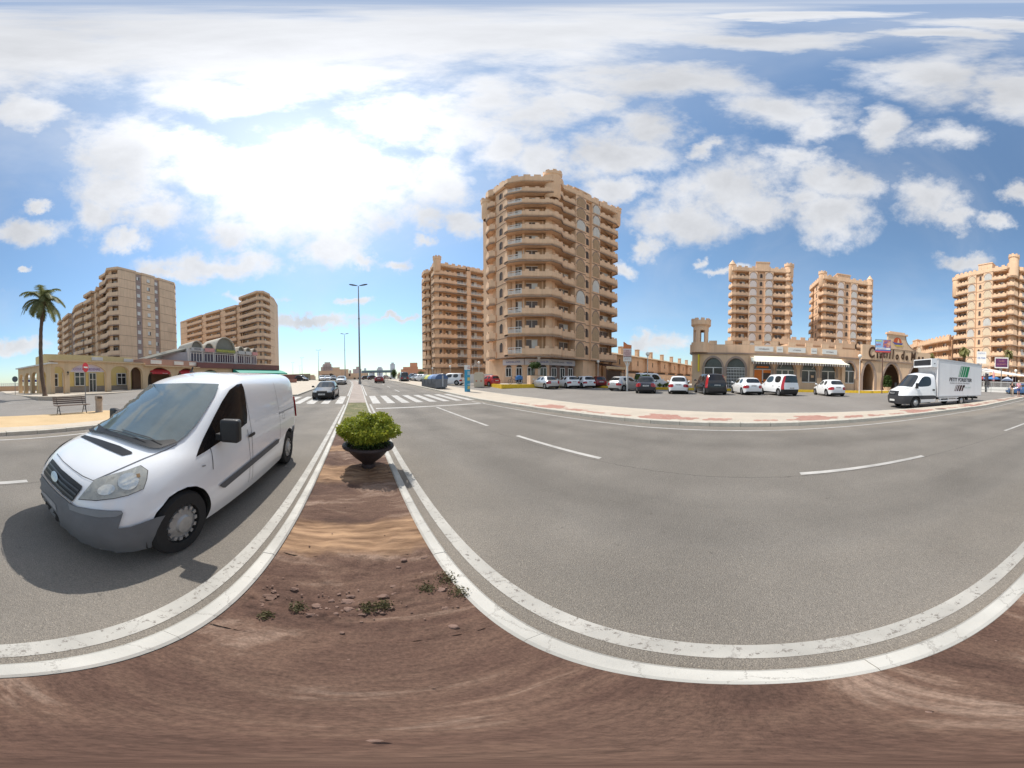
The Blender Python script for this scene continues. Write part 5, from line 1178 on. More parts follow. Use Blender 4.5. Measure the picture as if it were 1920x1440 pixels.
def car(name, label, cat, loc, rz, pnt, L=4.1, W=1.74, H=1.47, hf=.74, zc=.97, xc=None, xt=None, xq=None, xg=None, zg=1.02, zr=.84, kind='hatch', group=None, gl=None, trimc=None, rw=.31, belt=.95, lvl=2, darkb=False, tl=None, rise=0, seed=0, bumper=None, nmats=None):
    x0, x9, w = L/2, -L/2, W/2
    xc = x0-1.05 if xc is None else xc; xt = x0-1.75 if xt is None else xt
    xq = x9+.55 if xq is None else xq; xg = x9+.18 if xg is None else xg
    B1 = (xt+xq)/2+.05; B2 = B1-.10
    bb = belt+rise
    def R_(z0, y, fx, rx, zf=None, zrr=None):
        zf = z0 if zf is None else zf; zrr = z0 if zrr is None else zrr
        return [(x0-fx, 0, zf), (x0-fx-.03, .46*w, zf), (x0-fx-.24, .86*w, zf), (xc-.28, y, z0), (B1, y, z0), (B2, y, z0), (xq+.35, y, z0), (x9+rx+.32, y*.985, z0), (x9+rx+.05, .82*w, zrr), (x9+rx, .45*w, zrr), (x9+rx, 0, zrr)]
    rings = [R_(.20, .93*w, .10, .12), R_(.32, .975*w, .02, .03), R_(.56, w, 0, 0), R_(.72, .995*w, .10, .03, hf, zr)]
    y4 = .93*w; y5 = .73*w if kind not in ('van', 'suv', 'box') else .80*w
    rings.append([(xc, 0, zc), (xc-.05, .45*w, zc), (xc-.22, .78*w, zc-.02), (xc-.42, y4, belt), (B1, y4*1.01, (belt+bb)/2), (B2, y4*1.01, (belt+bb)/2), (xq+.28, y4, bb), (xg+.26, y4*.97, bb), (xg+.03, .74*w, zg), (xg, .42*w, zg), (xg, 0, zg)])
    zt = H-.09
    rings.append([(xt, 0, zt+.03), (xt-.03, .38*w, zt+.02), (xt-.12, .66*w, zt-.02), (xt-.32, y5, zt-.05), (B1-.03, y5*1.02, zt-.02), (B2-.03, y5*1.02, zt-.02), (xq+.18, y5*.99, zt-.04), (xq+.05, y5*.93, zt-.05), (xq-.05, .58*w, zt-.03), (xq-.06, .36*w, zt-.02), (xq-.06, 0, zt-.01)])
    rings.append([(xt-.14, 0, H-.03), (xt-.17, .34*w, H-.035), (xt-.26, .58*w, H-.045), (xt-.42, y5*.9, H-.05), (B1, y5*.93, H-.035), (B2, y5*.93, H-.035), (xq+.28, y5*.9, H-.045), (xq+.16, y5*.82, H-.05), (xq+.03, .52*w, H-.045), (xq+.01, .3*w, H-.04), (xq, 0, H-.04)])
    rings.append([(xt-.45, 0, H), (xt-.46, .15*w, H), (xt-.48, .30*w, H-.005), (xt-.52, .42*w, H-.01), (B1, .45*w, H), (B2, .45*w, H), (xq+.5, .42*w, H-.01), (xq+.38, .36*w, H-.012), (xq+.28, .28*w, H-.01), (xq+.25, .15*w, H-.008), (xq+.25, 0, H-.008)])
    def tf(k, s):
        if k == 4 and s in (0, 1, 8, 9): return 1
        if k == 4 and s in (3, 5): return 1
        if k == 2 and s == 1: return 2
        if k == 2 and s == 0: return 4
        if tl == 'tall' and k in (2, 3, 4) and s == 7: return 3
        if tl != 'tall' and k in ((2, 3) if kind == 'suv' else (2,)) and s in (7, 8)[:(2 if kind != 'suv' else 1)]:
            return 3 if s == 7 or k == 2 else 0
        if k == 0: return 5 if darkb or s in (0, 1, 8, 9) else 0
        if k == 1 and darkb and s in (7, 8, 9, 0, 1): return 5
        return 0
    T = thing(name, label, cat, loc, rz, group)
    bm = shell(rings, tf, lvl, {0: .6})
    af, ar = x0-.80, x9+.72
    cut_arches(bm, (af, ar), rw, .55*w)
    split_out(bm, T, {0: ('body', pnt, False), 1: ('glass', gl or carglass, True), 2: ('headlight', lampw, True), 3: ('taillight', lampr, True), 4: ('grille', black, False), 5: ('bumper', bumper or black, True)})
    bm.free()
    m = MB(); m.box((0, 0, .36), (L-.5, W*.62, .34)); m.box((af, 0, rw+.12), (rw*2.5, W*.66, rw*1.9)); m.box((ar, 0, rw+.12), (rw*2.5, W*.66, rw*1.9)); m.build('underbody', black, T, False)
    for sx in (af, ar):
        for sy in (1, -1): wheel(T, sx, sy*(w-.115), rw, .2, sy, n=18)
    for sy in (1, -1):
        m = MB(); m.sphere((xc-.32, sy*(w+.10), belt+.08), .13, 10, (.55, .85, .62)); m.cyl((xc-.36, sy*y4, belt+.02), (xc-.33, sy*(w+.04), belt+.05), .03, n=6); m.build('mirror', [black if darkb else pnt], T, False, True)
        for q in ((B1+.12), (B2-.75)):
            MB().box((q-.12, sy*(w*.985+.008), .80), (.16, .03, .03)).build('door_handle', pnt if not darkb else black, T, False)
    zp = .78 if kind in ('hatch', 'suv') else .66
    for xp, s in ((x9-.006, -1), (x0+.006, 1)):
        zz = zp if s < 0 else .42
        xx = xp+ (.035 if zz > .7 and s < 0 else 0)
        pl = MB().box((xx, 0, zz), (.02, .50, .11)).build('number_plate', plate, T, False)
        text('plate_lettering', ('4726 HKT', '8153 GDS', '2094 JBL', '6631 FRC')[seed % 4], .10, inkd, pl, (xx+s*.011, 0, zz), (R(90), 0, R(90) if s > 0 else R(-90)), .001)
    return T
def hd(az): return math.radians(90-az)   # compass heading to rotation
CP = 'cars parked in the castle car park'
def onc(x, y): return (x, y, gz(x, y))
def face(az, az_off=0): return az+az_off
# parked row on the right, tails towards the road
def pc(px, D, az, lift=0):
    a = R((px-670)/8); x, y = D*math.sin(a), D*math.cos(a); h = R(az); x += math.sin(h)*2.0; y += math.cos(h)*2.0
    return (x, y, gz(x, y)+lift), hd(az)
def mk(px, D, az, nm, lab, cat, pnt, **k):
    l, r = pc(px, D, az); k.setdefault('group', CP); return car(nm, lab, cat, l, r, pnt, **k)
mk(1272, 19.6, 76, 'hatchback_car', 'small white hatchback seen squarely from behind, between the dark saloon and the black off-roader', 'car', PW_, L=3.8, W=1.68, H=1.5, seed=0)
mk(1343, 19.6, 66, 'off_road_car', 'large black off-roader with tall red tail lights parked in the row', 'car', PB_, L=4.7, W=1.9, H=1.74, hf=.92, zc=1.12, belt=1.10, zg=1.18, kind='suv', tl='tall', rw=.37, zr=.98, seed=1, gl=carglass2)
mk(1413, 20.2, 71, 'hatchback_car', 'white hatchback parked between the black off-roader and the white high-roof van', 'car', PW_, L=4.3, W=1.78, H=1.48, seed=2)
mk(1483, 20.0, 66, 'high_roof_car', 'tall white boxy passenger van with black side strips in the parked row', 'car', PW_, L=4.35, W=1.8, H=1.80, xt=.62, xc=1.28, xq=-1.98, xg=-2.1, zc=1.12, belt=1.06, zg=1.10, kind='box', tl='tall', hf=.86, seed=3, darkb=True)
mk(1573, 20.6, 84, 'hatchback_car', 'lone white hatchback parked right of the white high-roof van, before the shop windows', 'car', PW_, L=3.95, W=1.72, H=1.46, seed=1)
mk(1211, 20.2, 68, 'saloon_car', 'dark blue-black saloon seen from behind beside the tall pole sign', 'car', PNV, L=4.4, W=1.72, H=1.44, xq=-1.3, xg=-1.62, zg=.98, zr=.90, kind='sedan', seed=2)
mk(1150, 24.0, 102, 'hatchback_car', 'silver hatchback with black lower bumper, its right side half hidden by the pole sign post', 'car', PS, L=4.2, W=1.76, H=1.48, darkb=False, seed=3, bumper=black)
mk(1197, 29.5, 120, 'delivery_van', 'white van mostly hidden behind the silver hatchback and dark saloon', 'van', PW_, L=4.6, W=1.85, H=1.95, xt=.75, xc=1.4, xq=-2.05, xg=-2.2, zc=1.15, belt=1.1, zg=1.15, kind='box', hf=.9, seed=0)
mk(1128, 31.5, 40, 'hatchback_car', 'dark red car between the white hatchback and the silver one, half hidden', 'car', PD_, L=4.0, H=1.5, seed=1)
mk(1106, 29.5, 28, 'hatchback_car', 'white hatchback parked beside the dark red car, third from the corner planter', 'car', PW_, L=4.4, W=1.8, H=1.5, seed=2, gl=carglass2)
mk(1077, 28.5, 24, 'hatchback_car', 'white hatchback second from the corner planter', 'car', PW_, L=4.2, W=1.76, H=1.47, seed=0)
mk(1038, 26.6, 14, 'saloon_car', 'silver saloon parked nearest the corner planter', 'car', PS, L=4.4, W=1.75, H=1.42, xq=-1.35, xg=-1.7, zg=.98, zr=.90, kind='sedan', seed=1)
mk(934, 31.2, -8, 'hatchback_car', 'bright red hatchback parked beside the corner kerb with a yellow edge', 'car', PR, L=3.6, W=1.65, H=1.45, xq=-1.45, seed=2)
mk(868, 36.0, -42, 'pickup_car', 'white boxy four-wheel-drive car behind the blue information totem', 'car', PW_, L=4.1, W=1.7, H=1.78, xt=.55, xc=1.0, xq=-1.85, xg=-1.98, zc=1.12, belt=1.08, zg=1.1, hf=.98, kind='box', rw=.35, seed=1)
mk(840, 40, -30, 'off_road_car', 'black car parked between the recycling bins and the white four-wheel-drive', 'car', PB_, L=4.4, H=1.7, hf=.9, zc=1.1, belt=1.08, zg=1.15, kind='suv', rw=.35, seed=2)
OT = 'cars parked along the far road'
for k, (px, D, az, p, H_, lb) in enumerate([(790, 52, -20, PW_, 1.45, 'white car parked just left of the recycling bins'), (781, 54, -18, PS, 1.45, 'silver car second to the left of the recycling bins'), (773, 56, -14, PB_, 1.6, 'black car third to the left of the recycling bins'),
        (757, 50, 4, PG_, 1.9, 'dark van parked on the far right verge, before the terracotta building'), (700, 80, 70, PG_, 1.5, 'grey car crossing beyond the blue canopy'), (688, 92, 80, PB_, 1.5, 'dark car by the foot of the main street lamp on the skyline road'), (724, 78, 60, PS, 1.45, 'silver car under the right end of the blue canopy')]):
    a = R((px-670)/8); x, y = D*math.sin(a), D*math.cos(a)
    car('parked_car', lb, 'car', (x, y, gz(x, y)+.05), hd(az), p, H=H_, lvl=1, group=OT, seed=k, **({'kind': 'box', 'xt': .8, 'xc': 1.4, 'xq': -1.8, 'xg': -2.0, 'belt': 1.05, 'zc': 1.1, 'zg': 1.1, 'hf': .9} if H_ > 1.8 else {}))
MV = 'cars driving on the road ahead'
for k, (px, D, az, p, lb, kw) in enumerate([(611.5, 19.7, 183, PB_, 'dark grey hatchback driving towards the zebra crossing behind the white van', dict(L=3.9, W=1.70, H=1.38, hf=.68, zc=.9, belt=.88, zg=.95, darkb=True, bumper=black)),
        (640, 42, 182, PS, 'silver car driving behind the dark grey hatchback', dict(H=1.45)), (614, 62, 170, PW_, 'white car further back, right one of a pair beyond the far kerb', dict(H=1.45)), (604, 60, 168, PS, 'pale car further back, left one of a pair beyond the far kerb', dict(H=1.45)),
        (625, 70, 176, PG_, 'dark car far back on the left road, between the white pair and the silver car', dict(H=1.5)), (566, 62, 120, PB_, 'black car parked on the far left by the low red wall', dict(H=1.6)),
        (712, 46, 10, PD_, 'dark red car driving away on the right carriageway', dict(H=1.3, L=3.9))]):
    a = R((px-670)/8); x, y = D*math.sin(a), D*math.cos(a)
    car('driving_car' if k != 5 else 'parked_car', lb, 'car', (x, y, gz(x, y)+(.01 if k else -.04)), hd(az), p, group=MV if k != 5 else OT, lvl=2 if k == 0 else 1, seed=k, **kw)
# two cars behind the pedestrians
for px, D, p, lb in ((1914, 33, PBL, 'light blue car behind the two pedestrians at the right edge'), (1924, 36, PR, 'red car at the right edge behind the light blue one')):
    a = R((px-670)/8); x, y = D*math.sin(a), D*math.cos(a); car('parked_car', lb, 'car', (x, y, gz(x, y)), hd(60), p, lvl=1, group='cars behind the pedestrians')

# ---------------------------------------------------------------- the white delivery van close by
def patch(bvh, inv, pts, sub=3, lift=.004, org=None, mirror=False, flip=False):
    """outline drawn as seen from the kerb, laid onto the body skin"""
    bm = bmesh.new(); vs = [bm.verts.new((p[0], p[1], 0)) for p in pts]; bm.faces.new(vs)
    bmesh.ops.triangulate(bm, faces=bm.faces[:], quad_method='BEAUTY')
    for _ in range(sub): bmesh.ops.subdivide_edges(bm, edges=bm.edges[:], cuts=1)
    bmesh.ops.triangulate(bm, faces=bm.faces[:])
    out = {}
    miss = []
    for v in bm.verts:
        d = inv.to_3x3() @ pixray(v.co.x, v.co.y); o = inv @ EYE
        hit = bvh.ray_cast(o, d)
        if hit[0] is None: miss.append(v); continue
        n = hit[1] if hit[1].dot(d) < 0 else -hit[1]
        out[v] = hit[0]+n*lift
    for v in miss:
        d = inv.to_3x3() @ pixray(v.co.x, v.co.y); o = inv @ EYE; best = None
        for t in [2.0+.05*i for i in range(70)]:
            q = bvh.find_nearest(o+d*t)
            if best is None or q[3] < best[0]: best = (q[3], q[0])
        out[v] = best[1]
    m = MB(); idx = {v: i for i, v in enumerate(bm.verts)}
    m.v = [Vector((out[v].x, -out[v].y if mirror else out[v].y, out[v].z)) for v in bm.verts]
    for f in bm.faces:
        t = tuple(idx[v] for v in f.verts); m.f.append(t if not mirror else t[::-1]); m.mi.append(0)
    bm.free(); return m
VAN = thing('delivery_van', 'white delivery van with grey bumper and black mirror driving close past the median', 'van', (-2.09, 2.72, .004), R(-90))
vr = []
def VR(*a): vr.append(list(a))
VR((2.0, 0, .17), (1.97, .44, .17), (1.78, .80, .17), (.95, .80, .19), (.2, .80, .19), (.1, .80, .19), (-1.0, .80, .19), (-1.98, .79, .22), (-2.10, .72, .24), (-2.12, .4, .24), (-2.12, 0, .24))
VR((2.08, 0, .34), (2.05, .46, .34), (1.84, .85, .34), (.95, .845, .34), (.2, .845, .34), (.1, .845, .34), (-1.0, .845, .34), (-2.0, .84, .36), (-2.13, .75, .38), (-2.14, .4, .38), (-2.14, 0, .38))
VR((2.11, 0, .55), (2.07, .46, .55), (1.86, .86, .56), (.95, .855, .56), (.2, .855, .56), (.1, .855, .56), (-1.0, .855, .56), (-2.02, .85, .56), (-2.14, .76, .56), (-2.15, .4, .56), (-2.15, 0, .56))
VR((2.00, 0, .84), (1.95, .44, .84), (1.62, .78, .88), (.95, .85, .86), (.2, .855, .84), (.1, .855, .84), (-1.0, .855, .84), (-2.03, .85, .86), (-2.15, .76, .86), (-2.16, .4, .86), (-2.16, 0, .86))
VR((1.40, 0, 1.05), (1.36, .40, 1.04), (1.19, .67, 1.00), (1.02, .80, .96), (.2, .835, 1.03), (.1, .835, 1.03), (-1.0, .835, 1.05), (-2.02, .83, 1.06), (-2.14, .74, 1.06), (-2.15, .4, 1.06), (-2.15, 0, 1.06))
VR((.46, 0, 1.585), (.43, .38, 1.575), (.34, .62, 1.535), (.42, .725, 1.46), (.22, .75, 1.50), (.12, .755, 1.50), (-1.0, .76, 1.51), (-2.02, .775, 1.52), (-2.13, .70, 1.52), (-2.15, .4, 1.52), (-2.15, 0, 1.52))
VR((.28, 0, 1.645), (.25, .36, 1.635), (.16, .58, 1.605), (.06, .655, 1.59), (-.04, .67, 1.60), (-.14, .672, 1.605), (-1.0, .68, 1.62), (-1.96, .70, 1.645), (-2.08, .63, 1.635), (-2.10, .38, 1.64), (-2.10, 0, 1.64))
VR((-.05, 0, 1.70), (-.06, .18, 1.70), (-.10, .34, 1.69), (-.14, .42, 1.685), (-.2, .44, 1.69), (-.3, .45, 1.695), (-1.0, .45, 1.705), (-1.8, .45, 1.705), (-1.95, .40, 1.70), (-1.98, .2, 1.70), (-1.98, 0, 1.70))
def vtf(k, s):
    if k == 4 and s in (0, 1): return 1
    if k == 4 and s == 3: return 1
    if k in (0, 1) and s in (0, 1, 2, 7, 8, 9): return 0
    return 0
bm = shell(vr, lambda k, s: 0, 3, {0: .6, 4: .3, 1: .3, 5: .25}, {6: .35, 7: .75, 8: .55})
vbvh = BVHTree.FromBMesh(bm)
AXF, AXR, RWV = 1.30, -1.53, .315
cut_arches(bm, (AXF, AXR), RWV, .5)
PWV = paint('van_white', (.80, .81, .83), .22)
split_out(bm, VAN, {0: ('body', PWV, False)}); bm.free()
VMI = (Matrix.Translation((-2.09, 2.72, .004)) @ Matrix.Rotation(R(-90), 4, 'Z')).inverted()
def vp(name, pts, mt, sub=3, lift=.004, mirror=False, parent=None):
    o = patch(vbvh, VMI, pts, sub, lift, mirror=mirror).build(name, mt, parent or VAN, False, True, ang=60); return o
Z3 = lambda P: [(x/3.2, 680+y/3.2) for x, y in P]
Z6 = lambda P: [(40+x/5.053, 850+y/5.053) for x, y in P]
vglass = mat('windscreen_glass', (.12, .155, .165), .03, .25, 1.2, spec=1.0)
ws = [(840, 140), (1000, 134), (1150, 132), (1315, 137), (1295, 190), (1240, 280), (1180, 370), (1120, 440), (1060, 485), (960, 522), (905, 522), (800, 490), (700, 455), (620, 430), (545, 415), (532, 398), (545, 375), (600, 335), (680, 265), (760, 195)]
vp('windscreen', Z3(ws), vglass, 5, .022)
cowl = [(905, 524), (800, 492), (700, 457), (620, 432), (545, 417), (530, 400), (540, 375), (615, 330), (590, 372), (640, 410), (720, 440), (800, 462), (880, 475), (960, 478), (1040, 470), (1062, 486), (960, 524)]
vp('cowl_panel', Z3(cowl), black, 3, .026)
sw = [(1175, 566), (1190, 520), (1215, 460), (1245, 400), (1290, 310), (1330, 235), (1375, 165), (1420, 132), (1448, 126), (1460, 150), (1475, 240), (1482, 310), (1480, 362), (1440, 395), (1400, 425), (1310, 480), (1240, 528)]
swg = mat('side_opening', (.012, .011, .012), .12, .3, 2, spec=.25)
for mi in (False, True): vp('side_window', Z3(sw), swg, 3, .005, mi)
strip = [(1310, 735), (1330, 748), (1345, 748), (1668, 480), (1674, 455), (1655, 462)]
for mi in (False, True): vp('rub_strip', Z3(strip), mat('grey_plastic', (.085, .09, .10), .55, .1, 8), 3, .014, mi)
vp('hood_vent', Z3([(484, 446), (510, 436), (600, 462), (720, 502), (792, 538), (795, 548), (735, 560), (640, 520), (560, 482)]), black, 3, .006)
hl = [(475, 818), (510, 775), (570, 705), (650, 680), (760, 650), (840, 620), (884, 650), (878, 700), (858, 757), (770, 795), (680, 815), (580, 826)]
hlm = ramp_mat('headlamp_lens', [(.3, (.22, .22, .20)), (.45, (.40, .40, .37)), (.6, (.30, .31, .30)), (.7, (.55, .55, .50))], 9, rough=.12, bump=.05)
hlo = None
for mi in (False, True):
    vp('headlight_seal', Z3([((x-680)*1.025+680, (y-730)*1.04+730) for x, y in hl]), black, 3, .003, mi); o = vp('headlight', Z3(hl), hlm, 3, .010, mi)
rf = mat('lamp_reflector', (.62, .62, .58), .12, .15, 30, metal=.6)
for (cx_, cy_, rx_, ry_) in ((770, 715, 62, 48), (640, 765, 52, 30)):
    for mi in (False, True): vp('reflector', Z3([(cx_+rx_*math.cos(a)+.25*ry_*math.sin(a), cy_+ry_*math.sin(a)-.25*rx_*math.cos(a)) for a in [2*math.pi*i/20 for i in range(20)]]), rf, 2, .0125, mi)
for mi in (False, True): vp('indicator', Z3([(818, 672), (838, 668), (842, 690), (820, 694)]), mat('indicator_amber', (.25, .16, .08), .3), 1, .013, mi)
gr_ = [(318, 578), (370, 640), (430, 690), (496, 742), (494, 756), (436, 834), (380, 790), (320, 730), (268, 668), (266, 655), (290, 615)]
vp('grille', Z3(gr_), black, 3, .008)
for q in range(3):
    t = .25+.25*q; a = (318+(266-318)*t, 578+(660-578)*t); b = (496+(436-496)*t, 746+(834-746)*t)
    md = ((a[0]+b[0])/2-6*(1-t), (a[1]+b[1])/2+12)
    vp('grille_bar', Z3([a, md, b, (b[0]-6, b[1]+9), (md[0]-5, md[1]+9), (a[0]-4, a[1]+7)]), mat('bar_grey', (.07, .07, .075), .3, .1, 5), 2, .016)
vp('grille_chrome', Z3([(262, 668), (266, 668), (320, 738), (380, 795), (436, 842), (430, 854), (370, 812), (310, 752), (262, 690)]), mat('chrome_trim', (.5, .5, .52), .2, .05, 5, metal=.7), 2, .010)
ec = (337, 687); em_ = [(ec[0]+19*math.cos(a)*1.0+6*math.sin(a), ec[1]+32*math.sin(a)) for a in [2*math.pi*i/16 for i in range(16)]]
vp('emblem', Z3(em_), mat('chrome_badge', (.55, .55, .58), .25, .2, 20, metal=.6), 2, .020)
bump_ = mat('bumper_grey', (.14, .15, .165), .55, .12, 5)
bp1 = [(225, 690), (250, 668), (300, 730), (360, 790), (420, 838), (470, 862), (560, 878), (650, 886), (728, 886), (738, 900), (708, 990), (780, 980), (860, 952), (930, 925), (985, 912), (960, 950), (935, 1000), (915, 1060), (905, 1100), (800, 1125), (680, 1133), (560, 1128), (480, 1108), (420, 1070), (350, 1000), (290, 930), (240, 830), (226, 760)]
vp('front_bumper', Z3(bp1), bump_, 5, .016)
vp('bumper_ledge', Z3([(420, 842), (470, 864), (560, 880), (650, 888), (728, 888), (736, 900), (700, 920), (600, 925), (500, 905), (430, 880)]), mat('bumper_grey_light', (.22, .235, .25), .5, .1, 5), 4, .021)
vp('air_intake', Z3([(240, 768), (262, 790), (300, 845), (345, 895), (362, 925), (366, 968), (340, 950), (300, 895), (262, 840), (240, 800)]), mat('intake_black', (.008, .008, .009), .8), 3, .016)
vp('number_plate', Z3([(262, 765), (290, 790), (345, 850), (352, 888), (318, 850), (280, 800), (258, 775)]), mat('plate_grey', (.30, .31, .33), .5, .2, 12), 2, .02)
rb = [(1755, 385), (1785, 360), (1787, 400), (1780, 450), (1765, 482), (1752, 470)]
vp('rear_bumper', Z3(rb), bump_, 2, .015)
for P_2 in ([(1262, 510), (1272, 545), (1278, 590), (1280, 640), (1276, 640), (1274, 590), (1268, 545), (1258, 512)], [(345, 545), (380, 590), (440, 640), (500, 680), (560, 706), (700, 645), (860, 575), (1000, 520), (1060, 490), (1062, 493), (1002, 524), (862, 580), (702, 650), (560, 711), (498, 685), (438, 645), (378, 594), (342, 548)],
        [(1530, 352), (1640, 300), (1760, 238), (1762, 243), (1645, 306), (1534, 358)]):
    vp('seam_or_highlight', Z3(P_2), mat('seam', (.09, .09, .10), .6) if P_2[0][0] != 1530 else mat('crease_highlight', (.80, .81, .83), .2), 2, .0035)  # last strip is the side crease's white highlight, painted on as a patch
vp('door_handle', Z3([(1478, 440), (1490, 428), (1515, 414), (1522, 422), (1518, 432), (1495, 446), (1482, 448)]), black, 2, .025)
vp('side_repeater', Z3([(1208, 618), (1230, 612), (1232, 620), (1212, 626)]), mat('repeater', (.3, .3, .3), .3), 1, .008)
vp('wiper', Z3([(640, 408), (720, 425), (800, 452), (880, 488), (876, 492), (796, 458), (716, 430), (640, 413)]), black, 2, .032)
vp('wiper', Z3([(740, 415), (820, 440), (900, 462), (975, 500), (970, 505), (896, 468), (816, 445), (738, 420)]), black, 2, .032)
def side_line(name, pl, w, mt, lift=.003):
    for sg in (1, -1):
        m = MB(); a_, b_ = [], []
        P = []
        for (p, q) in zip(pl, pl[1:]):
            n_ = max(1, int(math.hypot(q[0]-p[0], q[1]-p[1])/.04)); P += [(p[0]+(q[0]-p[0])*i/n_, p[1]+(q[1]-p[1])*i/n_) for i in range(n_)]
        P.append(pl[-1])
        for i, p in enumerate(P):
            q = P[min(i+1, len(P)-1)]; o_ = P[max(i-1, 0)]; dx, dz = q[0]-o_[0], q[1]-o_[1]; l = math.hypot(dx, dz) or 1
            for lst, s_ in ((a_, .5), (b_, -.5)):
                X_, Z_ = p[0]-dz/l*w*s_, p[1]+dx/l*w*s_
                h = vbvh.ray_cast(Vector((X_, 2*sg, Z_)), Vector((0, -sg, 0))); y_ = (h[0].y if h[0] else sg*.85)+sg*lift; lst.append((X_, y_, Z_))
        m.grid([a_, b_]); m.build(name, mt, VAN, False)
seamm = mat('seam', (.09, .09, .10), .6)
side_line('seam_or_highlight', [(.16, .98), (.13, .60), (.16, .30)], .007, seamm)
side_line('seam_or_highlight', [(.06, 1.52), (.06, .30)], .007, seamm)
side_line('seam_or_highlight', [(-1.02, 1.52), (-1.04, .9), (-1.0, .62)], .007, seamm)
side_line('door_rail', [(-1.02, 1.02), (-1.98, 1.03)], .022, mat('rail_grey', (.30, .31, .33), .4), .004)
side_line('fuel_flap', [(-1.30, .90), (-1.30, 1.0), (-1.18, 1.0), (-1.18, .90), (-1.30, .90)], .006, seamm)
for sg in (1, -1):
    m = MB(); m.grid([[(-2.10, sg*.855, .82), (-2.145, sg*.80, .82), (-2.165, sg*.70, .82)], [(-2.09, sg*.845, 1.02), (-2.14, sg*.79, 1.02), (-2.16, sg*.70, 1.02)], [(-2.085, sg*.82, 1.22), (-2.135, sg*.77, 1.22), (-2.155, sg*.70, 1.22)]]); m.build('taillight', lampr, VAN, False)
# arches, underbody, wheels, mirrors, driver
m = MB()
m.box((-.2, 0, .40), (3.3, 1.2, .30)); m.box((AXF, 0, .50), (.76, 1.2, .5)); m.box((AXR, 0, .50), (.76, 1.2, .5))
for ax_ in (AXF, AXR):
    for s in (1, -1):
        rr = [[(ax_+(RWV*1.14)*math.cos(a), s*y, max(RWV+(RWV*1.17)*math.sin(a), .12)) for a in [math.pi*(i/16*1.2-.1) for i in range(17)]] for y in (.60, .80)]
        m.grid(rr)
m.build('wheel_arch', black, VAN, False)
for sx in (AXF, AXR):
    for sy in (1, -1): wheel(VAN, sx, sy*(.855-.12), RWV, .20, sy, True, 40, mat('hubcap', (.34, .34, .34), .4, .25, 9, metal=.4))
for sy in (1, -1):
    bm = bmesh.new(); bmesh.ops.create_cube(bm, size=1)
    for v in bm.verts: v.co = Vector((v.co.x*.12*(1.0 if v.co.z < 0 else .9), v.co.y*.19, v.co.z*.22))
    bmesh.ops.bevel(bm, geom=bm.edges[:], offset=.035, segments=4, profile=.6, affect='EDGES'); me = bpy.data.meshes.new('mirror'); bm.to_mesh(me); bm.free()
    me.materials.append(black); me.polygons.foreach_set('use_smooth', [True]*len(me.polygons))
    o = bpy.data.objects.new('mirror', me); COL.objects.link(o); o.parent = VAN; o.location = (.74, sy*.95, 1.085); o.rotation_euler = (0, 0, R(8*sy))
    m = MB(); m.box((.74, sy*.86, 1.02), (.10, .10, .06)); m.build('mirror_arm', black, VAN, False)
m = MB(); m.cyl((.12, 0, 1.70), (.09, 0, 1.76), .012, n=8); m.sphere((.12, 0, 1.70), .03, 8, (1, 1, .5)); m.build('antenna', black, VAN, False)
# ---------------------------------------------------------------- refrigerated truck
TR = thing('box_truck', 'white refrigerated box truck with green and brown stripe logos parked by the pavement', 'truck', (12.55, -8.95, gz(12.5, -9)+.02), R(90))
# local: X forward (world +y), Y left (world -x)
tg = []
def TG(*a): tg.append(list(a))
hw = 1.0
TG((-.05, 0, .28), (-.08, .5, .28), (-.25, .88, .28), (-.9, .95, .30), (-1.7, .95, .34), (-2.5, .95, .36), (-2.92, .94, .36), (-2.97, .85, .36), (-2.98, .4, .36), (-2.98, 0, .36))
TG((.02, 0, .55), (-.02, .55, .55), (-.20, .94, .55), (-.9, 1.0, .55), (-1.7, 1.0, .55), (-2.5, 1.0, .55), (-2.93, .98, .55), (-2.98, .88, .55), (-2.99, .4, .55), (-2.99, 0, .55))
TG((0, 0, .80), (-.04, .55, .80), (-.22, .94, .80), (-.9, 1.0, .80), (-1.7, 1.0, .80), (-2.5, 1.0, .8), (-2.93, .98, .8), (-2.98, .88, .8), (-2.99, .4, .8), (-2.99, 0, .8))
TG((-.10, 0, 1.08), (-.14, .5, 1.08), (-.36, .88, 1.12), (-.9, .98, 1.12), (-1.7, .99, 1.1), (-2.5, .99, 1.1), (-2.93, .97, 1.1), (-2.98, .88, 1.1), (-2.99, .4, 1.1), (-2.99, 0, 1.1))
TG((-.72, 0, 1.36), (-.76, .5, 1.35), (-.92, .84, 1.32), (-1.05, .95, 1.28), (-1.8, .975, 1.38), (-2.5, .975, 1.38), (-2.93, .96, 1.38), (-2.98, .88, 1.38), (-2.99, .4, 1.38), (-2.99, 0, 1.38))
TG((-1.50, 0, 2.16), (-1.53, .45, 2.15), (-1.62, .74, 2.10), (-1.75, .86, 2.04), (-1.95, .88, 2.06), (-2.5, .88, 2.06), (-2.9, .87, 2.06), (-2.97, .8, 2.08), (-2.98, .4, 2.1), (-2.98, 0, 2.1))
TG((-1.75, 0, 2.26), (-1.78, .40, 2.25), (-1.86, .64, 2.22), (-1.98, .74, 2.18), (-2.1, .76, 2.2), (-2.5, .76, 2.2), (-2.85, .74, 2.2), (-2.93, .7, 2.2), (-2.95, .4, 2.24), (-2.95, 0, 2.25))
TG((-2.0, 0, 2.30), (-2.0, .2, 2.30), (-2.05, .36, 2.29), (-2.15, .45, 2.28), (-2.3, .48, 2.29), (-2.5, .48, 2.29), (-2.8, .45, 2.29), (-2.85, .4, 2.29), (-2.88, .2, 2.29), (-2.88, 0, 2.29))
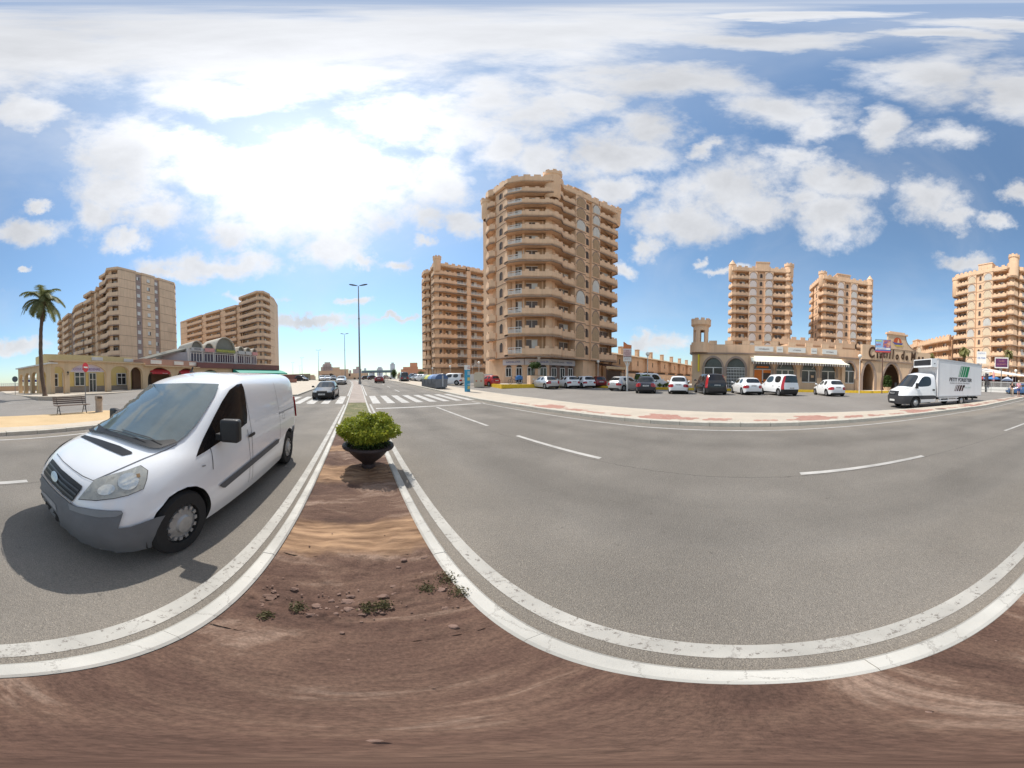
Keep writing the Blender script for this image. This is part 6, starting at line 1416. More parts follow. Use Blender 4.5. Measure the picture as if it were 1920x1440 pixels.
def ttf(k, s):
    if k == 4 and s in (0, 1): return 1
    if k == 4 and s in (3, 4): return 1
    if k in (0, 1) and s in (0, 1, 2): return 5
    if k == 1 and s in (3, 4, 5): return 5
    if k == 2 and s in (0,): return 4
    if k == 3 and s == 1: return 2
    return 0
bm = shell(tg, ttf, 2, {0: .5}); cut_arches(bm, (-1.12,), .36, .5)
split_out(bm, TR, {0: ('cab', PWV, False), 1: ('glass', carglass, True), 2: ('headlight', lampw, True), 4: ('grille', black, False), 5: ('bumper', mat('truck_bumper', (.045, .045, .05), .55, .1, 6), False)}); bm.free()
m = MB(); m.box((-1.6, 0, .5), (2.6, .9, .5)); m.box((-5.6, 0, .56), (5.6, .8, .18)); m.box((-1.12, 0, .55), (.9, 1.3, .6)); m.build('chassis', black, TR, False)
for sx in (-1.12, -5.72):
    for sy in (1, -1): wheel(TR, sx, sy*.86, .36, .22, sy, True, 24)
bx0, bx1, bw, bz0, bz1 = -3.06, -8.28, 1.0, .68, 3.30
m = MB(); m.box(((bx0+bx1)/2, 0, (bz0+bz1)/2), (bx0-bx1, 2*bw, bz1-bz0)); m.build('cargo_box', mat('box_white', (.72, .72, .73), .45, .04, .6, stain=.08), TR, False)
m = MB()
for z in (bz0+.03, bz1-.03):
    for y in (-bw-.012, bw+.012): m.box(((bx0+bx1)/2, y, z), (bx0-bx1+.04, .03, .09))
for x in (bx0+.012, bx1-.012):
    for y in (-bw-.012, bw+.012): m.box((x, y, (bz0+bz1)/2), (.06, .032, bz1-bz0+.03))
    m.box((x, 0, bz1+.0), (.05, 2*bw+.03, .07))
m.build('box_trim', mat('trim_aluminium', (.50, .50, .52), .4, .08, 3, metal=.3), TR, False)
m = MB(); m.box((bx0+.30, 0, 2.99), (.58, 1.84, .56)); m.build('cooling_unit', PWV, TR, False)
m = MB(); m.box((bx0+.60, .0, 3.02), (.03, 1.7, .36), m=0)
for q in range(5): m.box((bx0+.625, 0, 2.88+q*.07), (.03, 1.66, .02), m=1)
m.box((bx0+.3, .925, 2.95), (.12, .02, .05), m=1)
m.build('cooling_grille', [black, mat('bar_dark', (.09, .09, .1), .4)], TR, False)
m = MB(); m.box((-4.25, .96, .60), (2.1, .05, .07), m=0); m.box((-4.25, .96, .42), (2.1, .05, .09), m=0)
for x in (-3.4, -4.2, -5.1): m.box((x, .93, .5), (.06, .05, .28), m=0)
m.box((-7.2, .9, .5), (.1, .1, .3), m=1); m.box((-7.9, 0, .52), (.1, 1.8, .16), m=1); m.box((-6.4, .9, .55), (.05, .3, .35), m=1)
m.build('side_guard', [PWV, black], TR, False)
for sy in (1, -1):
    m = MB(); m.box((-1.06, sy*1.12, 1.42), (.10, .17, .34)); m.box((-1.08, sy*1.02, 1.32), (.06, .16, .05)); m.build('mirror', black, TR, False)
m = MB(); m.box((-2.66, 1.0, 1.16), (.20, .03, .10)); m.build('door_handle', black, TR, False)
m = MB(); m.box((.02, 0, .50), (.03, .5, .12)); m.build('number_plate', plate, TR, False)
bo_ = text('badge', 'IVECO', .17, mat('badge_chrome', (.5, .5, .5), .3, metal=.5), TR, (0, 0, 0), (R(90), 0, R(90)), .01); bo_.location = (.03, 0, .93)
def onbox(name, pts, mt): m = MB(); m.poly([(y+8.95, bw+.004, z-.02) for (y, z) in pts]); return m.build(name, mt, TR, False)
green = mat('logo_green', (.005, .20, .07), .5, .05, 3); brn = mat('logo_brown', (.06, .02, .015), .5, .1, 3)
def bars(mt, yl, yr, z0, z1, slant, ws, nm):
    W_ = yl-yr; tot = sum(a+b for a, b in ws); y = yl
    for a, b in ws:
        wa = a/tot*(W_-slant); wb = b/tot*(W_-slant)
        onbox(nm, [(y, z0), (y-wa, z0), (y-wa-slant, z1), (y-slant, z1)], mt); y -= wa+wb
bars(green, -14.16, -15.60, 2.16, 3.0, .30, [(.06, .08), (.12, .08), (.22, .07), (.28, .06), (.42, 0)], 'logo_bar')
bars(brn, -13.71, -14.95, 1.10, 1.55, .22, [(.06, .1), (.12, .1), (.2, .1), (.3, .1), (.25, 0)], 'logo_bar')
onbox('logo_bar', [(-14.78, 1.38), (-14.97, 1.38), (-15.02, 1.55), (-14.8, 1.55)], brn)
def tt(s, size, mt, y, z, sx, sh=.15, off=0):
    o = text('lettering', s, size, mt, TR, (0, 0, 0), (R(90), 0, R(180)), .002, sx, sh, off)
    o.location = (y+8.95, bw+.006, z-.02); return o
tt('PETIT FORESTIER', .36, mat('letter_grey', (.07, .065, .07), .5), -14.5, 1.935, 1.0, .15, .014)
tt('location de véhicules frigorifiques', .165, mat('letter_pale', (.28, .27, .28), .5), -14.4, 1.70, 1.06, .1)
tt('pro cool', .22, mat('letter_mint', (.42, .52, .46), .5), -15.35, 1.40, 1, .1)
# ---------------------------------------------------------------- planter in the median
PT = thing('flower_pot', 'wide dark bowl-shaped plant pot on a narrow foot standing in the median soil', 'plant pot', (.16, 4.05, .042))
potm = ramp_mat('pot_dark', [(.3, (.028, .020, .022)), (.6, (.05, .036, .036)), (.8, (.08, .06, .058))], 4, rough=.6, bump=.2)
m = MB(); m.lathe([(.001, 0), (.115, 0), (.115, .03), (.10, .06), (.115, .09), (.16, .13), (.23, .19), (.30, .265), (.34, .325), (.36, .345), (.425, .36), (.435, .385), (.425, .41), (.385, .415), (.35, .395), (.32, .34), (.2, .30), (.001, .29)], (0, 0, 0), 48); m.build('bowl', potm, PT, False, True, ang=30)
m = MB(); m.lathe([(.001, .315), (.2, .325), (.325, .335)], (0, 0, 0), 24); m.build('potting_soil', MATS['soil'], PT, False)
def leafmat(name, a, b, c, sc_=9):
    m = ramp_mat(name, [(.28, a), (.5, b), (.72, c)], sc_, rough=.55, bump=0, nrough=.7)
    bs = m.node_tree.nodes['Principled BSDF']; t = m.node_tree
    tr = nd(t, 'ShaderNodeBsdfTranslucent'); src = bs.inputs['Base Color'].links[0].from_socket
    t.links.new(src, tr.inputs['Color']); mx = nd(t, 'ShaderNodeMixShader'); mx.inputs[0].default_value = .38
    out = [n for n in t.nodes if n.type == 'OUTPUT_MATERIAL'][0]
    t.links.new(bs.outputs[0], mx.inputs[1]); t.links.new(tr.outputs[0], mx.inputs[2]); t.links.new(mx.outputs[0], out.inputs[0]); return m
lf1 = leafmat('leaf_lime', (.09, .14, .015), (.28, .32, .03), (.56, .53, .07))
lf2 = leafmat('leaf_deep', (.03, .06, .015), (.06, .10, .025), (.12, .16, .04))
lfp = leafmat('palm_leaf', (.09, .11, .045), (.16, .18, .075), (.28, .26, .12), 3)
lfp2 = leafmat('palm_leaf_dry', (.14, .15, .05), (.26, .26, .09), (.40, .34, .16), 3)
bark = ramp_mat('bark', [(.3, (.09, .06, .045)), (.7, (.20, .14, .10))], 5, bump=.6, stretch=(1, 1, .4))
def leaves(m, cen, rad, n, size, rs, surf=.55, shape=None):
    for _ in range(n):
        a = rs.uniform(0, 2*math.pi); u = rs.uniform(-1, 1); q = math.sqrt(1-u*u); d = Vector((q*math.cos(a), q*math.sin(a), u))
        r = (rs.random()**(1-surf)) ; b = 1+.16*MN.noise(d*2.6+Vector(cen))+.10*MN.noise(d*6+Vector(cen))
        p = Vector(cen)+Vector((d.x*rad[0], d.y*rad[1], d.z*rad[2]))*r*b
        nrm = (d+Vector((rs.gauss(0, .6), rs.gauss(0, .6), rs.gauss(0, .6)+.3))).normalized()
        t = nrm.orthogonal().normalized(); t = Matrix.Rotation(rs.uniform(0, 6.28), 3, nrm) @ t; s = nrm.cross(t); L_ = size*rs.uniform(.6, 1.3); w = L_*.32
        m.poly([p, p+t*L_*.45+s*w+nrm*L_*.1, p+t*L_, p+t*L_*.45-s*w+nrm*L_*.1])
rs = random.Random(3)
SH = thing('shrub', 'rounded lime green clipped shrub growing in the dark pot on the median', 'shrub', (.16, 4.05, .352))
m = MB(); rad = (.50, .50, .27)
leaves(m, (.02, 0, .36), (.50, .50, .22), 8000, .042, rs, .82)
for q in range(26):
    a = rs.uniform(0, 6.28); e = rs.uniform(-.35, 1.2); leaves(m, (.02+.46*math.cos(a)*math.cos(e), .46*math.sin(a)*math.cos(e), .36+.25*math.sin(e)), (.09, .09, .07), 130, .045, rs, .5)
leaves(m, (-.05, 0, .24), (.36, .36, .14), 1300, .042, rs, .8); m.build('foliage', lf1, SH, False)
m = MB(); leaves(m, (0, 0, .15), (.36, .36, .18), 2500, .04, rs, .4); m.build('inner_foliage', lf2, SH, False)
m = MB()
for q in range(14):
    a = q*2*math.pi/14; m.cyl((.03*math.cos(a), .03*math.sin(a), -.04), (.28*math.cos(a), .28*math.sin(a), .22), .008, .004, 6)
m.build('stem', bark, SH, False)
# clods and weeds
m = MB()
for _ in range(160):
    a = rs.random(); 
    if a < .55: x, y = rs.uniform(-.55, .46), rs.gauss(1.15, .10)
    elif a < .8: x, y = rs.uniform(-.5, .45), rs.uniform(-2.5, 3.6)
    else: x, y = rs.gauss(.3, .2), rs.gauss(3.95, .25)
    x = max(-.57, min(.47, x)); r = rs.uniform(.003, .009)*(1.6 if a > .8 else 1); m.sphere((x, y, .044+r*.3), r, 6, (rs.uniform(.8, 1.4), rs.uniform(.8, 1.4), .6))
for _ in range(45):
    q = rs.random()
    if q < .62: x, y = rs.uniform(-.56, .2), rs.gauss(1.12, .07)
    else: x, y = rs.uniform(.12, .47), rs.gauss(1.3, .2)
    x = max(-.56, min(.47, x)); r = rs.uniform(.007, .024); k0 = len(m.v); m.sphere((x, y, .046), r, 8, (rs.uniform(.9, 1.7), rs.uniform(.8, 1.2), .5))
    for i in range(k0, len(m.v)):
        d = m.v[i]-Vector((x, y, .046)); m.v[i] += d*(MN.noise(m.v[i]*55)*.7)
o = m.build('soil_clods', ramp_mat('clod', [(.3, (.13, .08, .06)), (.6, (.21, .135, .108)), (.8, (.30, .21, .17))], 9), None); o['kind'] = 'stuff'
o['label'] = 'loose clods of reddish soil and small stones scattered over the median'
for k, (px, py, sz) in enumerate(((835, 1085, .075), (800, 1105, .06), (690, 1140, .05), (720, 1135, .05), (560, 1140, .045), (500, 1155, .04), (860, 1110, .06))):
    d = pixray(px, py); t = (.047-1.55)/d.z; p = EYE+d*t
    m = MB(); leaves(m, (p.x, p.y, .062), (sz, sz*1.2, .022), 140, .018, rs, .5)
    w = m.build('weed', leafmat('leaf_weed', (.05, .05, .025), (.11, .10, .045), (.2, .17, .09)) if k == 0 else MATS['leaf_weed'], None)
    tag(w, 'small dry green weed growing in the median soil nearest the camera', 'weed', 'dry weeds in the median soil')
# ---------------------------------------------------------------- street lamps (double headed)
def street_lamp(loc, label, first=None):
    if first:
        c = first.copy(); COL.objects.link(c); c.location = loc; c['label'] = label
        for ch in list(first.children):
            d = ch.copy(); COL.objects.link(d); d.parent = c
        return c
    T = thing('street_lamp', label, 'street lamp', loc, 0, 'double-headed street lamps along the road')
    m = MB(); m.cyl((0, 0, 0), (0, 0, .5), .26, .24, 12); m.cyl((0, 0, .4), (0, 0, 11.0), .17, .11, 12); m.cyl((0, 0, 11.0), (0, 0, 16.9), .115, .07, 12); m.cyl((0, 0, 10.9), (0, 0, 11.05), .16, .16, 12); m.build('pole', metal, T, False, True)
    for s in (-1, 1):
        m = MB(); rows = []
        for t, w, h in ((.12, .06, .05), (.45, .18, .09), (.9, .24, .13), (1.35, .18, .10), (1.5, .06, .05)):
            z = 16.95+.30*(t/1.5); rows.append([(s*t, w*math.cos(a), z+h*math.sin(a)) for a in [2*math.pi*i/10 for i in range(10)]])
        m.grid(rows, True); m.poly(rows[0]); m.poly(rows[-1][::-1]); m.build('lamp_head', mat('lamp_head_dark', (.07, .075, .08), .5, .1, 4), T, False, True)
    return T
L0 = street_lamp((.42, 40, gz(.4, 40)), 'tall double-headed street lamp standing in the median beyond the zebra crossing')
for (x, y, lb) in ((-4.39, 88.9, 'second nearest double-headed street lamp, just left of the tallest lamp pole'), (-21.6, 136.3, 'third double-headed street lamp along the bend of the road'), (-41.3, 180.3, 'fourth double-headed street lamp, left of the third'), (-60.5, 225, 'fifth small double-headed street lamp above the back of the white van'), (-30, 290, 'farthest tiny double-headed street lamp between the third and fourth'), (-68, 285, 'tiny faint double-headed street lamp between the fourth and fifth')):
    street_lamp((x, y, gz(x, y)), lb, L0)
def globe_lamp(x, y, z, label, first=None, sc_=1):
    g0 = gz(x, y); T = thing('globe_lamp', label, 'street lamp', (x, y, g0), 0, 'white globe lamps'); h = z-g0
    MB().cyl((0, 0, 0), (0, 0, h-.18), .055, .045, 10).build('pole', metw, T, False, True)
    m = MB(); m.cyl((0, 0, h-.26), (0, 0, h-.14), .11, .13, 12); m.build('collar', metw, T, False, True)
    MB().sphere((0, 0, h), .235*sc_, 20).build('globe', globe, T, False, True)
for x, y, z, lb in ((22.3, 24.3, 4.35, 'globe lamp in front of the white sign boards of the corner shop'), (19.1, 35.15, 4.1, 'globe lamp beside the pale utility hut'), (18.55, 46.4, 4.0, 'globe lamp left of the blue totem, before the second tower'), (18.2, 57.2, 4.0, 'farthest left globe lamp, at the foot of the second tower'), (29.5, 57.9, 4.5, 'small globe lamp just right of the blue totem'),
        (31.6, 21.0, 4.15, 'globe lamp under the dark slanting canopy of the tallest tower'), (25.97, 10.5, 4.4, 'globe lamp before the terraced houses, above the clipped bush'), (24.8, -13.0, 4.6, 'globe lamp by the left arch of the gate building'), (16.5, -34.2, 4.0, 'globe lamp above the two pedestrians at the right')):
    globe_lamp(x, y, z, lb)
# ---------------------------------------------------------------- recycling bins
bing = mat('bin_grey', (.17, .175, .19), .6, .12, 2); 
def binb(y, lidm, label):
    T = thing('recycling_bin', label, 'recycling bin', (9.0, y, .42), 0, 'recycling bins on the pavement')
    m = MB(); prof = [(-.62, .12), (-.72, 1.05), (.72, 1.05), (.62, .12)]
    m.poly([(p[0], -.66, p[1]) for p in prof]); m.poly([(p[0], .66, p[1]) for p in prof][::-1])
    for a, b in zip(prof, prof[1:]+prof[:1]): m.poly([(a[0], -.66, a[1]), (b[0], -.66, b[1]), (b[0], .66, b[1]), (a[0], .66, a[1])])
    for s in (-.55, -.2, .2, .55): m.box((-.685, s, .6), (.05, .06, .9)); 
    m.build('container', bing, T, False)
    m = MB(); arc = [(.76*math.cos(a), 1.06+.56*math.sin(a)) for a in [math.pi*i/12 for i in range(13)]]
    m.grid([[(x, s, z) for x, z in arc] for s in (-.7, .7)]); m.poly([(x, -.7, z) for x, z in arc]); m.poly([(x, .7, z) for x, z in arc][::-1]); m.build('lid', lidm, T, False, True)
    for (q1, q2) in ((.1, -.72), (-.1, .72)): MB().box((q1, q2, .85), (.16, .05, 1.2)).build('lift_post', mat('galvanised', (.40, .41, .43), .5, .1, 5), T, False)
    for s in (-.45, .45): MB().cyl((s, -.5, .07), (s, .5, .07), .07, n=10).build('wheel', black, T, False)
for y, c, n, lb in ((25.7, (.07, .12, .24), 'navy', 'nearest recycling bin with a dark blue rounded lid'), (27.2, (.16, .27, .50), 'blue', 'recycling bin with a light blue lid, second from the blue totem'), (28.7, (.52, .50, .10), 'yellow', 'recycling bin with a yellow lid between the blue and grey-green ones'), (30.2, (.20, .24, .20), 'sage', 'farthest recycling bin with a grey-green lid')):
    binb(y, mat('lid_'+n, c, .5, .08, 3), lb)
# ---------------------------------------------------------------- totem
T = thing('information_totem', 'slim blue information totem with a white head on the pavement right of the bins', 'information sign', (10.0, 20.7, gz(10, 20.7)+.12), R(30))
m = MB(); m.box((0, 0, 1.25), (.50, .30, 2.5)); m.build('panel', mat('totem_blue', (.05, .30, .48), .45, .12, 1.5), T, False)
m = MB(); m.box((0, 0, 2.28), (.52, .32, .44)); m.build('head', white, T, False)
text('lettering', 'LA\nMANGA', .13, mat('ink_red', (.5, .1, .1), .6), T, (10.0, 20.7, gz(10, 20.7)+.12), (R(90), 0, 0), .002).location = (0, -.165, 2.28)
m = MB()
for q, (z, h) in enumerate(((1.75, .35), (1.2, .3), (.7, .12), (.4, .3))): m.box((0, -.155, z), (.40, .01, h), m=q % 2)
m.build('print', [mat('print_pale', (.35, .50, .58), .5), mat('print_yellow', (.55, .50, .2), .5)], T, False)
# utility hut
T = thing('utility_hut', 'pale beige utility hut with a ridged top beside the red hatchback', 'utility cabinet', (14.8, 27.2, gz(14.8, 27.2)+.05), R(-35))
m = MB(); m.box((0, 0, .78), (1.25, .9, 1.56)); m.build('cabinet', mat('cabinet_beige', (.58, .50, .38), .7, .06, 2), T, False)
m = MB(); 
for y0, y1 in ((-.47, .47),):
    pr = [(-.65, 1.561), (-.4, 1.85), (.4, 1.85), (.65, 1.561)]
    m.poly([(x, y0, z) for x, z in pr]); m.poly([(x, y1, z) for x, z in pr][::-1]); m.grid([[(x, y0, z) for x, z in pr], [(x, y1, z) for x, z in pr]])
m.build('top', mat('cabinet_beige', (.58, .50, .38), .7), T, False)
m = MB(); m.sphere((-.3, -.452, .75), .12, 10, (1, .05, 1)); m.sphere((.3, -.452, .75), .12, 10, (1, .05, 1)); m.build('emblem', mat('emblem_rust', (.5, .2, .12), .6), T, False)
T = thing('low_wall', 'low white garden wall behind the utility hut and red hatchback', 'wall', (17, 30.5, 1)); m = MB(); m.box((17.2, 31.2, 1.5), (3.6, .25, 1.3), R(-25)); m.build('wall_panel', whitep, T)
# planter with small tree
T = thing('concrete_planter', 'big square tan concrete planter at the corner beside the silver saloon', 'planter', (19.9, 22.3, .8), R(-20))
m = MB(); m.box((0, 0, .52), (1.75, 1.2, 1.05)); m.build('box', stucapt, T, False); m = MB(); m.box((0, 0, 1.06), (1.6, 1.05, .05)); m.build('potting_soil', MATS['soil'], T, False)
def tree(name, label, cat, loc, th, rad, nl, ls, lm, group=None, trunk=.06, lean=(0, 0), seed=1):
    T = thing(name, label, cat, loc, 0, group); r_ = random.Random(seed); top = Vector((lean[0], lean[1], th))
    m = MB(); m.cyl((0, 0, 0), top*.6, trunk, trunk*.75, 8); m.cyl(top*.6, top, trunk*.75, trunk*.5, 8)
    for q in range(6):
        a = q*1.05; e = top+Vector((math.cos(a)*rad[0]*.7, math.sin(a)*rad[1]*.7, rad[2]*.7)); m.cyl(top*.85, e, trunk*.4, trunk*.12, 6)
    m.build('trunk', bark, T, False, True); m = MB(); cl = [(0, 0, 0, 1)]+[(r_.uniform(-.6, .6), r_.uniform(-.6, .6), r_.uniform(-.5, .6), r_.uniform(.35, .6)) for _ in range(7)]
    for (x, y, z, k) in cl: leaves(m, (top.x+x*rad[0], top.y+y*rad[1], top.z+rad[2]*.8+z*rad[2]), tuple(q*k for q in rad), int(nl*k/3), ls, r_, .5)
    m.build('crown', lm, T, False); return T
tree('small_tree', 'small leafy tree growing out of the square corner planter', 'tree', (19.8, 22.4, 1.8), 1.0, (.75, .75, .42), 1500, .16, lf2, trunk=.07, lean=(.1, 0), seed=5)
def bush(name, label, loc, rad, n, ls, lm, seed=2, group=None, cat='bush'):
    T = thing(name, label, cat, loc, 0, group); r_ = random.Random(seed); m = MB()
    for q in range(7): leaves(m, (r_.uniform(-.35, .35)*rad[0], r_.uniform(-.35, .35)*rad[1], rad[2]*(.85+r_.uniform(-.3, .25))), tuple(k*r_.uniform(.5, .8) for k in rad), n//7, ls, r_, .6)
    m.build('foliage', lm, T, False); m = MB()
    for q in range(6): m.cyl((0, 0, 0), (r_.uniform(-.4, .4)*rad[0], r_.uniform(-.4, .4)*rad[1], rad[2]), .03, .015, 6)
    m.build('stem', bark, T, False)
lfm = leafmat('leaf_green', (.05, .10, .02), (.11, .18, .03), (.20, .26, .05))
bush('clipped_bush', 'bright green bush behind the dark saloon, under the globe lamp', (25.6, 10.8, .75), (1.25, 1.25, .75), 3000, .13, lfm, 3)
bush('clipped_bush', 'darker olive bush at the end of the boundary wall by the castle turret', (28.2, 6.9, .7), (1.15, .9, .6), 2400, .12, lf2, 4)
bush('clipped_bush', 'round green bush at the foot of the second tower, near the terracotta building', (19.0, 71, 1.4), (1.6, 1.6, 1.6), 1500, .25, lf2, 5)
bush('clipped_bush', 'green bush beyond the right end of the blue canopy', (14.6, 96, 1.4), (1.5, 1.5, 2.6), 1500, .3, lf2, 6)
bush('spiky_plant', 'tall spiky plant in a low pot beside the left arch of the gate', (28.0, -19.0, .6), (.5, .5, 1.2), 900, .4, lf2, 7, cat='plant')
T = thing('stone_planter', 'low pale stone planter under the spiky plant by the gate', 'planter', (28.0, -19.0, .55)); m = MB(); m.lathe([(.001, 0), (.42, 0), (.55, .5), (.48, .5), (.001, .42)], (0, 0, 0), 12); m.build('bowl', stucco2, T, False)
for k in range(5):
    x = 28.0+k*.0; bush('low_plant', 'small leafy plant in the strip before the boundary wall', (27.2+k*1.6, 9.4-k*.35, .6), (.5, .4, .3), 500, .1, lfm, 10+k, 'small plants before the boundary wall', 'plant')
# palms
def palm(name, label, loc, pts, r0, r1, nf, fl, seed, group=None, droop=1.0, up=.9, lmat=None, nl=34, dead=4):
    T = thing(name, label, 'palm tree', loc, 0, group); r_ = random.Random(seed); m = MB(); rows = []
    P = [Vector(p) for p in pts]; n = 26
    for i in range(n+1):
        t = i/n*(len(P)-1); k = min(int(t), len(P)-2); c = P[k].lerp(P[k+1], t-k); rr = (r0+(r1-r0)*i/n)*(1+.05*(-1)**i)
        if i == 0: rr *= 1.25
        rows.append([(c.x+rr*math.cos(a), c.y+rr*math.sin(a), c.z) for a in [2*math.pi*j/12 for j in range(12)]])
    m.grid(rows, True); m.build('trunk', bark, T, False, True)
    top = P[-1]; m = MB(); m.sphere(top+Vector((0, 0, .05)), r1*1.7, 12, (1, 1, 1.6)); 
    m.build('crown_heart', bark, T, False, True)
    m = MB()
    for f in range(nf+dead):
        az = f*2.399+r_.uniform(-.2, .2); isd = f >= nf
        el = R(r_.uniform(-5, 78)) if not isd else R(-45); L_ = fl*r_.uniform(.8, 1.05)*(.75 if isd else 1)
        d = Vector((math.cos(az)*math.cos(el), math.sin(az)*math.cos(el), math.sin(el))); p = top+Vector((0, 0, .25)); seg = 12; prev = p; st_ = L_/seg
        side = Vector((-math.sin(az), math.cos(az), 0))
        for s in range(seg):
            nd2 = (d+Vector((0, 0, -.115*droop*(1+s*.12)))).normalized(); q = prev+nd2*st_; 
            w = .03*(1-s/seg)+.008; m.poly([prev+side*w, prev-side*w, q-side*w*.8, q+side*w*.8])
            lw = fl*.26*math.sin(math.pi*min(1, (s+1.3)/(seg+1.5)))**.7
            for j in range(3):
                b = prev.lerp(q, (j+.5)/3)
                for sg in (-1, 1):
                    dirv = (side*sg*.85+nd2*.55+Vector((0, 0, -.25-.25*r_.random()))).normalized(); e = b+dirv*lw*r_.uniform(.85, 1.1); wv = nd2*.022*fl
                    m.poly([b-wv, b+wv, e])
            d = nd2; prev = q
    m.build('fronds', lmat or lfp, T, False); return T
palm('palm_tree', 'tall slender palm with a curved trunk standing alone before the yellow bank building', (-22.98, 6.94, .5), [(0, 0, 0), (-.05, -.30, 2.2), (-.05, -.36, 4.6), (0, -.30, 6.6), (.0, -.12, 8.2), (.02, -.02, 9.5)], .24, .16, 30, 2.95, 11, None, 1.0)
PR_ = 'palms behind the castle gate'
palm('palm_tree', 'small palm rising just right of the gate name letters', (34.5, -33.3, 1), [(0, 0, 0), (0, 0, 5.8)], .2, .17, 30, 1.6, 21, PR_, 1.4, dead=8, lmat=lfp2)
palm('palm_tree', 'middle palm behind the truck box, between two arched window columns', (29.5, -37.9, 1), [(0, 0, 0), (0, 0, 7.0)], .2, .17, 34, 1.8, 22, PR_, 1.4, dead=10, lmat=lfp2)
palm('palm_tree', 'right-hand palm above the purple sign', (22.2, -42.6, 1), [(0, 0, 0), (0, 0, 6.8)], .2, .17, 30, 1.6, 23, PR_, 1.4, dead=8, lmat=lfp2)
# ---------------------------------------------------------------- bench, litter bin
B_ = thing('park_bench', 'weathered slatted wooden bench on iron legs at the back of the left walkway', 'bench', (-11.55, 4.9, .125), R(90))
wood = ramp_mat('bench_wood', [(.3, (.13, .10, .085)), (.7, (.22, .175, .15))], 4, stretch=(.3, 3, 3), rough=.8)
# local: X along bench (world y), Y = backwards (world -x)
m = MB()
for q in range(5): m.box((0, -.22+q*.095, .44), (1.85, .075, .03))
m.build('seat', wood, B_, False)
m = MB()
for q in range(4): m.box((0, .26+q*.035, .53+q*.095), (1.85, .028, .075))
m.build('backrest', wood, B_, False)
for s in (-.72, .72):
    m = MB(); m.cyl((s, -.02, .42), (s, -.24, 0), .022, n=8); m.cyl((s, .08, .42), (s, .26, 0), .022, n=8); m.cyl((s, -.22, .42), (s, .22, .42), .02, n=8); m.cyl((s, .2, .42), (s, .40, .86), .018, n=8); m.cyl((s, -.16, .18), (s, .18, .18), .014, n=8); m.build('leg', black, B_, False, True)
T = thing('litter_bin', 'round concrete litter bin with a black opening beside the bench', 'litter bin', (-11.3, 6.35, .125))
m = MB(); m.lathe([(.001, 0), (.21, 0), (.20, .05), (.19, .08), (.19, .62), (.215, .64), (.215, .66)], (0, 0, 0), 24); m.build('body', ramp_mat('bin_concrete', [(.3, (.33, .27, .22)), (.7, (.45, .38, .32))], 6), T, False, True)
m = MB(); m.lathe([(.205, .66), (.215, .70), (.215, .84), (.19, .88), (.001, .90)], (0, 0, 0), 24); m.build('top', MATS['bin_concrete'], T, False, True)
m = MB(); m.box((.19, -.06, .77), (.07, .24, .10), R(-18)); m.build('opening', dark, T, False)
# ---------------------------------------------------------------- signs
def disc_sign(name, label, x, y, z, r, az, back=False, g0=None):
    g0 = gz(x, y) if g0 is None else g0
    T = thing(name, label, 'road sign', (x, y, g0), R(az)); h = z-g0
    MB().cyl((0, 0, 0), (0, 0, h+r*.6), .032, n=10).build('pole', metal, T, False, True)
    m = MB(); m.cyl((0, -.045, h), (0, -.065, h), r, n=28); m.build('disc', mat('sign_back', (.10, .12, .14), .5) if back else mat('sign_red', (.55, .02, .03), .4, .04, 4), T, False)
    if not back: m = MB(); m.box((0, -.071, h), (r*1.35, .012, r*.32)); m.build('bar', white, T, False)
disc_sign('no_entry_sign', 'red no-entry sign with a white bar, turned half away above the bench', -14.35, 7.07, 2.73, .31, 116)
disc_sign('round_road_sign', 'grey back of a round road sign on a thin post at the far left corner', -29.56, 5.1, 2.51, .36, 78, True)
# pole sign by the parked cars
T = thing('pole_sign', 'tall white pole sign with an orange and red top panel rising above the parked cars', 'sign', (21.42, 10.8, gz(21.4, 10.8)), R(-26-38))
m = MB(); m.cyl((0, 0, 0), (0, 0, 2.9), .10, .085, 12); m.cyl((0, 0, 2.3), (-.28, 0, 2.95), .04, n=8); m.cyl((0, 0, 2.3), (.28, 0, 2.95), .04, n=8); m.build('pole', metw, T, False, True)
m = MB(); m.box((0, 0, 3.55), (.80, .26, 1.25), m=0); m.box((0, -.135, 3.15), (.76, .02, .35), m=2); m.box((0, -.14, 3.37), (.76, .02, .05), m=3); m.box((0, -.136, 3.72), (.76, .02, .72), m=1)
m.build('panel', [metw, mat('panel_pink', (.60, .42, .40), .5, .1, 3), white, black], T, False)
m = MB(); m.poly([(-.40, -.12, 4.18), (.40, -.12, 4.18), (.40, -.12, 4.52), (0, -.12, 4.6), (-.32, -.12, 4.85), (-.40, -.12, 4.85)]); m.poly([(-.40, .12, 4.18), (.40, .12, 4.18), (.40, .12, 4.52), (0, .12, 4.6), (-.32, .12, 4.85), (-.40, .12, 4.85)][::-1])
m.grid([[(-.40, s, 4.18), (.40, s, 4.18), (.40, s, 4.52), (0, s, 4.6), (-.32, s, 4.85), (-.40, s, 4.85), (-.40, s, 4.18)] for s in (-.12, .12)]); m.build('top_panel', mat('panel_orange', (.60, .20, .07), .5, .15, 3), T, False)
for q, (tx, z) in enumerate((('BAR', 3.95), ('CASTILLO', 3.75), ('TAPAS', 3.55), ('ABIERTO', 3.15))):
    text('lettering', tx, .15, mat('ink_maroon', (.25, .05, .05), .6), T, (0, 0, 0), (R(90), 0, 0), .002).location = (0, -.15, z)
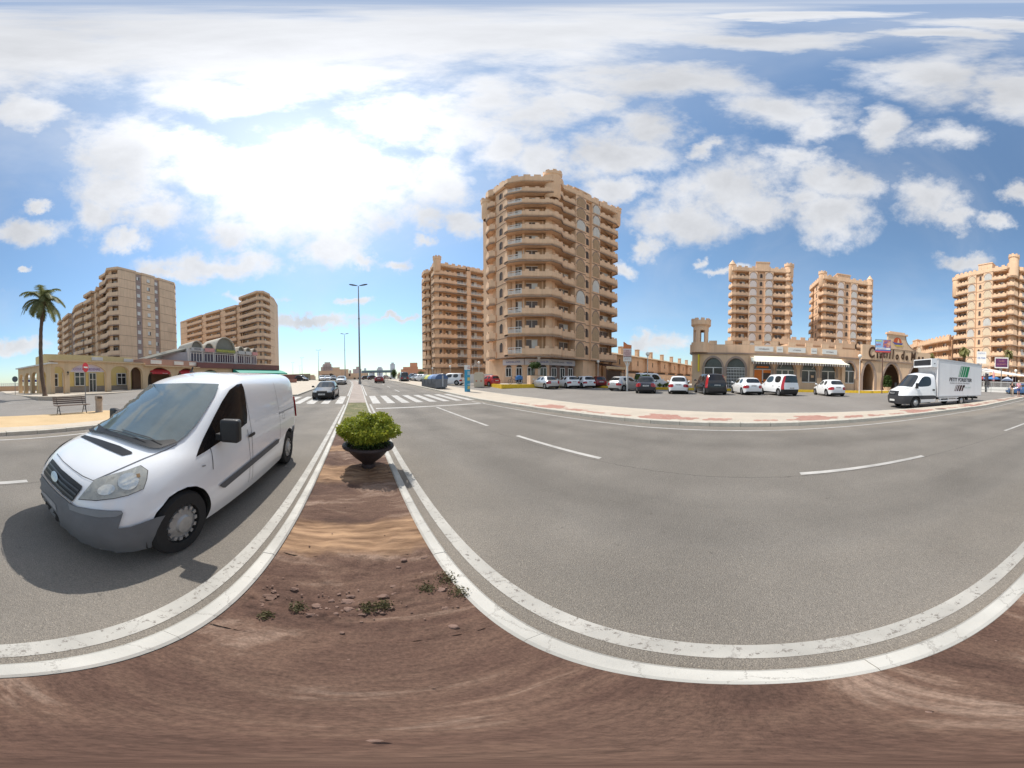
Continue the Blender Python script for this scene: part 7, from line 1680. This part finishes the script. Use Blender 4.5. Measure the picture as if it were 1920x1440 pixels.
def board(name, label, x, y, z0, z1, w, az, frame, faces, pole, texts=(), off=0, pr=.07, brace=False):
    g0 = gz(x, y); T = thing(name, label, 'sign', (x, y, g0), R(az)); a, b = z0-g0, z1-g0
    m = MB(); m.cyl((off, 0, 0), (off, 0, a), pr, n=10)
    if brace: m.cyl((off, 0, a-.6), (off-.5, 0, a), .03, n=6); m.cyl((off, 0, a-.6), (off+.5, 0, a), .03, n=6)
    m.build('pole', pole, T, False, True)
    m = MB(); m.box((0, 0, (a+b)/2), (w, .18, b-a)); m.build('frame', frame, T, False)
    for q, (fx0, fx1, fz0, fz1, mt) in enumerate(faces):
        m = MB(); m.box(((fx0+fx1)/2*w, -.093-.003*q, a+(fz0+fz1)/2*(b-a)), ((fx1-fx0)*w, .006, (fz1-fz0)*(b-a))); m.build('printed_panel', mt, T, False)
    for (tx, sz, fx, fz, mt) in texts: text('lettering', tx, sz, mt, T, (0, 0, 0), (R(90), 0, 0), .002).location = (fx*w, -.12, a+fz*(b-a))
    return T
bl_ = mat('print_blue', (.06, .14, .42), .4, .3, 3); sky_ = mat('print_sky', (.25, .42, .66), .4, .15, 2); rd = mat('print_red', (.55, .08, .07), .4, .1, 3); mix = ramp_mat('print_people', [(.35, (.10, .12, .35)), (.45, (.45, .14, .10)), (.6, (.60, .38, .28)), (.75, (.15, .2, .5))], 2.4, rough=.5, bump=0)
board('billboard', 'colourful blue and red billboard on a brown braced post before the gate name', 24.35, -15.8, 5.2, 6.78, 1.85, -123+8, brown, [(-.49, .49, .02, .98, bl_), (-.48, .1, .30, .97, sky_), (0, .48, .40, .95, mix), (-.48, .48, .22, .36, white), (-.49, .49, .02, .13, rd), (-.48, -.1, .84, .94, mat('print_lime', (.45, .60, .15), .4))],
    brown, [('RESTAURANTE', .17, -.1, .28, bl_), ('BAR', .3, -.3, .60, rd)], 0, .06, True)
board('white_sign', 'white sign board above the truck box, left of the purple sign', 21.2, -31.6, 5.0, 6.9, 1.5, -146, white, [], metal, [('CASTILLO', .24, 0, .85, bl_), ('DE MAR', .34, 0, .45, bl_)])
m_ = board('purple_sign', 'purple billboard in a white frame on a grey post near the two pedestrians', 16.55, -29.7, 4.05, 5.55, 1.9, -151, white, [(-.44, .44, .10, .90, mat('print_purple', (.12, .035, .10), .4, .25, 2))], metal, [('Castillo', .26, 0, .66, mat('ink_rose', (.5, .25, .2), .5)), ('RESTAURANTE', .20, 0, .36, mat('ink_rose', (.5, .25, .2), .5))])
T = thing('dark_post', 'dark post with a small box at the back corner of the truck', 'post', (18.0, -28.0, gz(18, -28))); m = MB(); m.cyl((0, 0, 0), (0, 0, 2.6), .09, n=10); m.build('pole', black, T, False); m = MB(); m.box((-.15, .0, 2.0), (.35, .35, 1.0)); m.build('box', mat('post_box', (.06, .05, .06), .6), T, False)
# ---------------------------------------------------------------- terrace at the right edge
T = thing('terrace_canopy', 'white sloping terrace canopy of the restaurant beside the truck', 'canopy', (20, -33, 1))
m = MB(); m.poly([(24.5, -31.5, 4.5), (22.5, -36.5, 4.5), (14.6, -36.8, 3.2), (16.3, -33.0, 3.2)]); m.poly([(24.5, -31.5, 4.5), (16.3, -33.0, 3.2), (19, -29.5, 3.6)]); m.build('roof', white, T)
for (x, y) in ((16.5, -33.2), (15, -36.5), (20, -30.5)): MB().cyl((x, y, .9), (x, y, 3.25), .06, n=8).build('post', metw, T)
T = thing('bar_hut', 'dark bar interior under the white terrace canopy', 'bar', (21, -36, 1)); m = MB(); m.prism([(17.2, -35.6), (24.5, -34.6), (24.5, -40), (17.6, -40)], .8, 3.15); m.build('wall', mat('bar_maroon', (.12, .05, .05), .7, .2, 1), T)
m = MB(); m.prism([(15.6, -36.2), (17.0, -36.0), (17.2, -38), (15.8, -38)], .8, 3.1); m.build('pillar', stucco2, T)
def parasol(x, y, z, r, mt, label, g0=None, closed=False):
    g0 = gz(x, y) if g0 is None else g0; T = thing('parasol', label, 'parasol', (x, y, g0)); h = z-g0
    MB().cyl((0, 0, 0), (0, 0, h), .03, n=8).build('pole', metw, T, False)
    m = MB()
    if closed: m.lathe([(.02, h+.1), (.16, h-.5), (.20, h-1.3), (.10, h-1.5)], (0, 0, 0), 8)
    else: m.lathe([(.01, h), (r*.55, h-.28), (r, h-.52), (r, h-.68)], (0, 0, 0), 8)
    m.build('canopy', mt, T, False)
parasol(19.0, -31.2, 3.2, 1.35, mat('parasol_blue', (.10, .25, .55), .7), 'open blue parasol on the terrace before the truck')
parasol(20.8, -30.8, 3.15, 1.2, mat('parasol_red', (.55, .10, .09), .7), 'open red parasol on the terrace, partly behind the truck')
parasol(17.0, -32.4, 3.0, .9, mat('parasol_pale', (.45, .50, .60), .7), 'small pale parasol at the right end of the terrace')
parasol(18.2, -30.4, 3.7, .5, mat('parasol_pink', (.62, .30, .30), .7), 'closed pink parasol standing upright on the terrace', closed=True)
for k, (x, y, z, r, c) in enumerate(((-40.9, 9.5, 3.6, 1.6, 'white'), )):
    parasol(x, y, z, r, white, 'open white parasol with a blue rim beyond the pergola arches')
T = thing('parasol_rim_band', 'blue side cloth hanging under the white parasol beyond the pergola', 'awning', (-40.9, 9.5, 2.0)); m = MB(); m.lathe([(1.6, .75), (1.6, .35)], (0, 0, 0), 10); m.build('cloth', mat('cloth_blue', (.04, .06, .25), .7), T, False)
T = thing('terrace_fence', 'low white terrace wall topped with white bars, behind the grey handrail', 'fence', (18, -29, .9))
a, b = Vector((20.6, -26.8)), Vector((13.2, -31.8)); u = (b-a).normalized(); Lf = (b-a).length; rz = math.atan2(u.y, u.x)
m = MB(); c = (a+b)/2; m.box((c.x, c.y, .9), (Lf, .2, .9), rz); m.build('wall_panel', whitep, T)
m = MB()
for q in range(int(Lf/.16)): p = a+u*(q*.16+.08); m.box((p.x, p.y, 1.72), (.04, .04, .72), rz)
m.box((c.x, c.y, 2.1), (Lf, .07, .06), rz); m.box((c.x, c.y, 1.38), (Lf, .12, .05), rz); m.build('bars', white, T)
T = thing('handrail', 'thin grey tubular handrail on the pavement in front of the terrace', 'handrail', (14.5, -23.5, .5))
a, b = Vector((16.2, -22.4)), Vector((13.9, -26.8)); m = MB(); g1 = gz(*a)+.1; g2 = gz(*b)+.1
for t in (0, .5, 1): p = a.lerp(b, t); g = g1+(g2-g1)*t; m.cyl((p.x, p.y, g), (p.x, p.y, g+1.0), .022, n=8)
for h in (.55, 1.0): m.cyl((a.x, a.y, g1+h), (b.x, b.y, g2+h), .022, n=8)
m.build('rail', metal, T)
# small tricycle by the corner shop
T = thing('cargo_tricycle', 'blue cargo tricycle parked before the corner shop, left of the square planter', 'tricycle', (17.9, 23.6, .82), R(-12))
for (x, y, r) in ((-.75, 0, .30), (.45, -.3, .30), (.45, .3, .30)):
    m = MB(); 
    for q in range(20): a0, a1 = 2*math.pi*q/20, 2*math.pi*(q+1)/20; m.cyl((x+r*math.cos(a0), y, r+r*math.sin(a0)), (x+r*math.cos(a1), y, r+r*math.sin(a1)), .02, n=6, cap=False)
    for q in range(6): a0 = math.pi*q/6; m.cyl((x+r*math.cos(a0), y, r+r*math.sin(a0)), (x-r*math.cos(a0), y, r-r*math.sin(a0)), .005, n=4)
    m.build('wheel', black, T, False)
m = MB(); m.box((.42, 0, .72), (.75, .5, .42)); m.sphere((.42, 0, .93), .36, 12, (1.05, .68, .35)); m.build('cargo_box', mat('trike_blue', (.04, .16, .42), .5, .1, 3), T, False)
m = MB(); m.cyl((-.75, 0, .3), (-.55, 0, .95), .022, n=8); m.cyl((-.6, 0, .7), (.0, 0, .4), .022, n=8); m.cyl((-.1, 0, .35), (-.12, 0, .85), .022, n=8); m.cyl((0, 0, .35), (.45, 0, .32), .022, n=8); m.box((-.12, 0, .88), (.26, .16, .06)); m.cyl((-.52, -.26, .98), (-.52, .26, .98), .018, n=6); m.build('frame', mat('trike_dark', (.03, .05, .12), .5), T, False)
# low red wall on the far left pavement
T = thing('low_wall', 'low reddish wall beyond the back of the white van by the black car', 'wall', (-14, 46, 1)); m = MB(); m.box((-15.5, 50, 1.45), (5.5, .6, .9), R(8)); m.box((-18, 62, 2.1), (6, .6, 2.2), R(8)); m.build('wall_panel', mat('wall_red', (.34, .17, .13), .9, .1, 1), T)
# ---------------------------------------------------------------- two pedestrians
skin = mat('skin', (.45, .26, .18), .6); 
def skinmesh(name, verts, edges, radii, mt, parent, lvl=2):
    me = bpy.data.meshes.new(name); me.from_pydata(verts, edges, []); o = bpy.data.objects.new('tmp', me); COL.objects.link(o)
    o.modifiers.new('k', 'SKIN'); sv = me.skin_vertices[0].data
    for i, r in enumerate(radii): sv[i].radius = (r, r) if not isinstance(r, tuple) else r
    sv[0].use_root = True; o.modifiers.new('s', 'SUBSURF').levels = lvl
    dg = bpy.context.evaluated_depsgraph_get(); m2 = bpy.data.meshes.new_from_object(o.evaluated_get(dg)); bpy.data.objects.remove(o)
    m2.materials.clear(); m2.materials.append(mt); m2.polygons.foreach_set('use_smooth', [True]*len(m2.polygons))
    r = bpy.data.objects.new(name, m2); COL.objects.link(r); r.parent = parent; return r
def person(label, loc, rz, shirtm, trousm, hairm, shorts, sleeve, step=1, s=1.0):
    T = thing('person', label, 'person', loc, rz, 'pedestrians walking on the right pavement'); T.scale = (s, s, s)
    # local: facing -Y
    J = dict(pel=(0, 0, .95), wa=(0, .0, 1.12), ch=(0, -.01, 1.34), ne=(0, 0, 1.48), he=(0, -.02, 1.56), hd=(0, -.02, 1.66), ht=(0, 0, 1.73))
    V = [J['pel'], J['wa'], J['ch'], J['ne'], J['he'], J['hd'], J['ht']]; E = [(0, 1), (1, 2), (2, 3), (3, 4), (4, 5), (5, 6)]; Rr = [(.16, .12), (.14, .105), (.165, .12), .055, .06, .088, .06]
    for sd in (-1, 1):
        b = len(V); st2 = sd*step
        V += [(sd*.09, 0, .88), (sd*.10, -.12*st2-.03, .50), (sd*.10, -.20*st2+.08*(st2 < 0)+.0, .09 if st2 > 0 else .14), (sd*.11, -.20*st2-.14, .035 if st2 > 0 else .05)]
        E += [(0, b), (b, b+1), (b+1, b+2), (b+2, b+3)]; Rr += [.085, .058, .038, .034]
        b = len(V); V += [(sd*.19, 0, 1.40), (sd*.25, .10*st2, 1.14), (sd*.26, -.02+.16*st2, .91), (sd*.26, -.05+.18*st2, .83)]; E += [(2, b), (b, b+1), (b+1, b+2), (b+2, b+3)]; Rr += [.055, .042, .030, .036]
        h = len(V)
        for fi in range(4): V.append((sd*.26+(fi-1.5)*.0, -.085+.025*fi+.18*st2, .75-.01*(fi in (1, 2)))); E.append((b+3, h+fi)); Rr.append(.010)
        V.append((sd*.24, -.11+.18*st2, .80)); E.append((b+3, h+4)); Rr.append(.011)
    body = skinmesh('body', V, E, Rr, skin, T, 1)
    sh = [(0, 0, .93), (0, 0, 1.12), (0, -.01, 1.34), (0, 0, 1.44)]; se = [(0, 1), (1, 2), (2, 3)]; sr = [(.185, .14), (.165, .125), (.185, .135), (.09, .08)]
    for sd in (-1, 1):
        st2 = sd*step; b = len(sh); sh += [(sd*.20, 0, 1.40), (sd*.235, .04*st2, 1.24)]; se += [(2, b), (b, b+1)]; sr += [.07, .062]
        if sleeve: sh += [(sd*.26, -.02+.15*st2, .93)]; se += [(b+1, b+2)]; sr += [.045]
    skinmesh('shirt', sh, se, sr, shirtm, T, 1)
    tv = [(0, 0, .97), (0, 0, .90)]; te = [(0, 1)]; tr_ = [(.175, .135), (.18, .14)]
    for sd in (-1, 1):
        st2 = sd*step; b = len(tv); tv += [(sd*.095, -.01*st2, .82), (sd*.10, -.10*st2-.03, .54)]; te += [(1, b), (b, b+1)]; tr_ += [.105, .085 if shorts else .075]
        if not shorts: tv += [(sd*.10, -.19*st2+.07*(st2 < 0), .12 if st2 > 0 else .17)]; te += [(b+1, b+2)]; tr_ += [.058]
    skinmesh('trousers' if not shorts else 'shorts', tv, te, tr_, trousm, T, 1)
    m = MB(); m.sphere((0, .015, 1.69), .108, 14, (.92, 1.0, .95)); m.build('hair', hairm, T, False, True)
    m = MB()
    for sd in (-1, 1): m.sphere((sd*.034, -.103, 1.665), .012, 8); m.sphere((sd*.098, -.01, 1.65), .022, 8, (.4, .8, 1.2))
    m.sphere((0, -.118, 1.635), .016, 8, (.8, 1, 1.3)); m.build('face', mat('face_detail', (.22, .10, .08), .6), T, False, True)
    for sd in (-1, 1):
        st2 = sd*step; m = MB(); m.sphere((sd*.105, -.20*st2-.07, .045), .06, 10, (.75, 1.9, .7)); m.build('shoe', mat('shoe_dark', (.05, .04, .035), .7), T, False, True)
zp = gz(12, -25)
person('pedestrian in a black top and beige trousers walking beside the one in pink', (12.72, -25.5, zp+.12), R(-150), mat('cloth_black', (.02, .02, .022), .8), mat('cloth_beige', (.42, .33, .24), .8), mat('hair_dark', (.05, .035, .025), .7), False, False, 1, .97)
person('pedestrian with pale hair, pink checked shirt and blue shorts', (11.75, -25.2, zp+.12), R(-150), mat('cloth_pink', (.62, .30, .38), .8, .25, 9), mat('cloth_navy', (.05, .07, .20), .8), mat('hair_pale', (.62, .56, .45), .7), True, False, -1, 1.02)
